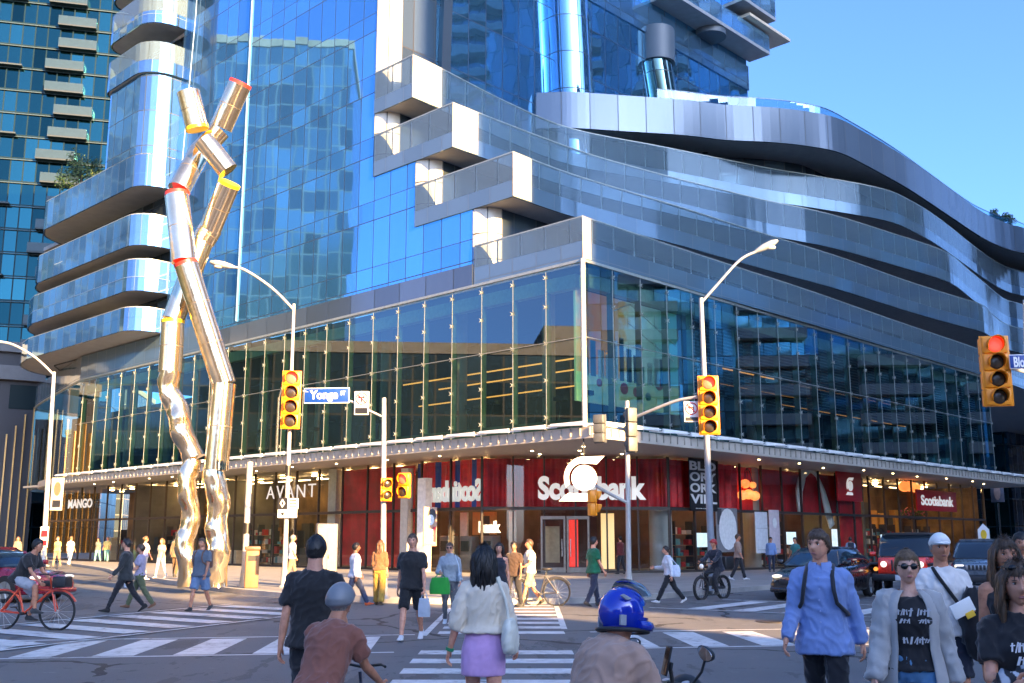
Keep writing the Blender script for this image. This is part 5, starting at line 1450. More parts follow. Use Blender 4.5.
def head_pt(dx, dy, dz, fem=False):
    x, y, z = .077 * dx, .098 * dy, .119 * dz
    if z < 0:
        t = -z / .119; x *= 1 - (.34 if fem else .27) * t ** 1.6; y *= 1 - .12 * t
        if y < 0: y -= .016 * t * t
        else: y *= 1 - .25 * t
    elif y > 0: y *= 1.06
    if dy < -.1:
        f = min(1, (-dy - .1) / .4)
        y -= f * (.026 * g_(x, .012 + .006 * (1 - min(1, abs(z + .03) / .05))) * g_(z + .022, .020) + .012 * g_(x, .009) * g_(z, .026))
        y += f * .011 * (g_(x - .031, .016) + g_(x + .031, .016)) * g_(z - .012, .013)
        y -= f * .004 * g_(z - .034, .012)
        y -= f * .007 * g_(z + .060, .011) * g_(x, .024)
        y += f * .004 * g_(z + .074, .007) * g_(x, .02)
        y -= f * .005 * g_(z + .095, .014) * g_(x, .02)
    return V((x, y, z))
def sphere_dirs(nu, nv):
    for j in range(nv + 1):
        th = PI * (.001 + .998 * j / nv)
        for i in range(nu):
            a = 2 * PI * i / nu
            yield V((math.sin(th) * math.sin(a), -math.sin(th) * math.cos(a), -math.cos(th)))
HAIRLINE = {'short': ((1, .058), (.55, .052), (.25, .012), (0, -.012), (-.5, -.055), (-1, -.072)),
            'long': ((1, .062), (.75, .055), (.45, -.02), (.2, -.10), (-1, -.115)),
            'tied': ((1, .06), (.6, .05), (.2, .0), (0, -.02), (-.6, -.05), (-1, -.065)),
            'cap': ((1, .045), (.5, .042), (0, .03), (-1, .01)), 'helmet': ((1, .045), (.5, .03), (.0, -.01), (-1, -.045))}
def zline(kind, c):
    L = HAIRLINE[kind]
    for (c0, z0), (c1, z1) in zip(L, L[1:]):
        if c1 <= c <= c0: return z1 + (z0 - z1) * (c - c1) / (c0 - c1)
    return L[0][1] if c > L[0][0] else L[-1][1]
SKIN = {}
def skin(t):
    if t not in SKIN:
        k = NT('skin_' + t); c = {'pale': (.68, .37, .26), 'light': (.63, .30, .19), 'tan': (.52, .225, .125), 'brown': (.26, .13, .075), 'dark': (.09, .045, .028)}[t]
        n = k.noise(22, 5, k.coord()); k.link(k.ramp(n, [(.3, (c[0] * .80, c[1] * .70, c[2] * .68)), (.5, c), (.7, tuple(min(1, x * 1.12) for x in c))]), k.b.inputs['Base Color'])
        k.P(Roughness=.5); k.b.inputs['Subsurface Weight'].default_value = .12; k.b.inputs['Subsurface Radius'].default_value = (.02, .008, .005)
        SKIN[t] = k.mat
    return SKIN[t]
def cloth(name, c, rough=.85, var=.12):
    if name in _mc: return _mc[name]
    k = NT(name)
    n = k.noise(7, 4, k.coord()); w_ = k.noise(160, 2, k.coord())
    k.link(k.ramp(n, [(.3, tuple(x * (1 - var) for x in c)), (.7, tuple(min(1, x * (1 + var)) for x in c))]), k.b.inputs['Base Color'])
    k.P(Roughness=rough); k.b.inputs['Specular IOR Level'].default_value = .25; k.b.inputs['Sheen Weight'].default_value = .25
    k.bump(w_, .15, .004)
    _mc[name] = k.mat; return k.mat
def hairmat(name, c):
    if name in _mc: return _mc[name]
    k = NT(name)
    n = k.noise(30, 4, k.mapping(k.coord(), scale=(3, 3, .35)))
    k.link(k.ramp(n, [(.3, tuple(x * .55 for x in c)), (.7, tuple(x * 1.5 for x in c))]), k.b.inputs['Base Color']); k.P(Roughness=.45); k.bump(n, .5, .01)
    _mc[name] = k.mat; return k.mat
HAIR = {'black': (.012, .010, .009), 'brown': (.07, .040, .022), 'lightbrown': (.13, .075, .035), 'grey': (.22, .21, .20), 'auburn': (.10, .045, .02)}
M_EYEW = mat('eye_white', (.62, .60, .57), .3, var=0); M_IRIS = mat('iris', (.03, .02, .012), .2, var=0)
def person(label, pos, yaw, H=1.72, fem=False, skin_t='light', hair='short', hcol='brown', top=None, bottom=None, shoes=(.05, .05, .05), shoe_name=None,
           legs=((0, 0), (0, 0)), arms=((0, 6, 12), (0, 6, 12)), lean=0.0, head=(0, 0), lod=1, wide=1.0, seat_z=None, group=None, beard=False, twist=0):
    """top=(name, colour, kind, hem_z, fit), bottom=(name, colour, kind); legs ((hip, knee) left, right) degrees; arms ((forward, out, elbow[, in]) left, right)"""
    K = H / 1.75
    vox = {0: .013, 1: .019, 2: .026}[lod]; seg = {0: 14, 1: 10, 2: 8}[lod]
    t = thing('person', label, 'person', pos, yaw, group)
    hw = wide * (.92 if fem else 1.0)
    Lm = Matrix.Rotation(R(twist), 3, 'Z') @ Matrix.Rotation(R(lean), 3, 'X')
    HIP = .92
    def TT(p):  # torso point -> leaned
        p = V(p); q = p - V((0, 0, HIP)); return Lm @ q + V((0, 0, HIP))
    # legs
    J = []
    for side, (h, kn) in zip((1, -1), legs):
        hip = V((.088 * side, 0, HIP)); a = R(h); kne = hip + rot_dir(a, R(2.0), side) * .43; ank = kne + rot_dir(a - R(kn), R(.5), side) * .41
        J.append([hip, kne, ank, a - R(kn)])
    low = min(j[2].z - .08 for j in J) if seat_z is None else HIP - seat_z / K
    dz = V((0, 0, -low))
    # arms
    A = []
    shx = .172 * hw if not fem else .152 * wide
    for side, ar in zip((1, -1), arms):
        f, o_, el = ar[0], ar[1], ar[2]; inn = ar[3] if len(ar) > 3 else 0
        sh = V((shx * side, 0, 1.39)); d1 = rot_dir(R(f), R(o_), side); e = sh + d1 * .285
        d2 = rot_dir(R(f + el), R(o_ - inn), side); wv = e + d2 * .25
        A.append([TT(sh), TT(e), TT(wv), (Lm @ d2).normalized(), side])
    if fem: prof = ((.84, .09, .075, 0), (.90, .172, .115, .01), (.97, .165, .112, .005), (1.08, .128, .092, 0), (1.18, .138, .10, -.005), (1.28, .155, .125, -.02), (1.36, .142, .10, -.005), (1.42, .095, .072, 0), (1.46, .060, .058, 0), (1.51, .050, .052, 0), (1.57, .050, .054, -.008))
    else: prof = ((.84, .09, .075, 0), (.90, .160, .112, .008), (.98, .158, .110, .0), (1.08, .148, .102, -.004), (1.2, .160, .112, -.004), (1.31, .178, .124, -.004), (1.375, .160, .106, 0), (1.43, .105, .080, 0), (1.47, .070, .066, 0), (1.52, .060, .060, 0), (1.58, .058, .062, -.008))
    def ring(z, a, b_, yo, grow=0.0, n=20, Mx=TT):
        return [Mx((math.copysign(abs(math.cos(u)) ** .85, math.cos(u)) * (a * wide + grow), yo + math.copysign(abs(math.sin(u)) ** .85, math.sin(u)) * (b_ * wide + grow), z)) for u in [2 * PI * i / n for i in range(n)]]
    b = MB()
    b.loft([ring(*q) for q in prof])
    for hip, kne, ank, an in J:
        taper(b, [hip + V((0, 0, .02)), hip.lerp(kne, .5), kne, kne.lerp(ank, .35), kne.lerp(ank, .7), ank], [.092 * wide, .078 * wide, .054, .055, .042, .036], seg)
    for sh, e, wv, d2, side in A:
        taper(b, [TT((.09 * side, 0, 1.405)), sh, sh.lerp(e, .5), e, e.lerp(wv, .35), wv, wv + d2 * .03], [.045, .050, .044 * hw, .037, .038, .025, .024], seg)
        fw = (Lm @ V((0, -1, 0))); w_ = fw - d2 * fw.dot(d2)
        w_ = w_.normalized() if w_.length > .35 else (V((0, 0, 1)) - d2 * d2.z).normalized()
        nn = d2.cross(w_)
        # palm
        rings = [[wv + d2 * x + w_ * (math.cos(u) * a_) + nn * (math.sin(u) * c_) for u in [2 * PI * i / 10 for i in range(10)]] for x, a_, c_ in ((.0, .024, .022), (.03, .034, .017), (.075, .040, .015), (.095, .036, .012))]
        b.loft(rings)
    vs, ns, fs = fuse(b, vox, 3)
    B = MB(); B.add(vs, fs, 0, True)
    # fingers
    if lod < 2:
        for sh, e, wv, d2, side in A:
            fw = (Lm @ V((0, -1, 0))); w_ = fw - d2 * fw.dot(d2)
            w_ = w_.normalized() if w_.length > .35 else (V((0, 0, 1)) - d2 * d2.z).normalized()
            nn = d2.cross(w_); inw = nn if nn.dot(V((-side, 0, 0))) > 0 else -nn
            for q, ln in zip((.030, .010, -.010, -.029), (.072, .080, .074, .058)):
                p0 = wv + d2 * .075 + w_ * q
                p1 = p0 + (d2 * .85 + inw * .3).normalized() * ln * .5; p2 = p1 + (d2 * .62 + inw * .78).normalized() * ln * .33; p3 = p2 + (d2 * .3 + inw * .95).normalized() * ln * .28
                B.tube([p0, p1, p2, p3], [.0095, .009, .008, .006], 6)
            p0 = wv + d2 * .02 + w_ * .02; p1 = p0 + (d2 * .6 + w_ * .75 + inw * .2).normalized() * .045; p2 = p1 + (d2 * .9 + w_ * .3 + inw * .2).normalized() * .03
            B.tube([p0, p1, p2], [.012, .0105, .008], 6)
    # head
    nu, nv = {0: (60, 44), 1: (36, 26), 2: (22, 16)}[lod]
    Hm = Lm @ Matrix.Rotation(R(head[0]), 3, 'Z') @ Matrix.Rotation(R(-lean * .75 + head[1]), 3, 'X')
    hc0 = TT((0, -.008, 1.535))
    hs = .98 if fem else 1.0
    def HH(p): return hc0 + Hm @ (V((p[0], p[1] - .012, p[2] + .098)) * hs)
    dirs = list(sphere_dirs(nu, nv))
    hp = [HH(head_pt(d.x, d.y, d.z, fem)) for d in dirs]
    fsq = [(j * nu + i, j * nu + (i + 1) % nu, (j + 1) * nu + (i + 1) % nu, (j + 1) * nu + i) for j in range(nv) for i in range(nu)]
    B.add(hp, fsq, 0, True)
    for sx in (-1, 1):
        B.ell(HH((.074 * sx, .012, -.004)), (.010, .022, .032), 0, 10, 8, M=Hm)
        if lod == 2: B.ell(HH((.030 * sx, -.086, .012)), (.012, .006, .006), 2, 8, 6, M=Hm)
        else:
            ey = head_pt(.031 / .077 * sx, -math.sqrt(max(0, 1 - (.031 / .077) ** 2 - .01)), .012 / .119).y
            B.ell(HH((.031 * sx, ey + .003, .011)), (.0115, .007, .0052), 1, 12, 8, M=Hm)
            B.ell(HH((.031 * sx, ey - .003, .011)), (.0058, .004, .0058), 2, 10, 6, M=Hm)
            B.ell(HH((.031 * sx, ey - .004, .0185)), (.0145, .006, .0025), 2, 10, 6, M=Hm)
        by = head_pt(.032 / .077 * sx, -.88, .036 / .119).y
        B.ell(HH((.032 * sx, by + .001, .031)), (.018, .006, .0042 if not fem else .003), 3, 10, 6, M=Hm)
    B.ell(HH((0, -.104, -.060)), (.022, .008, .0075), 4, 12, 8, M=Hm)
    for v in range(len(B.v)): B.v[v] = (B.v[v] + dz) * K
    hm = hairmat('hair_' + hcol, HAIR[hcol])
    lip = mat('lips_' + skin_t, tuple(x * y for x, y in zip({'pale': (.45, .16, .14), 'light': (.36, .13, .11), 'tan': (.28, .10, .08), 'brown': (.15, .06, .05), 'dark': (.08, .03, .028)}[skin_t], (1, 1, 1))), .4)
    B.build('body', [skin(skin_t), M_EYEW, M_IRIS, hm, lip], t)
    # hair
    def shell(kind, off, noise_amp=.0, matl=None, name='hair', extra=None):
        s = MB(); ok = []; pts = []
        nu2, nv2 = (max(nu, 30), max(nv, 22))
        D2 = list(sphere_dirs(nu2, nv2))
        for d in D2:
            p = head_pt(d.x, d.y if d.y > 0 else d.y * .98, d.z, fem); r_ = math.hypot(p.x, p.y); c_ = -p.y / r_ if r_ > .004 else -1
            h_ = p.z - zline(kind, c_) + (.010 * noise.noise(d * 9) + .006 * noise.noise(d * 21) if name == 'hair' else 0); ok.append(h_ > -.012)
            o2 = off * min(1, max(.0, h_ + .012) / .03) + .0015
            n_ = V((d.x / .077, d.y / .098, d.z / .119)).normalized()
            o2 += noise_amp * noise.noise(d * 6 + V((len(label), 0, 0))) * min(1, max(0, h_) / .03)
            pts.append(HH(p + n_ * o2))
        f2 = [(j * nu2 + i, j * nu2 + (i + 1) % nu2, (j + 1) * nu2 + (i + 1) % nu2, (j + 1) * nu2 + i) for j in range(nv2) for i in range(nu2)]
        f2 = [f for f in f2 if sum(ok[q] for q in f) >= 3]
        s.add(pts, f2, 0, True)
        if name == 'hair' and lod < 2:
            rt = random.Random(len(label)); good = [q for q in range(len(pts)) if ok[q]]
            for q_ in range(900 if lod == 0 else 350):
                q = rt.choice(good); d = D2[q]; n_ = (Hm @ V((d.x / .077, d.y / .098, d.z / .119))).normalized()
                dn = V((rt.gauss(0, .35), rt.gauss(0, .35), -1)); dn = (dn - n_ * dn.dot(n_) + n_ * rt.uniform(.05, .45)).normalized(); sd_ = n_.cross(dn) * rt.uniform(.002, .005)
                p0 = pts[q] - n_ * .004; ln = rt.uniform(.010, .022) * (1 if kind != 'long' else 2.4)
                s.add([p0 - sd_, p0 + sd_, p0 + dn * ln + n_ * .002], [(0, 1, 2)], 0, False)
        if extra: extra(s)
        for v in range(len(s.v)): s.v[v] = (s.v[v] + dz) * K
        return s.build(name, matl or hm, t)
    def drape(length, width=.1, fwd=.0):
        def f(s):
            rt = random.Random(len(label) + 3)
            for q_ in range(46 if lod == 0 else 24):      # locks hanging from the crown line
                a = R(rt.uniform(-112, 112)); ca, sa = math.cos(a), math.sin(a)
                x1, y1 = sa * .088, ca * .112 - .0; ln = length * rt.uniform(.78, 1.08) * (1 if ca > .2 else .92); ph = rt.uniform(0, 6)
                pth = [HH((x1 * .55, y1 * .55 + .01, .095))]
                for i in range(1, 9):
                    u = i / 8; z = .085 - u * ln * 1.05; sw = 1 + .22 * math.sin(u * 3.0) + .02 * math.sin(ph + u * 9)
                    pth.append(HH((x1 * sw + .008 * math.sin(ph + u * 8), y1 * sw + fwd * 0 + .010 * math.cos(ph + u * 7), z)))
                w0 = rt.uniform(.010, .017); s.tube(pth, [w0 * .8, w0, w0 * 1.1, w0 * 1.15, w0 * 1.1, w0, w0 * .9, w0 * .6, w0 * .15], 6)
            for (x0, y0, wd, dp, ln) in ((0, .060, width * .86, .040, length * .92),):
                rings = []
                for i in range(9):
                    u = i / 8; z = .03 - u * ln; wv = 1 + .35 * math.sin(u * PI) - .45 * max(0, u - .7)
                    # hangs from the skull; world-down below the neck
                    rings.append([HH((0, 0, 0)) * 0 + HH((x0 * (1 + .25 * u) + math.cos(a) * wd * wv, y0 + .015 * math.sin(u * 3) + fwd * u + math.sin(a) * dp * wv, z)) + V((noise.noise(V((a * 2, z * 14, x0 * 9))) * .014, noise.noise(V((a * 2, z * 14, x0 * 9 + 5))) * .014, 0)) for a in [2 * PI * q / 18 for q in range(18)]])
                s.loft(rings)
        return f
    if hair == 'short': shell('short', .018, .010)
    elif hair == 'crop': shell('short', .011, .005)
    elif hair == 'long': shell('long', .020, .008, extra=drape(.36))
    elif hair == 'verylong': shell('long', .020, .008, extra=drape(.48, .105))
    elif hair == 'bob': shell('long', .024, .012, extra=drape(.24, .095))
    elif hair == 'tied': shell('tied', .014, .006, extra=lambda s: s.ell(HH((0, .125, .045)), (.035, .035, .04), 0, 12, 8))
    elif hair == 'cap':
        shell('short', .008, .0)
        def brim(s):
            rr2 = []
            for x, yy in ((-1, 0), (-.7, -.055), (-.3, -.08), (.3, -.08), (.7, -.055), (1, 0)): rr2.append((x * .072, -.075 + yy, .048 - .10 * abs(yy)))
            pts = [HH(p) for p in rr2] + [HH((p[0], p[1], p[2] + .008)) for p in rr2]; n = len(rr2)
            s.add(pts, [list(range(n))[::-1], list(range(n, 2 * n))] + [(i, (i + 1) % n, n + (i + 1) % n, n + i) for i in range(n)], 0, False)
        shell('cap', .022, .0, cloth('cap_white', (.78, .78, .76)), 'cap', brim)
    elif hair == 'helmet':
        shell('short', .006, .0); shell('helmet', .035, .0, mat('helmet_' + hcol, {'black': (.03, .03, .032), 'grey': (.20, .21, .23), 'auburn': (.35, .03, .03)}.get(hcol, (.1, .1, .1)), .35), 'helmet')
    if beard:
        s = MB(); nn_ = []
        pts = []; ok = []
        for d in dirs:
            p = head_pt(d.x, d.y, d.z, fem); ok.append(p.z < -.035 and p.y < .02 and not (abs(p.z + .06) < .011 and abs(p.x) < .02)); pts.append(HH(p * 1.02))
        s.add(pts, [f for f in fsq if all(ok[q] for q in f)], 0, True)
        for v in range(len(s.v)): s.v[v] = (s.v[v] + dz) * K
        s.build('beard', hm, t)
    # clothing
    rs = random.Random(label)
    def dress(mb, nm, m, amp, vox_=None, sm=4):
        vs, ns, fs = fuse(mb, vox_ or vox, sm)
        vs = folds(vs, ns, amp, rs.uniform(0, 9)); o = MB(); o.add([(p + dz) * K for p in vs], fs, 0, True); return o.build(nm, m, t)
    hz = 9
    if top:
        nm, col, kind, hem, fit = top
        b = MB(); rings = []
        fit = fit * .72
        ex = .015 if hem < .87 else .004
        rings.append(ring(hem, .166 if not fem else .174, .117, .004, fit * 1.15 + .010 + ex))
        if hem < .87: rings.append(ring(.89, .164 if not fem else .174, .116, .006, fit + .012 + ex)); rings.append(ring(.96, .160 if not fem else .170, .113, .004, fit + .006))
        for q in prof:
            if max(hem + .03, .89 if hem >= .87 else .985) < q[0] < 1.44: rings.append(ring(q[0], q[1], q[2], q[3], fit if kind != 'tank' else fit * .8))
        nk = 1.475 if kind not in ('tank',) else 1.43
        rings.append(ring(nk, .072 if not fem else .07, .062, 0, .010))
        if kind == 'hood': rings.append(ring(1.52, .075, .075, .02, .004))
        b.loft(rings)
        for sh, e, wv, d2, side in A:
            s0 = TT((.09 * side, 0, 1.402))
            if kind == 'tee': taper(b, [s0, sh, sh.lerp(e, .72)], [.050 + fit * .3, .056 + fit * .4, .058 + fit * .8], seg)
            elif kind in ('long', 'hood', 'jacket'): taper(b, [s0, sh, sh.lerp(e, .5), e, e.lerp(wv, .5), wv], [.050 + fit * .3, .056 + fit * .4, .052 + fit * .5, .046 + fit * .5, .042 + fit * .5, .034 + fit * .4], seg)
            elif kind == 'elbow': taper(b, [s0, sh, sh.lerp(e, .5), e, e.lerp(wv, .3)], [.050 + fit * .3, .058 + fit * .4, .058 + fit * .8, .058 + fit * .8, .046 + fit * .4], seg)
            elif kind == 'tank': taper(b, [s0 * 1, s0.lerp(sh, .25)], [.04, .035], seg)
        dress(b, {'tee': 't_shirt', 'long': 'shirt', 'hood': 'hooded_top', 'jacket': 'jacket', 'elbow': 'blouse', 'tank': 'tank_top'}[kind], cloth(nm, col), .0115)
    if bottom:
        nm, col, kind = bottom
        b = MB()
        hipr = [ring(z, a, c_, yo,   .012 if z < .95 else .006) for z, a, c_, yo in ((.85, .10, .085, 0), (.90, .165 if not fem else .175, .116, .008), (.98, .158 if not fem else .166, .112, .004), (1.03, .150 if not fem else .145, .106, 0))]
        if kind == 'skirt':
            rings = []
            kz = min(J[0][1].z, J[1][1].z)
            for z, a, c_ in ((1.10, .132, .098), (1.04, .140, .102), (.97, .166, .118), (.90, .180, .128), (.78, .180, .130), (.67, .174, .126)): rings.append(ring(z, a, c_, .006, (.020 if z < .8 else .012) if z < .93 else .003, 28, lambda p: V(p)))
            b.loft(rings)
        else:
            b.loft(hipr)
            for hip, kne, ank, an in J:
                h2 = hip + V((0, 0, .03))
                if kind == 'shorts': taper(b, [h2, hip.lerp(kne, .5), hip.lerp(kne, .92)], [.102 * wide, .098 * wide, .094 * wide], seg)
                elif kind == 'wide': taper(b, [h2, hip.lerp(kne, .5), kne, kne.lerp(ank, .5), ank + V((0, 0, .0))], [.104 * wide, .098, .088, .088, .092], seg)
                elif kind == 'slim': taper(b, [h2, hip.lerp(kne, .5), kne, kne.lerp(ank, .35), ank], [.100 * wide, .084 * wide, .061, .060, .045], seg)
                else: taper(b, [h2, hip.lerp(kne, .5), kne, kne.lerp(ank, .35), ank + V((0, 0, -.01))], [.103 * wide, .091 * wide, .070, .068, .060], seg)
        dress(b, {'skirt': 'skirt', 'shorts': 'shorts'}.get(kind, 'trousers'), cloth(nm, col), .012 if kind != 'skirt' else .004)
    for hip, kne, ank, an in J:
        b = MB()
        pitch = max(0.0, -an) * .75 if an < -.15 else (min(0, -an) * .4 if an > .2 else 0)
        if seat_z is not None: pitch = 0
        Mf = Matrix.Rotation(pitch, 3, 'X')
        rings = []
        for y, w_, z0, z1 in ((.075, .022, -.055, .0), (.05, .036, -.08, .035), (.0, .040, -.08, .045), (-.06, .042, -.08, .0), (-.12, .046, -.08, -.030), (-.165, .038, -.078, -.040), (-.185, .018, -.072, -.05)):
            rings.append([ank + Mf @ V((math.cos(a) * w_, y, (z0 + z1) / 2 + math.sin(a) * (z1 - z0) / 2)) for a in [2 * PI * i / 12 for i in range(12)]])
        b.loft(rings)
        for v in range(len(b.v)): b.v[v] = (b.v[v] + dz) * K
        b.build('shoe', cloth(shoe_name or 'shoe_%d_%d' % (int(shoes[0] * 99), int(shoes[2] * 99)), shoes), t)
    t['k'] = K
    def world_of(p):
        q = (V(p) + dz) * K; return V(pos) + Matrix.Rotation(yaw, 3, 'Z') @ q
    info = dict(root=t, head=lambda p: world_of(HH(p)), torso=lambda p: world_of(TT(p)), hand=[world_of(a[2] + a[3] * .08) for a in A], yaw=yaw, K=K, pos=V(pos), Lm=Lm, Hm=Hm,
                A=[[world_of(q) for q in a[:3]] for a in A], J=[[world_of(q) for q in j[:3]] for j in J])
    def headpart(mb, name, m):
        mb.v = [(HH(p) + dz) * K for p in mb.v]; return mb.build(name, m, t)
    def torsopart(mb, name, m):
        mb.v = [(TT(p) + dz) * K for p in mb.v]; return mb.build(name, m, t)
    info['headpart'] = headpart; info['torsopart'] = torsopart
    del t['k']
    return info
def sunglasses(I, m=None):
    b = MB()
    for sx in (-1, 1): b.ell((.032 * sx, -.099, .010), (.027, .010, .021), 0, 14, 8); b.box((.066 * sx, -.045, .016), (.006, .10, .008))
    b.box((0, -.104, .016), (.02, .006, .006))
    return I['headpart'](b, 'sunglasses', m or mat('dark_lenses', (.008, .008, .009), .1))
def walk(a, k=1.0):
    """leg and arm swing for a stride; a>0 left leg forward"""
    f = 24 * k
    L_ = (f, 4) if a > 0 else (-f * .75, 16); R_ = (f, 4) if a < 0 else (-f * .75, 16)
    la = (-16 * k if a > 0 else 20 * k, 8, 14); ra = (20 * k if a > 0 else -16 * k, 8, 14)
    return dict(legs=(L_, R_), arms=(la, ra))
# ------------------------------------------------------------------ bags
def bag_thing(name, label, cat, mb_fn, at, yaw, mats_):
    t = thing(name, label, cat, at, yaw); mb_fn(t); return t
def shoulder_bag(I, label, col, side=-1, back=True, size=(.13, .055, .10), drop=.45, fb=.06):
    """bag hanging at the hip on a strap over the shoulder; side -1 = wearer's right"""
    c = I['torso']((.235 * side, fb, 1.42 - drop)); t = thing('shoulder_bag', label, 'bag', c, I['yaw'])
    b = MB()
    rings = []
    for z, sx, sy in ((-1, .75, .8), (-.8, .98, 1), (-.2, 1, 1.05), (.5, .92, .9), (1, .7, .5)):
        rings.append([V((size[1] * sy * math.cos(a), size[0] * sx * math.sin(a), size[2] * z)) for a in [2 * PI * i / 18 for i in range(18)]])
    b.loft(rings); vs, ns, fs = fuse(b, .012, 3); o = MB(); o.add(folds(vs, ns, .008, 4), fs, 0, True); o.build('bag_body', cloth('bag_' + '%d%d%d' % tuple(int(x * 99) for x in col), col, .6), t)
    K = I['K']; sh = Matrix.Rotation(-I['yaw'], 3, 'Z') @ (I['torso']((.12 * side, .0, 1.475)) - c)
    for dy in (-.05, .05):
        b = MB(); b.tube([V((0, dy * 1.6, size[2] * .8)), V((0, dy, size[2] * .8)).lerp(sh + V((0, dy, 0)), .5) + V((.02 * side, 0, 0)), sh + V((0, dy, .01))], .012, 8); b.build('strap', cloth('bag_' + '%d%d%d' % tuple(int(x * 99) for x in col), col, .6), t)
    return t
def backpack(I, label, col, size=(.15, .09, .21)):
    c = I['torso']((0, .20, 1.25)); t = thing('backpack', label, 'backpack', c, I['yaw'])
    b = MB(); b.rbox((0, 0, 0), (size[0] * 2, size[1] * 1.8, size[2] * 2), .05, seg=4); m = cloth('pack_%d%d%d' % tuple(int(x * 99) for x in col), col, .7); b.build('pack_body', m, t)
    b = MB(); b.rbox((0, size[1] * .95, -size[2] * .35), (size[0] * 1.5, .05, size[2] * .9), .02); b.build('pocket', m, t)
    for sx in (-1, 1):
        b = MB(); b.tube([V((.09 * sx, -.05, .19)), V((.10 * sx, -.20, .232)), V((.105 * sx, -.325, .15)), V((.118 * sx, -.372, .04)), V((.135 * sx, -.355, -.06)), V((.205 * sx, -.24, -.15)), V((.12 * sx, -.05, -.17))], .017, 8); b.build('strap', m, t)
    return t
def hand_bag(I, which, label, col, size=(.17, .07, .2), name='carrier_bag', cat='bag', strap=.1, ang=0):
    h = I['hand'][which] + V((0, 0, -.02)); t = thing(name, label, cat, h, I['yaw'] + ang)
    b = MB(); n = 16; rings = []
    for z, f in ((0, 1), (.15, 1.04), (.6, 1.0), (1, .82)):
        rings.append([V((size[0] * f * math.copysign(abs(math.cos(a)) ** .5, math.cos(a)), size[1] * f * math.copysign(abs(math.sin(a)) ** .5, math.sin(a)), -strap - size[2] * 2 * (1 - z))) for a in [2 * PI * i / n for i in range(n)]])
    b.loft(rings); m = cloth('carry_%d%d%d' % tuple(int(x * 99) for x in col), col, .6); b.build('bag_body', m, t)
    for dy in (-1, 1):
        b = MB(); b.tube([V((-size[0] * .5, size[1] * .6 * dy, -strap)), V((-size[0] * .2, 0, -.0)), V((size[0] * .2, 0, -.0)), V((size[0] * .5, size[1] * .6 * dy, -strap))], .007, 6); b.build('handle', m, t)
    return t
def at(px, Y, z=0.0):
    p = atY(px, 541, Y); return V((p.x, Y, z))
def feet(px, py, z=0.0): return gnd(px, py, z)
def toward(dx, dy): return math.atan2(dx, -dy)       # yaw so that local -Y looks along (dx, dy)

# ================================================================== foreground people
I = person('man in a black t-shirt seen from behind at the left of the crossing', at(316, 8.7), toward(.05, 1), 1.71, skin_t='light', hair='crop', hcol='black', top=('tee_black', (.022, .021, .022), 'tee', .86, .030), bottom=('trousers_charcoal', (.03, .03, .035), 'pants'), lod=0, wide=1.04, **walk(1, .7))
I = person('woman with long black hair in a cream blouse and lilac skirt seen from behind', at(484, 8.6), toward(.1, 1), 1.615, True, 'light', 'long', 'black', ('blouse_cream', (.74, .63, .49), 'elbow', 1.02, .032), ('skirt_lilac', (.58, .34, .60), 'skirt'), (.5, .45, .4), lod=0, wide=.95, legs=((12, 4), (-10, 14)), arms=((-6, 16, 12), (6, 12, 24)))
shoulder_bag(I, 'white leather shoulder bag under the arm of the woman in the lilac skirt', (.72, .68, .56), side=-1 if False else -1, drop=.42, size=(.20, .06, .13), fb=.04)
b = MB(); 
wpos = I['A'][0][2]; t_ = thing('bracelet', 'green bracelet on the left wrist of the woman in the lilac skirt', 'bracelet', wpos); d_ = (I['A'][0][2] - I['A'][0][1]).normalized()
b.tube([-d_ * .012, d_ * .012], .034, 14); b.build('band', mat('green_band', (.02, .22, .10), .5), t_)

I = person('man in a light blue shirt and dark trousers walking with a backpack', at(819, 8.7), toward(-.45, -1), 1.755, skin_t='light', hair='short', hcol='brown', top=('shirt_blue', (.19, .28, .54), 'long', .79, .046), bottom=('trousers_black', (.018, .018, .022), 'pants'), lod=0, wide=.98, head=(-18, 0), legs=((18, 4), (-16, 20)), arms=((-14, 12, 12), (16, 10, 14)))
backpack(I, 'dark backpack worn by the man in the light blue shirt', (.02, .022, .03))
def collar(I, m, wide=1.0):
    b = MB(); n = 26; vs = []; fs = []
    for i in range(n + 1):
        a = -PI / 2 + .22 + (2 * PI - .44) * i / n; fr = max(0, -math.sin(a))
        for rr2, z in ((.074, 1.452), (.070, 1.512 - .012 * fr), (.082, 1.508 - .012 * fr), (.104 + .012 * fr, 1.462 - .035 * fr)): vs.append((rr2 * wide * math.cos(a), rr2 * .95 * math.sin(a) - .006, z))
    for i in range(n):
        for e in range(3): fs.append((i * 4 + e, i * 4 + e + 1, i * 4 + 5 + e, i * 4 + 4 + e))
    b.add(vs, fs, 0, True); I['torsopart'](b, 'collar', m)
    b = MB()
    for j in range(7): b.disc((.004 * (j % 2), -.168 + .06 * abs(j - 2.2) / 5, 1.38 - .085 * j), (0, -1, 0), .007, .006, 10)
    I['torsopart'](b, 'buttons', mat('shirt_button', (.30, .38, .60), .3))
collar(I, cloth('shirt_blue', (.19, .28, .54)), 1.02)
I = person('woman in a grey cardigan and sunglasses with a black printed t-shirt', at(905, 7.0), toward(-.22, -1), 1.60, True, 'pale', 'tied', 'lightbrown', ('tee_print_black', (.020, .020, .023), 'tank', .93, .028), ('jeans_blue', (.08, .20, .36), 'slim'), lod=0, wide=.98, legs=((14, 4), (-12, 14)), arms=((-8, 14, 10), (10, 14, 10)))
sunglasses(I); CARD = I
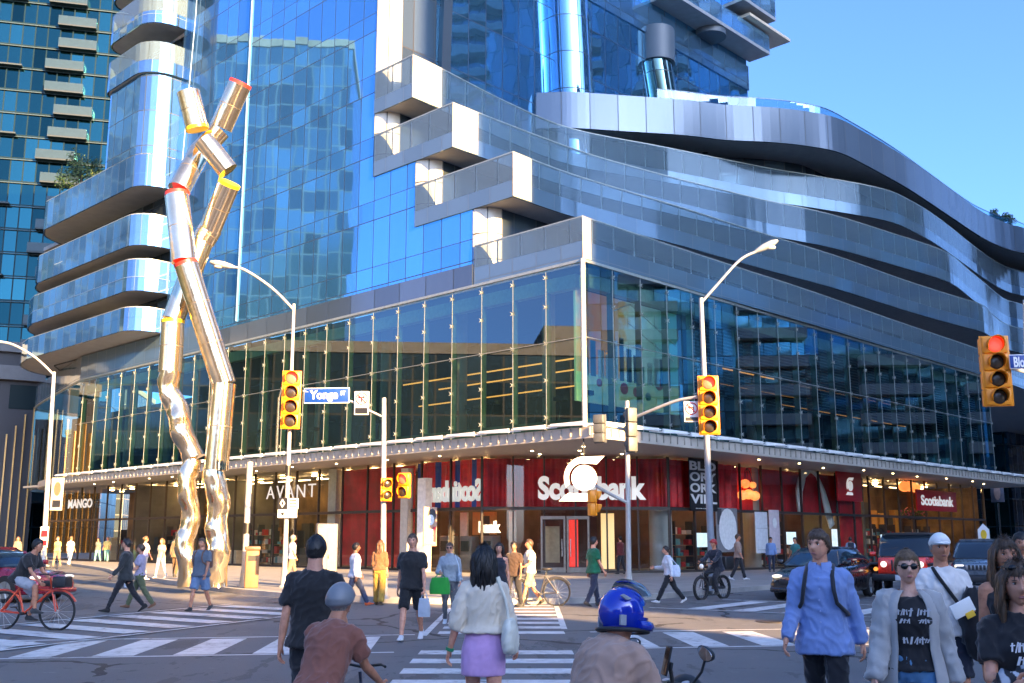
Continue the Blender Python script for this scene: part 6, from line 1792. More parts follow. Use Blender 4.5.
I = person('man in a white t-shirt and white cap with a strap across his chest', at(939, 9.3), toward(-.1, -1), 1.70, skin_t='tan', hair='cap', hcol='grey', top=('tee_white', (.78, .73, .68), 'tee', .88, .030), bottom=('shorts_navy', (.02, .024, .04), 'shorts'), shoes=(.3, .3, .3), lod=0, wide=.96, legs=((10, 4), (-10, 12)), arms=((14, 10, 80, 34), (10, 10, 12)))
WHITE = I
I = person('woman at the bottom right with sunglasses on her head and a black printed t-shirt', at(1013, 5.3), toward(-.25, -1), 1.55, True, 'light', 'long', 'brown', ('tee_print_red', (.018, .018, .021), 'tee', .84, .03), ('jeans_dark', (.03, .04, .07), 'slim'), lod=0, wide=1.0, head=(0, 6), legs=((8, 4), (-8, 10)), arms=((24, 8, 70, 30), (24, 8, 66, 26)))
LADY = I
I = person('woman in a black vest top with long brown hair at the right edge', at(1003, 7.4), toward(-.15, -1), 1.66, True, 'tan', 'verylong', 'brown', ('vest_black', (.02, .02, .022), 'tank', .9, .012), ('trousers_dark', (.02, .02, .025), 'slim'), lod=0, legs=((8, 4), (-8, 10)))
I = person('dark haired man half hidden at the far right edge of the picture', at(1020, 12.0), toward(-.2, -1), 1.74, skin_t='tan', hair='short', hcol='black', top=('tee_dark_grey', (.04, .04, .045), 'tee', .86, .03), bottom=('trousers_dark', (.02, .02, .025), 'pants'), lod=1, **walk(1, .6))
# the open cardigan: two fronts, back and sleeves of the woman in sunglasses
def cardigan(I, name, col):
    b = MB(); prof2 = ((.52, .235, .16), (.62, .232, .16), (.75, .222, .156), (.88, .214, .152), (.97, .200, .150), (1.08, .178, .138), (1.2, .180, .142), (1.3, .194, .160), (1.38, .186, .132), (1.44, .150, .104), (1.475, .095, .085))
    n = 30; vs = []; fs = []
    for j, (z, a, c_) in enumerate(prof2):
        open_ = .62 - .16 * max(0, (z - 1.2) / .3)
        for i in range(n):
            u = -PI / 2 + open_ + (2 * PI - 2 * open_) * i / (n - 1)
            w_ = 1 + .03 * math.sin(u * 7 + z * 4)
            vs.append(V((a * 1.0 * w_ * math.cos(u), c_ * 1.02 * w_ * math.sin(u), z)))
    m_ = len(prof2)
    for j in range(m_ - 1):
        for i in range(n - 1): fs.append((j * n + i, j * n + i + 1, (j + 1) * n + i + 1, (j + 1) * n + i))
    outer = len(vs); 
    vs2 = [V((p.x * 1.035, p.y * 1.045, p.z)) for p in vs]
    fs2 = [tuple(outer + q for q in f[::-1]) for f in fs]
    edge = [(j * n, (j + 1) * n, outer + (j + 1) * n, outer + j * n) for j in range(m_ - 1)] + [(j * n + n - 1, outer + j * n + n - 1, outer + (j + 1) * n + n - 1, (j + 1) * n + n - 1) for j in range(m_ - 1)] + [(i, outer + i, outer + i + 1, i + 1) for i in range(n - 1)]
    b.add(vs + vs2, fs + fs2 + edge, 0, True)
    o = I['torsopart'](b, 'cardigan', cloth(name, col)); 
    b = MB(); Mi = (Matrix.Translation(I['pos']) @ Matrix.Rotation(I['yaw'], 4, 'Z')).inverted()
    for a in I['A']:
        p = [Mi @ q for q in a]; q = MB(); taper(q, [p[0] + V((-.075 * (1 if p[0].x > 0 else -1), 0, .022)), p[0] + V((0, 0, .008)), p[0].lerp(p[1], .5), p[1], p[1].lerp(p[2], .5), p[2] + (p[2] - p[1]).normalized() * .02], [.058, .076, .074, .064, .060, .055], 14)
        vs, ns, fs = fuse(q, .013, 3); s = MB(); s.add(folds(vs, ns, .012, 2), fs, 0, True); s.build('sleeve', cloth(name, col), o)
cardigan(CARD, 'cardigan_grey', (.40, .39, .38))
def chest_print(I, rows, m, wide=1.0):
    """brush-like print on the chest, laid just proud of the cloth"""
    rr = random.Random(4); b = MB()
    for (z, x0, x1, h) in rows:
        x = x0
        while x < x1:
            w_ = rr.uniform(.012, .026); hh = h * rr.uniform(.6, 1.15); y = -.155 * wide - .012 + .10 * abs(x) * 1.2
            sl = rr.uniform(-.006, .018)
            b.add([(x, y, z - hh / 2), (x + w_ * .6, y + .002, z - hh / 2), (x + w_ * .6 + sl, y + .002, z + hh / 2), (x + sl, y, z + hh / 2)], [(0, 1, 2, 3)])
            if rr.random() < .5: b.add([(x - .004, y - .001, z + hh * .1), (x + w_ + .006, y - .001, z + hh * .16), (x + w_ + .006, y - .001, z + hh * .30), (x - .004, y - .001, z + hh * .24)], [(0, 1, 2, 3)])
            x += w_ * 1.12
    return b
b = chest_print(CARD, ((1.33, -.105, -.015, .055), (1.33, .02, .11, .055), (1.27, -.10, -.03, .035), (1.27, .03, .10, .035), (1.14, -.08, .08, .045)), None, 1.06)
CARD['torsopart'](b, 'logo', mat('print_pale_grey', (.42, .44, .48), .8))
b = chest_print(LADY, ((1.30, -.09, .10, .07), (1.23, -.07, .11, .05)), None, 1.10); LADY['torsopart'](b, 'logo', mat('print_white', (.62, .62, .66), .8))
b = chest_print(LADY, ((1.17, -.05, .09, .05), (1.11, -.03, .06, .04)), None, 1.09); LADY['torsopart'](b, 'logo', mat('print_crimson', (.42, .03, .06), .8))
# glasses pushed up on the head
b = MB()
for sx in (-1, 1): b.ell((.034 * sx, -.070, .098), (.028, .014, .016), 0, 14, 8); b.box((.072 * sx, -.02, .092), (.007, .10, .008))
b.box((0, -.078, .098), (.02, .008, .006)); LADY['headpart'](b, 'sunglasses', mat('dark_lenses', (.008, .008, .009), .1))
# bundle of striped clothing in her arms
def bundle(name, label, cat, c, yaw, size, m, seed, amp=.05):
    t = thing(name, label, cat, c, yaw); b = MB(); b.ell((0, 0, 0), size, 0, 28, 18)
    vs = [p for p in b.v]; ns = [p.normalized() for p in vs]; b.v = folds(vs, ns, amp, seed, 8); b.build('cloth', m, t); return t
k = NT('striped_cloth'); wv = k.node('ShaderNodeTexWave'); wv.inputs['Scale'].default_value = 5; wv.inputs['Distortion'].default_value = 6; wv.inputs['Detail'].default_value = 2; k.link(k.coord(), wv.inputs[0])
k.link(k.ramp(wv.outputs[1], [(.42, (.02, .02, .024)), (.55, (.16, .165, .18)), (.72, (.50, .50, .52))]), k.b.inputs['Base Color']); k.P(Roughness=.85)
bundle('folded_coat', 'bundle of grey and black striped clothing carried by the woman at the bottom right', 'clothing', LADY['torso']((.0, -.27, 1.02)), LADY['yaw'], (.27, .12, .17), k.mat, 3)
t = thing('water_bottle', 'small pale blue bottle in the hand of the woman at the bottom right', 'bottle', LADY['torso']((.06, -.40, 1.08)), LADY['yaw'])
b = MB(); b.tube([(0, 0, -.09), (0, 0, -.085), (0, 0, .05), (0, 0, .075), (0, 0, .09)], [.026, .032, .032, .016, .014], 14); b.build('bottle_body', mat('bottle_blue', (.30, .50, .62), .2), t)
b = MB(); b.tube([(0, 0, .088), (0, 0, .11)], .017, 12); b.build('cap', M_LETTERP, t)
bundle('black_jacket', 'black jacket hanging over the arm of the man in the white cap', 'clothing', WHITE['torso']((.21, -.16, 1.0)), WHITE['yaw'], (.13, .11, .30), cloth('jacket_black', (.015, .015, .018)), 5, .03)
t = thing('paper_map', 'folded paper with a yellow corner held by the man in the white cap', 'paper', WHITE['hand'][0] + V((-.06, -.06, .0)), WHITE['yaw'] + .2)
b = MB(); b.rbox((0, 0, 0), (.20, .012, .12), .004, M=Matrix.Rotation(R(-25), 3, 'Y')); b.build('sheet', M_LETTERP, t); b = MB(); b.rbox((.06, -.009, -.05), (.08, .006, .05), .002, M=Matrix.Rotation(R(-25), 3, 'Y')); b.build('corner', mat('paper_yellow', (.75, .45, .03), .6), t)
b = MB(); b.tube([(-.085, -.04, 1.462), (-.075, -.135, 1.40), (.05, -.168, 1.2), (.16, -.145, 1.04), (.20, 0, .98)], .017, 8); WHITE['torsopart'](b, 'chest_strap', cloth('strap_black', (.015, .015, .017)))

# ================================================================== middle distance
I = person('tall man in a black t-shirt and black shorts walking forward over the crossing', feet(411, 640), toward(-.1, -1), 1.80, skin_t='light', hair='crop', hcol='brown', top=('tee_black', (.022, .021, .022), 'tee', .86, .030), bottom=('shorts_black', (.016, .016, .018), 'shorts'), shoes=(.62, .62, .64), lod=1, **walk(-1, .9))
hand_bag(I, 0, 'small grey shopping bag in the hand of the man in black shorts', (.40, .44, .50), (.10, .04, .15))
I = person('woman in a grey hooded top and grey leggings carrying a green bag', feet(449, 624), toward(-.05, -1), 1.60, True, 'light', 'tied', 'brown', ('hood_grey', (.26, .30, .34), 'hood', .92, .035), ('leggings_grey', (.12, .125, .14), 'slim'), (.55, .58, .62), lod=1, wide=1.1, legs=((8, 3), (-8, 10)), arms=((10, 10, 30), (12, 16, 74, 30)))
sunglasses(I)
t = hand_bag(I, 1, 'bright green carrier bag held by the woman in the grey hooded top', (.015, .26, .03), (.20, .09, .16), strap=.06)
shoulder_bag(I, 'small pale blue bag slung across the woman in the grey hooded top', (.45, .52, .60), side=1, drop=.40, size=(.08, .04, .09), fb=-.1)
I = person('dark haired woman in a black vest walking behind the woman in the lilac skirt', feet(499, 622), toward(-.1, -1), 1.62, True, 'light', 'long', 'black', ('vest_dark', (.022, .024, .035), 'tank', .88, .014), ('trousers_dark', (.02, .02, .025), 'slim'), lod=1, **walk(1, .8))
I = person('person in dark clothes half hidden behind the dark haired woman', feet(514, 608), toward(-.3, -1), 1.64, skin_t='brown', hair='short', hcol='black', top=('tee_brown', (.05, .03, .022), 'tee', .86, .03), bottom=('trousers_dark', (.02, .02, .025), 'pants'), lod=1, **walk(-1, .8))
I = person('man in a white t-shirt and khaki shorts walking a bicycle to the left', feet(530, 606), toward(-1, -.35), 1.70, skin_t='tan', hair='short', hcol='brown', top=('tee_cream', (.62, .56, .46), 'tee', .88, .034), bottom=('shorts_khaki', (.42, .31, .17), 'shorts'), shoes=(.03, .03, .03), lod=1, legs=((20, 4), (-16, 20)), arms=((20, 10, 50), (10, 12, 30)))
I = person('man in a green t-shirt walking right in front of the bank doors', feet(594, 606), toward(.75, .35), 1.74, skin_t='light', hair='short', hcol='black', top=('tee_green', (.010, .12, .06), 'tee', .84, .032), bottom=('trousers_navy', (.022, .03, .06), 'pants'), lod=1, **walk(1, .6))
I = person('woman in a white top and black trousers striding left past the shop windows', feet(670, 603), toward(-1, -.1), 1.58, True, 'light', 'tied', 'black', ('top_white', (.60, .62, .66), 'long', .92, .034), ('trousers_black', (.018, .018, .022), 'pants'), (.6, .6, .6), lod=1, legs=((30, 4), (-26, 14)), arms=((-10, 10, 20), (24, 12, 70)), lean=6)
shoulder_bag(I, 'pale tote bag on the back of the woman in the white top', (.48, .55, .66), side=1, drop=.4, size=(.14, .05, .15), fb=.14)
I = person('man in a dark hooded jacket and black trousers walking left over the left crossing', feet(123, 612), toward(-1, -.2), 1.74, skin_t='light', hair='short', hcol='black', top=('jacket_dark_olive', (.030, .033, .034), 'jacket', .80, .036), bottom=('trousers_black', (.018, .018, .022), 'slim'), shoes=(.02, .02, .02), lod=1, legs=((26, 4), (-24, 16)), arms=((18, 8, 20), (-16, 8, 24)))
I = person('woman in a pale patterned top and olive trousers behind the man in the dark jacket', feet(138, 608), toward(-1, -.1), 1.60, True, 'light', 'short', 'brown', ('top_mauve', (.34, .30, .40), 'tee', .92, .03), ('trousers_olive', (.10, .115, .06), 'pants'), (.2, .1, .06), lod=1, legs=((-22, 14), (24, 4)), arms=((10, 8, 60), (14, 8, 70)))
hand_bag(I, 1, 'white shopping bag hanging from the arm of the woman in olive trousers', (.60, .62, .66), (.10, .05, .16))
I = person('man in a grey t-shirt and blue shorts with a backpack on the left crossing', feet(199, 611), toward(-.35, -1), 1.72, skin_t='tan', hair='crop', hcol='brown', top=('tee_slate', (.10, .125, .16), 'tee', .84, .036), bottom=('shorts_blue', (.13, .20, .32), 'shorts'), shoes=(.03, .03, .03), lod=1, wide=1.1, **walk(-1, .7))
backpack(I, 'brown backpack worn by the man in blue shorts', (.14, .07, .045))
I = person('man in a pale shirt and jeans stepping off the kerb with orange shoes', feet(354, 606), toward(.8, .3), 1.66, skin_t='brown', hair='short', hcol='black', top=('shirt_pale', (.60, .60, .66), 'long', .84, .034), bottom=('jeans_navy', (.035, .05, .10), 'pants'), shoes=(.5, .09, .03), lod=1, legs=((30, 6), (-24, 14)), arms=((14, 8, 18), (-12, 8, 18)))
I = person('woman with long auburn hair in a brown top and mustard trousers', feet(379, 605), toward(.25, 1), 1.64, True, 'tan', 'verylong', 'auburn', ('top_brown', (.16, .075, .035), 'elbow', .94, .03), ('trousers_mustard', (.36, .22, .04), 'wide'), (.1, .06, .03), lod=1, legs=((6, 2), (-6, 8)))
# ================================================================== on the far pavements
def walker(px, py, label, **k_):
    return person(label, feet(px, py, .15), k_.pop('yaw'), lod=2, **k_)
walker(291, 582, 'man in a light blue shirt on the pavement behind the sunlit lamp post', yaw=toward(1, .2), H=1.70, skin_t='tan', hair='crop', hcol='grey', top=('shirt_sky', (.40, .50, .62), 'tee', .86, .03), bottom=('trousers_tan', (.22, .16, .10), 'pants'), **walk(1, .6))
walker(143, 580, 'woman in a mauve top and white trousers on the sunlit pavement', yaw=toward(.6, .8), H=1.66, fem=True, skin_t='light', hair='tied', hcol='lightbrown', top=('top_lavender', (.46, .42, .52), 'tee', .92, .03), bottom=('trousers_white', (.62, .57, .50), 'slim'), shoes=(.6, .58, .55), **walk(1, .6))
walker(160, 578, 'woman in a floral top and pale jeans on the sunlit pavement', yaw=toward(-.4, -1), H=1.58, fem=True, skin_t='light', hair='bob', hcol='lightbrown', top=('top_peach', (.50, .36, .24), 'tee', .92, .03), bottom=('jeans_pale', (.34, .42, .50), 'slim'), shoes=(.6, .5, .45), **walk(-1, .6))
walker(175, 577, 'man in a long brown jacket standing next to the sculpture', yaw=toward(.2, 1), H=1.76, skin_t='tan', hair='short', hcol='auburn', top=('jacket_brown', (.22, .14, .07), 'jacket', .80, .036), bottom=('trousers_brown', (.13, .075, .035), 'pants'), **walk(1, .4))
walker(69, 566, 'person in a white shirt and pale jeans outside the far left shop', yaw=toward(.3, 1), H=1.72, skin_t='light', hair='short', hcol='lightbrown', top=('shirt_white', (.68, .62, .52), 'tee', .86, .034), bottom=('jeans_pale', (.34, .42, .50), 'pants'), **walk(1, .5))
walker(56, 567, 'person in a yellow top near the far left lamp post', yaw=toward(-.2, -1), H=1.70, fem=True, skin_t='light', hair='short', hcol='lightbrown', top=('top_yellow', (.55, .45, .12), 'tee', .90, .034), bottom=('trousers_tan', (.22, .16, .10), 'pants'), **walk(-1, .5))
walker(16, 565, 'person in a brown top at the foot of the gold fins', yaw=toward(.1, -1), H=1.70, fem=True, skin_t='tan', hair='long', hcol='auburn', top=('top_taupe', (.26, .18, .12), 'long', .86, .034), bottom=('trousers_brown', (.13, .075, .035), 'pants'), **walk(1, .4))
walker(106, 562, 'person in a yellow t-shirt and teal trousers by the shop door', yaw=toward(.2, -1), H=1.72, skin_t='tan', hair='short', hcol='brown', top=('tee_yellow', (.62, .50, .16), 'tee', .86, .034), bottom=('trousers_teal', (.10, .26, .26), 'pants'), **walk(1, .5))
walker(97, 562, 'person in teal trousers and a dark top beside the shop door', yaw=toward(-.2, -1), H=1.66, fem=True, skin_t='tan', hair='long', hcol='brown', top=('top_shade', (.12, .14, .12), 'tee', .9, .03), bottom=('trousers_teal', (.10, .26, .26), 'pants'), **walk(-1, .5))
walker(739, 580, 'man in a tan shirt with a dark vest walking by the face poster', yaw=toward(.9, -.3), H=1.74, skin_t='tan', hair='short', hcol='brown', top=('shirt_tan', (.30, .20, .15), 'elbow', .86, .03), bottom=('trousers_black', (.018, .018, .022), 'pants'), shoes=(.6, .6, .6), **walk(1, .7))
I = walker(772, 572, 'man in a blue shirt walking in front of the white poster', yaw=toward(-.2, -1), H=1.66, skin_t='tan', hair='short', hcol='black', top=('shirt_mid_blue', (.18, .28, .50), 'long', .86, .034), bottom=('trousers_navy', (.022, .03, .06), 'pants'), **walk(-1, .7))
I = walker(852, 570, 'man in a pale blue shirt with a backpack behind the black car', yaw=toward(.2, 1), H=1.66, skin_t='tan', hair='short', hcol='black', top=('shirt_sky', (.40, .50, .62), 'tee', .86, .034), bottom=('trousers_navy', (.022, .03, .06), 'pants'), **walk(1, .6))
backpack(I, 'dark backpack on the man behind the black car', (.03, .035, .05))
walker(797, 577, 'person in a teal shirt behind the bonnet of the black car', yaw=toward(-.8, -.5), H=1.62, skin_t='tan', hair='short', hcol='black', top=('shirt_teal', (.03, .17, .17), 'tee', .86, .034), bottom=('trousers_dark', (.02, .02, .025), 'pants'), **walk(1, .6))
walker(655, 575, 'person in dark red clothes close to the bank window', yaw=toward(.2, 1), H=1.66, skin_t='tan', hair='short', hcol='black', top=('top_maroon', (.10, .02, .02), 'long', .86, .034), bottom=('trousers_dark', (.02, .02, .025), 'pants'), **walk(1, .3)) if False else None
walker(621, 574, 'person in a maroon top standing by the bank window right of the doors', yaw=toward(-.6, .6), H=1.68, skin_t='tan', hair='short', hcol='black', top=('top_maroon', (.12, .02, .02), 'long', .86, .034), bottom=('trousers_dark', (.02, .02, .025), 'pants'), **walk(1, .3))
# ------------------------------------------------------------------ vehicles
M_TYRE = mat('tyre_rubber', (.016, .016, .017), .8, bump=.1)
M_RIM = mat('wheel_rim', (.40, .41, .42), .3, .8)
M_CARGLASS = mat('car_glass', (.015, .022, .028), .04, .0, spec=.9, var=.05)
M_HEADLAMP = mat('headlamp', (1, .95, .85), .2, var=0, emit=(1, .80, .5), estr=.16)
M_HEADDIM = mat('headlamp_dim', (.75, .76, .78), .1, .3, var=0, emit=(1, .9, .75), estr=.03)
M_AMBER = mat('amber_lamp', (.8, .3, .03), .2, var=0, emit=(1, .35, .05), estr=.15)
M_TAIL = mat('tail_lamp', (.5, .02, .02), .2, var=0, emit=(1, .04, .03), estr=.12)
M_TRIM = mat('black_trim', (.018, .018, .020), .5)
M_PLATE = mat('number_plate', (.62, .64, .68), .4, var=.05)
def carpaint(name, c): return mat(name, c, .28, .25, var=.04, coat=1.0)
def wheel(t, x, y, r_, w_, side, m=None):
    """axle along y; side +1 left"""
    b = MB(); rings = []
    for yy, rr2 in ((-.5, .80), (-.46, .93), (-.34, 1.0), (.34, 1.0), (.46, .93), (.5, .80)):
        rings.append([V((x + r_ * rr2 * math.cos(a), y + yy * w_, r_ + r_ * rr2 * math.sin(a))) for a in [2 * PI * i / 28 for i in range(28)]])
    b.loft(rings); o = b.build('wheel', M_TYRE, t)
    b = MB(); yo = y + side * w_ * .5
    b.tube([V((x, yo - side * .02, r_)), V((x, yo + side * .004, r_))], r_ * .70, 24)
    for k_ in range(5):
        a = 2 * PI * k_ / 5; b.box((x + math.cos(a) * r_ * .38, yo + side * .012, r_ + math.sin(a) * r_ * .38), (r_ * .62, .03, r_ * .17), M=Matrix.Rotation(-a, 3, 'Y'))
    b.tube([V((x, yo, r_)), V((x, yo + side * .03, r_))], r_ * .16, 12)
    b.build('rim', m or M_RIM, o)
def car(label, loc, yaw, kind, paint, lamp=True, plate=True, cat='car', name='parked_car'):
    """local x forward; yaw turns x"""
    t = thing(name, label, cat, loc, yaw)
    if kind == 'sedan': L, Wd, wr = 4.7, 1.80, .33
    elif kind == 'jeep': L, Wd, wr = 4.3, 1.86, .41
    else: L, Wd, wr = 4.5, 1.86, .37
    h2 = L / 2; xf, xr = h2 - .88, -h2 + .92
    # lower body as stations along x: (x, z bottom, z top, half width low, half width top)
    if kind == 'sedan':
        st = [(-h2, .42, .88, .62, .60), (-h2 + .08, .30, .98, .80, .72), (-h2 + .5, .22, 1.03, .88, .80), (-.9, .20, .99, .90, .84), (.6, .20, .95, .90, .84), (1.1, .20, .93, .90, .82), (h2 - .45, .20, .80, .87, .74), (h2 - .1, .24, .66, .78, .64), (h2, .34, .58, .64, .56)]
        gh = [(-1.75, 1.0, 1.02, .76, .72), (-1.15, .99, 1.36, .80, .60), (-.55, .97, 1.44, .82, .60), (.25, .95, 1.43, .82, .60), (.62, .95, 1.28, .81, .62), (1.18, .92, .94, .78, .74)]
        roofx = (-1.1, .28, 1.36, 1.45)
    elif kind == 'jeep':
        st = [(-h2, .50, 1.16, .84, .84), (-h2 + .06, .46, 1.20, .86, .86), (-.9, .44, 1.20, .86, .85), (.55, .44, 1.16, .86, .84), (.70, .50, 1.14, .74, .72), (h2 - .35, .52, 1.12, .70, .68), (h2 - .30, .52, 1.10, .68, .66)]
        gh = [(-h2 + .05, 1.2, 1.22, .84, .82), (-h2 + .12, 1.2, 1.80, .84, .72), (-.2, 1.2, 1.82, .84, .72), (.42, 1.17, 1.80, .83, .72), (.72, 1.15, 1.17, .80, .78)]
        roofx = (-h2 + .1, .42, 1.80, 1.86)
    else:
        st = [(-h2, .42, 1.08, .80, .78), (-h2 + .08, .34, 1.12, .86, .84), (-.9, .30, 1.12, .90, .86), (.6, .30, 1.10, .90, .86), (1.0, .30, 1.08, .90, .84), (h2 - .35, .30, 1.02, .88, .80), (h2 - .08, .36, .92, .82, .74), (h2, .42, .84, .74, .70)]
        gh = [(-h2 + .1, 1.12, 1.14, .82, .78), (-h2 + .35, 1.12, 1.58, .84, .68), (-.4, 1.12, 1.66, .84, .68), (.28, 1.10, 1.63, .84, .68), (.55, 1.10, 1.50, .83, .70), (1.05, 1.08, 1.10, .80, .76)]
        roofx = (-h2 + .4, .3, 1.60, 1.67)
    def sect(x, z0, z1, w0, w1, n=7):
        zs = [z0, z0 + (z1 - z0) * .12, z0 + (z1 - z0) * .5, z0 + (z1 - z0) * .85, z1]
        ws = [w0 * .93, w0, w0 * 1.01, (w0 + w1) / 2, w1 * .92]
        return [V((x, -a, z)) for a, z in zip(ws, zs)] + [V((x, a, z)) for a, z in zip(ws[::-1], zs[::-1])]
    b = MB(); b.loft([sect(*q) for q in st]); b.build('body', paint, t)
    b = MB(); b.loft([sect(*q) for q in gh]); b.build('windows', M_CARGLASS, t)
    x0, x1, z0, z1 = roofx
    b = MB(); wt = gh[2][4]
    b.loft([[V((x, -w_, z - .02)), V((x, -w_ * .9, z + .02)), V((x, 0, z + .035)), V((x, w_ * .9, z + .02)), V((x, w_, z - .02))] for x, w_, z in ((x0, wt * .97, z0), (x0 + .3, wt * 1.03, (z0 + z1) / 2 + .02), (0 if kind != 'jeep' else -.2, wt * 1.03, z1 - .01), (x1, wt * 1.0, z1 - .03))])
    b.build('roof', M_TRIM if kind == 'jeep' else paint, t)
    for sy in (-1, 1):
        b = MB()
        g0, gm, g1 = gh[0], gh[2], gh[-1]
        def onside(x, top):
            for qa, qb in zip(gh, gh[1:]):
                if qa[0] <= x <= qb[0]:
                    f = (x - qa[0]) / (qb[0] - qa[0]); z0_, z1_, w0_, w1_ = [qa[i] + (qb[i] - qa[i]) * f for i in range(1, 5)]
                    return V((x, sy * (w1_ * .94 + .012 if top else w0_ + .012), z1_ if top else z0_ + .02))
            return V((x, sy * .8, 1.0))
        def pillar(xb, xt, r_=.035): b.tube([onside(xb, False), onside(xb, False).lerp(onside(xt, True), .5) + V((0, sy * .012, 0)), onside(xt, True)], r_, 6)
        for q_ in ((g1[0] - .08, gh[-2][0] - .1, .035), (-.35, -.35, .035), (gh[0][0] + .1, gh[1][0] + .08, .05)):
            b = MB(); pillar(*q_); b.build('pillar', M_TRIM if kind == 'jeep' else paint, t)
        b = MB(); b.rbox((g1[0] - .25, sy * (Wd / 2 + .08), 1.03 if kind == 'sedan' else 1.22), (.12, .2, .14), .04); b.build('mirror', paint, t)
        # wheel arches
        for x in (xf, xr):
            b = MB(); rad = wr * (1.16 if kind != 'jeep' else 1.22); pts = []
            for i in range(15):
                a = PI * i / 14; pts.append((x + rad * math.cos(a), wr + rad * math.sin(a)))
            b.extrude(pts, Matrix.Identity(4), sy * (Wd / 2 - .20), sy * (Wd / 2 + .006 if kind != 'jeep' else Wd / 2 + .02), 0); b.build('wheel_arch', M_TRIM, t)
            if kind == 'jeep':
                b = MB(); b.rbox((x, sy * (Wd / 2 - .06), wr + rad + .03), (rad * 2.1, .34, .07), .03); b.build('fender', paint if False else M_TRIM, t)
            wheel(t, x, sy * (Wd / 2 - .10), wr, .21, sy)
        b = MB(); b.box((0, sy * (Wd / 2 - .002), .74 if kind == 'sedan' else .85), (2.0, .012, .03)); b.box((-.35, sy * (Wd / 2 - .006), .66), (.015, .012, .60)); b.box((.72, sy * (Wd / 2 - .006), .66), (.015, .012, .55)); b.build('door_line', M_TRIM, t)
        b = MB(); b.rbox((.05, sy * (Wd / 2 + .01), .86 if kind == 'sedan' else .98), (.16, .03, .03), .01); b.build('door_handle', paint, t)
        # lamps
        hl = M_HEADLAMP if lamp else M_HEADDIM
        if kind == 'sedan':
            b = MB(); b.ell((h2 - .14, sy * .60, .66), (.13, .15, .055), 0, 16, 10); b.build('headlight', hl, t)
            b = MB(); b.ell((-h2 + .10, sy * .66, .84), (.10, .15, .08), 0, 14, 8); b.build('tail_light', M_TAIL, t)
        elif kind == 'jeep':
            b = MB(); b.tube([(h2 - .30, sy * .52, .94), (h2 - .23, sy * .52, .94)], [.10, .09], 20); b.build('headlight', hl, t)
            b = MB(); b.tube([(h2 - .25, sy * .74, .80), (h2 - .12, sy * .74, .80)], .06, 12); b.build('indicator', M_AMBER, t)
        else:
            b = MB(); b.rbox((h2 - .08, sy * .60, .84), (.10, .28, .16), .04); b.build('headlight', hl, t)
            b = MB(); b.rbox((-h2 + .02, sy * .74, .95), (.08, .14, .3), .03); b.build('tail_light', M_TAIL, t)
    # front
    b = MB()
    if kind == 'jeep':
        b.rbox((h2 - .27, 0, .90), (.06, 1.34, .46), .02); b.build('grille', paint, t)
        b = MB()
        for i in range(7): b.bbox((h2 - .235, -.30 + i * .085 - .0, .74), (h2 - .225, -.255 + i * .085, 1.06))
        b.build('grille_slots', M_TRIM, t)
        b = MB(); b.rbox((h2 - .08, 0, .56), (.22, 1.72, .20), .05); b.build('bumper', M_TRIM, t)
    elif kind == 'suv':
        b.rbox((h2 - .02, 0, .84), (.06, .86, .18), .02); b.build('grille', M_RIM, t)
        b = MB()
        for i in range(7): b.bbox((h2 + .008, -.36 + i * .105, .77), (h2 + .02, -.29 + i * .105, .91))
        b.build('grille_slots', M_TRIM, t)
        b = MB(); b.rbox((h2 - .02, 0, .50), (.16, 1.62, .26), .06); b.build('bumper', M_TRIM, t)
    else:
        b.rbox((h2 - .02, 0, .50), (.08, 1.0, .16), .04); b.build('grille', M_TRIM, t)
        b = MB(); b.rbox((h2 - .05, 0, .30), (.16, 1.56, .14), .05); b.build('bumper', paint, t)
    if plate:
        b = MB(); b.rbox((h2 + (.035 if kind != 'jeep' else .04), 0, .46 if kind != 'jeep' else .56), (.015, .36, .16), .01); b.build('number_plate', M_PLATE, t)
    return t
def cyaw(dx, dy): return math.atan2(dy, dx)
pa, pb = gnd(772, 597), gnd(874, 588)
dcar = (dR * .9 + V((.25, .1, 0))).normalized()
car('black sedan with its headlights on nosing up to the right crossing', at(823, 31.2), cyaw(-.57, -.82), 'sedan', carpaint('paint_black', (.012, .014, .018)))
car('bright red off-road car with round lamps and a black roof behind the black sedan', at(908, 33.4), cyaw(-.45, -.89), 'jeep', carpaint('paint_red', (.88, .045, .022)))
car('grey off-road car with a slotted grille next to the red one', at(982, 34.0), cyaw(-.44, -.90), 'suv', carpaint('paint_grey', (.10, .125, .15)))
car('dark red sedan with its nose just inside the left edge of the picture', V((-14.6, 30.0, 0)), cyaw(.93, -.36), 'sedan', carpaint('paint_wine', (.30, .010, .03)))

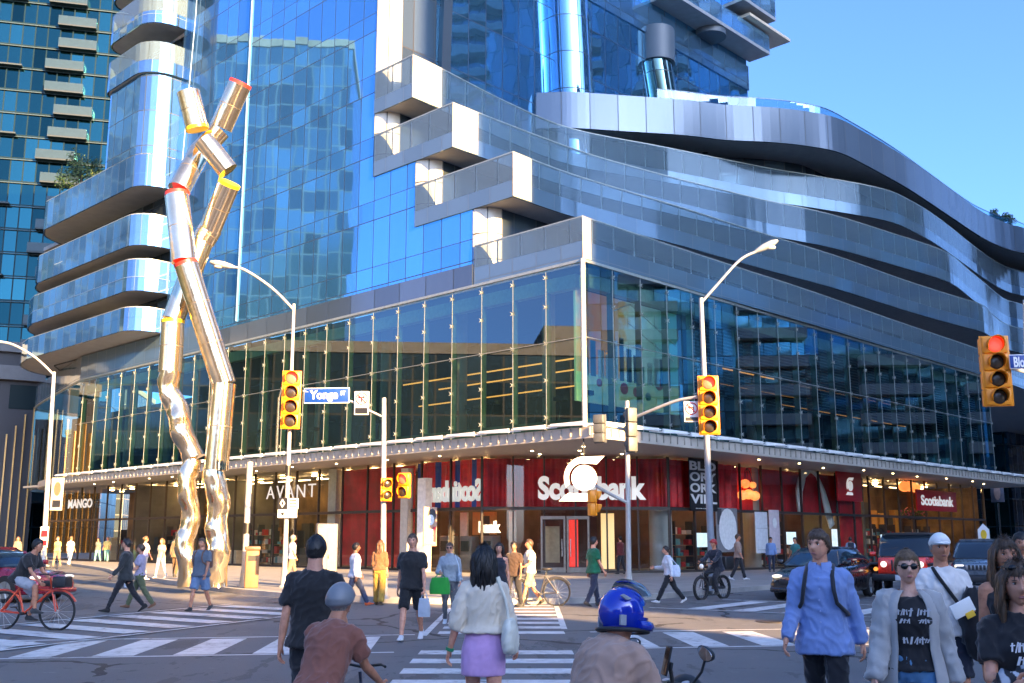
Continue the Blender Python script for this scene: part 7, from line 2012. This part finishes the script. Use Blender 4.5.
# ------------------------------------------------------------------ bicycles
def bicycle(label, loc, yaw, col, name='bicycle', cat='bicycle', wr=.34, moped=False, group=None, basket=True):
    """local x forward"""
    t = thing(name, label, cat, loc, yaw, group)
    m = mat(name + '_paint_%d_%d' % (int(col[0] * 99), int(col[2] * 99)), col, .35, .1, coat=.6)
    xr, xf = -.52, .56
    tw = .022 if not moped else .045
    for x in (xr, xf):
        b = MB(); b.tube([V((x + wr * math.cos(a), 0, wr + wr * math.sin(a))) for a in [2 * PI * i / 36 for i in range(37)]], tw, 8, caps=False); o = b.build('wheel', M_TYRE, t)
        b = MB()
        for k_ in range(14):
            a = 2 * PI * k_ / 14; b.tube([V((x, .02 * (1 if k_ % 2 else -1), wr)), V((x + (wr - tw) * math.cos(a), 0, wr + (wr - tw) * math.sin(a)))], .0028, 4)
        b.tube([V((x, -.04, wr)), V((x, .04, wr))], .03, 8); b.build('spokes', M_STEEL, o)
    b = MB(); bb_ = V((-.10, 0, .30)); seat = V((-.26, 0, .86)); hd = V((.40, 0, .88)); hd2 = V((.43, 0, .72))
    for p, q in ((bb_, seat), (bb_, hd2), (seat.lerp(bb_, .18), hd2), (V((xr, .05, wr)), bb_), (V((xr, -.05, wr)), bb_), (V((xr, .05, wr)), seat.lerp(bb_, .2)), (V((xr, -.05, wr)), seat.lerp(bb_, .2))): b.tube([p, q], .020 if not moped else .035, 8)
    b.build('frame', m, t)
    b = MB(); b.tube([hd + V((-.02, 0, .08)), hd2, V((xf, .055, wr))], .016, 8); b.tube([hd2, V((xf, -.055, wr))], .016, 8); b.build('fork', m, t)
    b = MB(); b.tube([V((.33, .30, 1.02)), V((.40, .22, 1.03)), V((.39, 0, 1.0)), V((.40, -.22, 1.03)), V((.33, -.30, 1.02))], .013, 8); b.build('handlebar', M_TRIM, t)
    b = MB(); b.ell(seat + V((-.02, 0, .06)), (.14, .075, .04), 0, 14, 8); b.tube([seat, seat + V((0, 0, .05))], .014, 6); b.build('saddle', M_TRIM, t)
    b = MB(); b.tube([bb_ + V((0, -.09, 0)), bb_ + V((0, .09, 0))], .03, 10); b.tube([bb_ + V((0, .08, 0)), bb_ + V((.12, .08, -.12))], .012, 6); b.tube([bb_ + V((0, -.08, 0)), bb_ + V((-.12, -.08, .12))], .012, 6)
    b.box(bb_ + V((.12, .13, -.12)), (.09, .09, .02)); b.box(bb_ + V((-.12, -.13, .12)), (.09, .09, .02)); b.build('pedals', M_TRIM, t)
    if moped:
        b = MB(); b.rbox((.02, 0, .50), (.42, .13, .26), .05); b.build('battery_box', M_TRIM, t)
        b = MB(); b.ell((.50, 0, .92), (.05, .07, .07), 0, 14, 8); b.build('headlight', M_HEADDIM, t)
        b = MB(); b.rbox((-.62, 0, 1.0), (.42, .40, .36), .03); b.build('delivery_box', M_TRIM, t)
        b = MB(); b.tube([(xf - wr * 1.1, 0, wr * 1.4), (xf, 0, wr * 2.15), (xf + wr * 1.1, 0, wr * 1.3)], .03, 6); b.build('mudguard', M_TRIM, t)
    else:
        for x in (xr, xf):
            b = MB(); b.tube([V((x + (wr + .05) * math.cos(a), 0, wr + (wr + .05) * math.sin(a))) for a in [PI * (.15 + .7 * i / 12) for i in range(13)]], .022, 6); b.build('mudguard', m, t)
        if basket: b = MB(); b.rbox((.62, 0, .88), (.26, .30, .20), .03); b.build('basket', M_TRIM, t)
    return t
def rider(label, loc, dx, dy, lean=28, seat=.92, **k_):
    return person(label, V(loc), toward(dx, dy), seat_z=seat, lean=lean, legs=((48, 62), (72, 68)), arms=((62 - lean * .2, 6, 22), (62 - lean * .2, 6, 22)), **k_)
def put_rider(bike_loc, dx, dy, label, **k_):
    d = V((dx, dy, 0)).normalized(); p = V(bike_loc) - d * .26
    return rider(label, (p.x, p.y, bike_loc[2]), dx, dy, **k_)
q = gnd(27, 630); dx, dy = 1, -.10
bicycle('red hire bicycle ridden to the right at the left edge', q, cyaw(dx, dy), (.62, .05, .012))
I = put_rider(q, dx, dy, 'cyclist in a black t-shirt and grey shorts on a red bicycle', H=1.74, skin_t='tan', hair='short', hcol='black', top=('tee_black', (.022, .021, .022), 'tee', .88, .03), bottom=('shorts_grey', (.32, .33, .36), 'shorts'), lod=1, lean=30)
q = gnd(537, 607); bicycle('dark bicycle pushed by the man in khaki shorts', q + V((.0, .35, 0)), cyaw(-1, -.15), (.03, .03, .035), basket=False)
q = V((-1.20, 7.5, 0)); dx, dy = .40, .92
bk = bicycle('dark bicycle under the rider with the grey helmet', q, cyaw(dx, dy), (.05, .06, .09), basket=False); bk.scale = (.76, .76, .76)
I = put_rider(q, dx, dy, 'cyclist with a grey helmet, rust coloured top and blue jeans low at the bottom left', H=1.58, skin_t='tan', hair='helmet', hcol='grey', top=('top_rust', (.26, .10, .07), 'tee', .88, .03), bottom=('jeans_blue', (.08, .20, .36), 'pants'), lod=0, lean=26, seat=.64)
q = gnd(713, 599); dx, dy = -.72, -.70
bicycle('black electric delivery bike with a box behind the saddle', q, cyaw(dx, dy), (.02, .02, .022), 'delivery_bike', 'electric bike', .31, True)
I = put_rider(q, dx, dy, 'delivery rider in dark clothes with a red headband on a black electric bike', H=1.70, skin_t='tan', hair='helmet', hcol='auburn', top=('jacket_navy', (.018, .022, .035), 'jacket', .82, .036), bottom=('trousers_dark', (.02, .02, .025), 'pants'), lod=1, lean=12, seat=.86)
q = gnd(50, 600) + V((.3, .4, 0))
q = gnd(55, 589); bicycle('dark parked bicycle on the kerb beyond the red sedan', V((q.x, q.y, 0)), cyaw(.4, -.9), (.03, .03, .03), basket=False)

# ------------------------------------------------------------------ the motorcyclist close to the camera
DX, DY = .78, .62
dm = V((DX, DY, 0)).normalized(); sm_ = V((-dm.y, dm.x, 0))
mp = V((.50, 6.0, 0)) + dm * .15
mt = thing('motorcycle', 'motorcycle with two mirrors and a phone on its handlebar at the bottom', 'motorcycle', mp, cyaw(DX, DY))
M_MOTO = mat('motorcycle_paint', (.30, .22, .02), .3, .2, coat=.8)
for x, w_ in ((-.68, .12), (.70, .10)):
    b = MB(); rr2 = .30
    b.loft([[V((x + (rr2 - .055 + .055 * math.cos(u)) * math.cos(a), math.sin(u) * w_ / 2, .30 + (rr2 - .055 + .055 * math.cos(u)) * math.sin(a))) for u in [2 * PI * i / 10 for i in range(10)]] for a in [2 * PI * i / 30 for i in range(30)]], closed=True)
    o = b.build('wheel', M_TYRE, mt)
    b = MB(); b.tube([(x, -.05, .30), (x, .05, .30)], .06, 12)
    for k_ in range(5):
        a = 2 * PI * k_ / 5; b.tube([(x, 0, .30), (x + .2 * math.cos(a), 0, .30 + .2 * math.sin(a))], .016, 6)
    b.build('rim', M_RIM, o)
b = MB(); b.loft([[V((x, w_ * math.cos(a), z + h_ * math.sin(a))) for a in [2 * PI * i / 16 for i in range(16)]] for x, w_, z, h_ in ((-.85, .03, .78, .03), (-.6, .12, .70, .09), (-.2, .14, .62, .12), (.1, .17, .72, .14), (.35, .14, .78, .13), (.48, .06, .80, .06))]); b.build('body', M_MOTO, mt)
b = MB(); b.loft([[V((x, w_ * math.cos(a), z + h_ * math.sin(a))) for a in [2 * PI * i / 16 for i in range(16)]] for x, w_, z, h_ in ((-.85, .04, .80, .03), (-.55, .14, .79, .05), (-.15, .14, .77, .05), (.05, .09, .78, .03))]); b.build('saddle', M_TRIM, mt)
b = MB(); b.rbox((0, 0, .42), (.5, .28, .34), .06); b.build('engine', M_GSTEEL, mt)
b = MB()
for sy in (-1, 1): b.tube([(.50, .09 * sy, .98), (.70, .09 * sy, .30)], .028, 10)
b.build('fork', M_STEEL, mt)
b = MB(); b.tube([(.26, .38, .97), (.36, .30, .99), (.50, .12, .96), (.50, -.12, .96), (.36, -.30, .99), (.26, -.38, .97)], .014, 10); b.build('handlebar', M_TRIM, mt)
b = MB()
for sy in (-1, 1): b.tube([(.245, .39 * sy, .969), (.33, .325 * sy, .985)], .021, 10)
b.build('grips', M_TRIM, mt)
b = MB(); b.ell((.60, 0, .90), (.12, .13, .12), 0, 16, 10); b.build('headlight', M_TRIM, mt)
for sy, tl in ((1, .35), (-1, .5)):
    b = MB(); root_ = V((.36, .27 * sy, .99)); tip = V((.40, .36 * sy, 1.16)) if sy < 0 else V((.44, .33 * sy, 1.16))
    b.tube([root_, root_.lerp(tip, .5) + V((.02, .01 * sy, 0)), tip], .009, 8); o = b.build('mirror_arm', M_TRIM, mt)
    b = MB(); Mx = Matrix.Rotation(R(8 * sy), 3, 'Z') @ Matrix.Rotation(R(-20 * sy), 3, 'X')
    rings = []
    for x, f in ((.03, .55), (.015, .9), (-.012, 1.0)):
        rings.append([tip + Mx @ V((x, math.cos(a) * .075 * f * (1 + .12 * math.sin(a)), .035 + math.sin(a) * .047 * f)) for a in [2 * PI * i / 20 for i in range(20)]])
    b.loft(rings); b.build('mirror_back', M_TRIM, o)
    b = MB(); b.loft([[tip + Mx @ V((-.0135 - d_, math.cos(a) * .068 * f * (1 + .12 * math.sin(a)), .035 + math.sin(a) * .041 * f)) for a in [2 * PI * i / 20 for i in range(20)]] for d_, f in ((0, 1), (.002, .98))]); b.build('mirror_glass', mat('mirror_silver', (.85, .87, .88), .02, 1.0, var=0), o)
mt.scale = (.86, .86, .86)
pc = V((.40, -.02, 1.05)) * .86
ph = thing('phone', 'phone upright in its black holder on the motorcycle handlebar', 'phone', mp + Matrix.Rotation(cyaw(DX, DY), 3, 'Z') @ pc, cyaw(DX, DY) - R(28))
Mx = Matrix.Rotation(R(14), 3, 'Y')
b = MB(); b.rbox((0, 0, .06), (.012, .085, .17), .012, M=Mx); b.build('phone_body', M_TRIM, ph)
k = NT('phone_screen'); k.P(Base_Color=(.02, .02, .02), Roughness=.08); n = k.noise(14, 2, k.coord()); k.link(k.ramp(n, [(.4, (.05, .03, .02)), (.62, (.16, .09, .05)), (.75, (.30, .26, .2))]), k.b.inputs['Emission Color']); k.b.inputs['Emission Strength'].default_value = .03
b = MB(); b.box((-.0075, 0, .06), (.002, .076, .155), M=Mx); b.build('screen', k.mat, ph)
b = MB(); b.tube([(0.03, 0, -.06), (.02, 0, .02)], .012, 8); b.rbox((.012, 0, .03), (.016, .10, .05), .006, M=Mx); b.build('holder', M_TRIM, ph)
I = person('motorcyclist in a taupe jacket and glossy blue helmet low at the bottom centre', (mp - dm * .26), toward(DX, DY), 1.62, skin_t='tan', hair='crop', hcol='black', top=('jacket_taupe', (.44, .28, .21), 'jacket', .82, .045), bottom=('trousers_dark', (.02, .02, .025), 'pants'), lod=0, wide=1.12, seat_z=.64, lean=26, legs=((70, 75), (70, 75)), arms=((48, 14, 26, 10), (48, 14, 26, 10)), head=(-14, 0))
# full-face helmet with raised clear visor
M_HBLUE = mat('helmet_blue', (.006, .030, .42), .16, .1, var=.05, coat=1.0)
b = MB(); nu, nv = 40, 28; D = list(sphere_dirs(nu, nv)); pts = []; keep = []
for d in D:
    p = V((d.x * .132, d.y * .158, d.z * .150 + .015))
    if d.z < 0: p.x *= 1 - .10 * d.z * d.z; 
    if d.y < 0 and d.z < 0: p.y *= 1.08
    if d.z < -.55: p.z = -.105 + (p.z + .105) * .25
    pts.append(p); keep.append(not (d.y < -.45 and -.30 < d.z < .42))
fq = [(j * nu + i, j * nu + (i + 1) % nu, (j + 1) * nu + (i + 1) % nu, (j + 1) * nu + i) for j in range(nv) for i in range(nu)]
b.add(pts, [f for f in fq if sum(keep[q] for q in f) >= 2], 0, True); hel = I['headpart'](b, 'helmet', M_HBLUE)
def hp_part(mb, nm, m):
    o = I['headpart'](mb, nm, m); o.parent = hel; return o
b = MB(); pts2 = [p * .97 for p in pts]; b.add(pts2, [f[::-1] for f in fq if sum(keep[q] for q in f) >= 2], 0, True); hp_part(b, 'helmet_lining', M_TRIM)
b = MB(); vp = []
for j in range(9):
    el = R(26 + j * 9)
    for i in range(17):
        az = R(-76 + 152 * i / 16); c_ = math.cos(az)
        vp.append(V((.146 * math.sin(az), -.186 * math.cos(el) * (.25 + .75 * c_) - .012, .160 * math.sin(el) * (.50 + .50 * c_) + .052)))
b.add(vp, [(j * 17 + i, j * 17 + i + 1, (j + 1) * 17 + i + 1, (j + 1) * 17 + i) for j in range(8) for i in range(16)], 0, True)
hp_part(b, 'visor', clear_glass('visor_clear', (.80, .84, .86), refl=.9, base=.16))
b = MB(); b.tube([V((.137 * math.cos(a), -.0 + .160 * math.sin(a), -.098)) for a in [2 * PI * i / 28 for i in range(29)]], .014, 8, caps=False); hp_part(b, 'helmet_rim', M_TRIM)
b = MB()
for sx in (-1, 1):
    b.extrude([(-.0, .0), (.055, .022), (.075, .012), (.03, -.012)], Matrix.Translation((.128 * sx, .02, .085)) @ Matrix.Rotation(PI / 2, 4, 'Z'), -.012, .006)
    b.extrude([(-.02, -.03), (.02, -.03), (.02, .03), (-.02, .03)], Matrix.Translation((.128 * sx, .075, -.045)) @ Matrix.Rotation(PI / 2, 4, 'Z'), -.012, .004)
hp_part(b, 'vents', mat('vent_grey', (.30, .32, .36), .4))
b = MB(); b.tube([V((.128 * math.sin(a), -.158 * math.cos(a) - .012, -.068)) for a in [R(-82 + 164 * i / 12) for i in range(13)]], [.03 + .004 * math.sin(PI * i / 12) for i in range(13)], 8); hp_part(b, 'chin_bar', M_HBLUE)
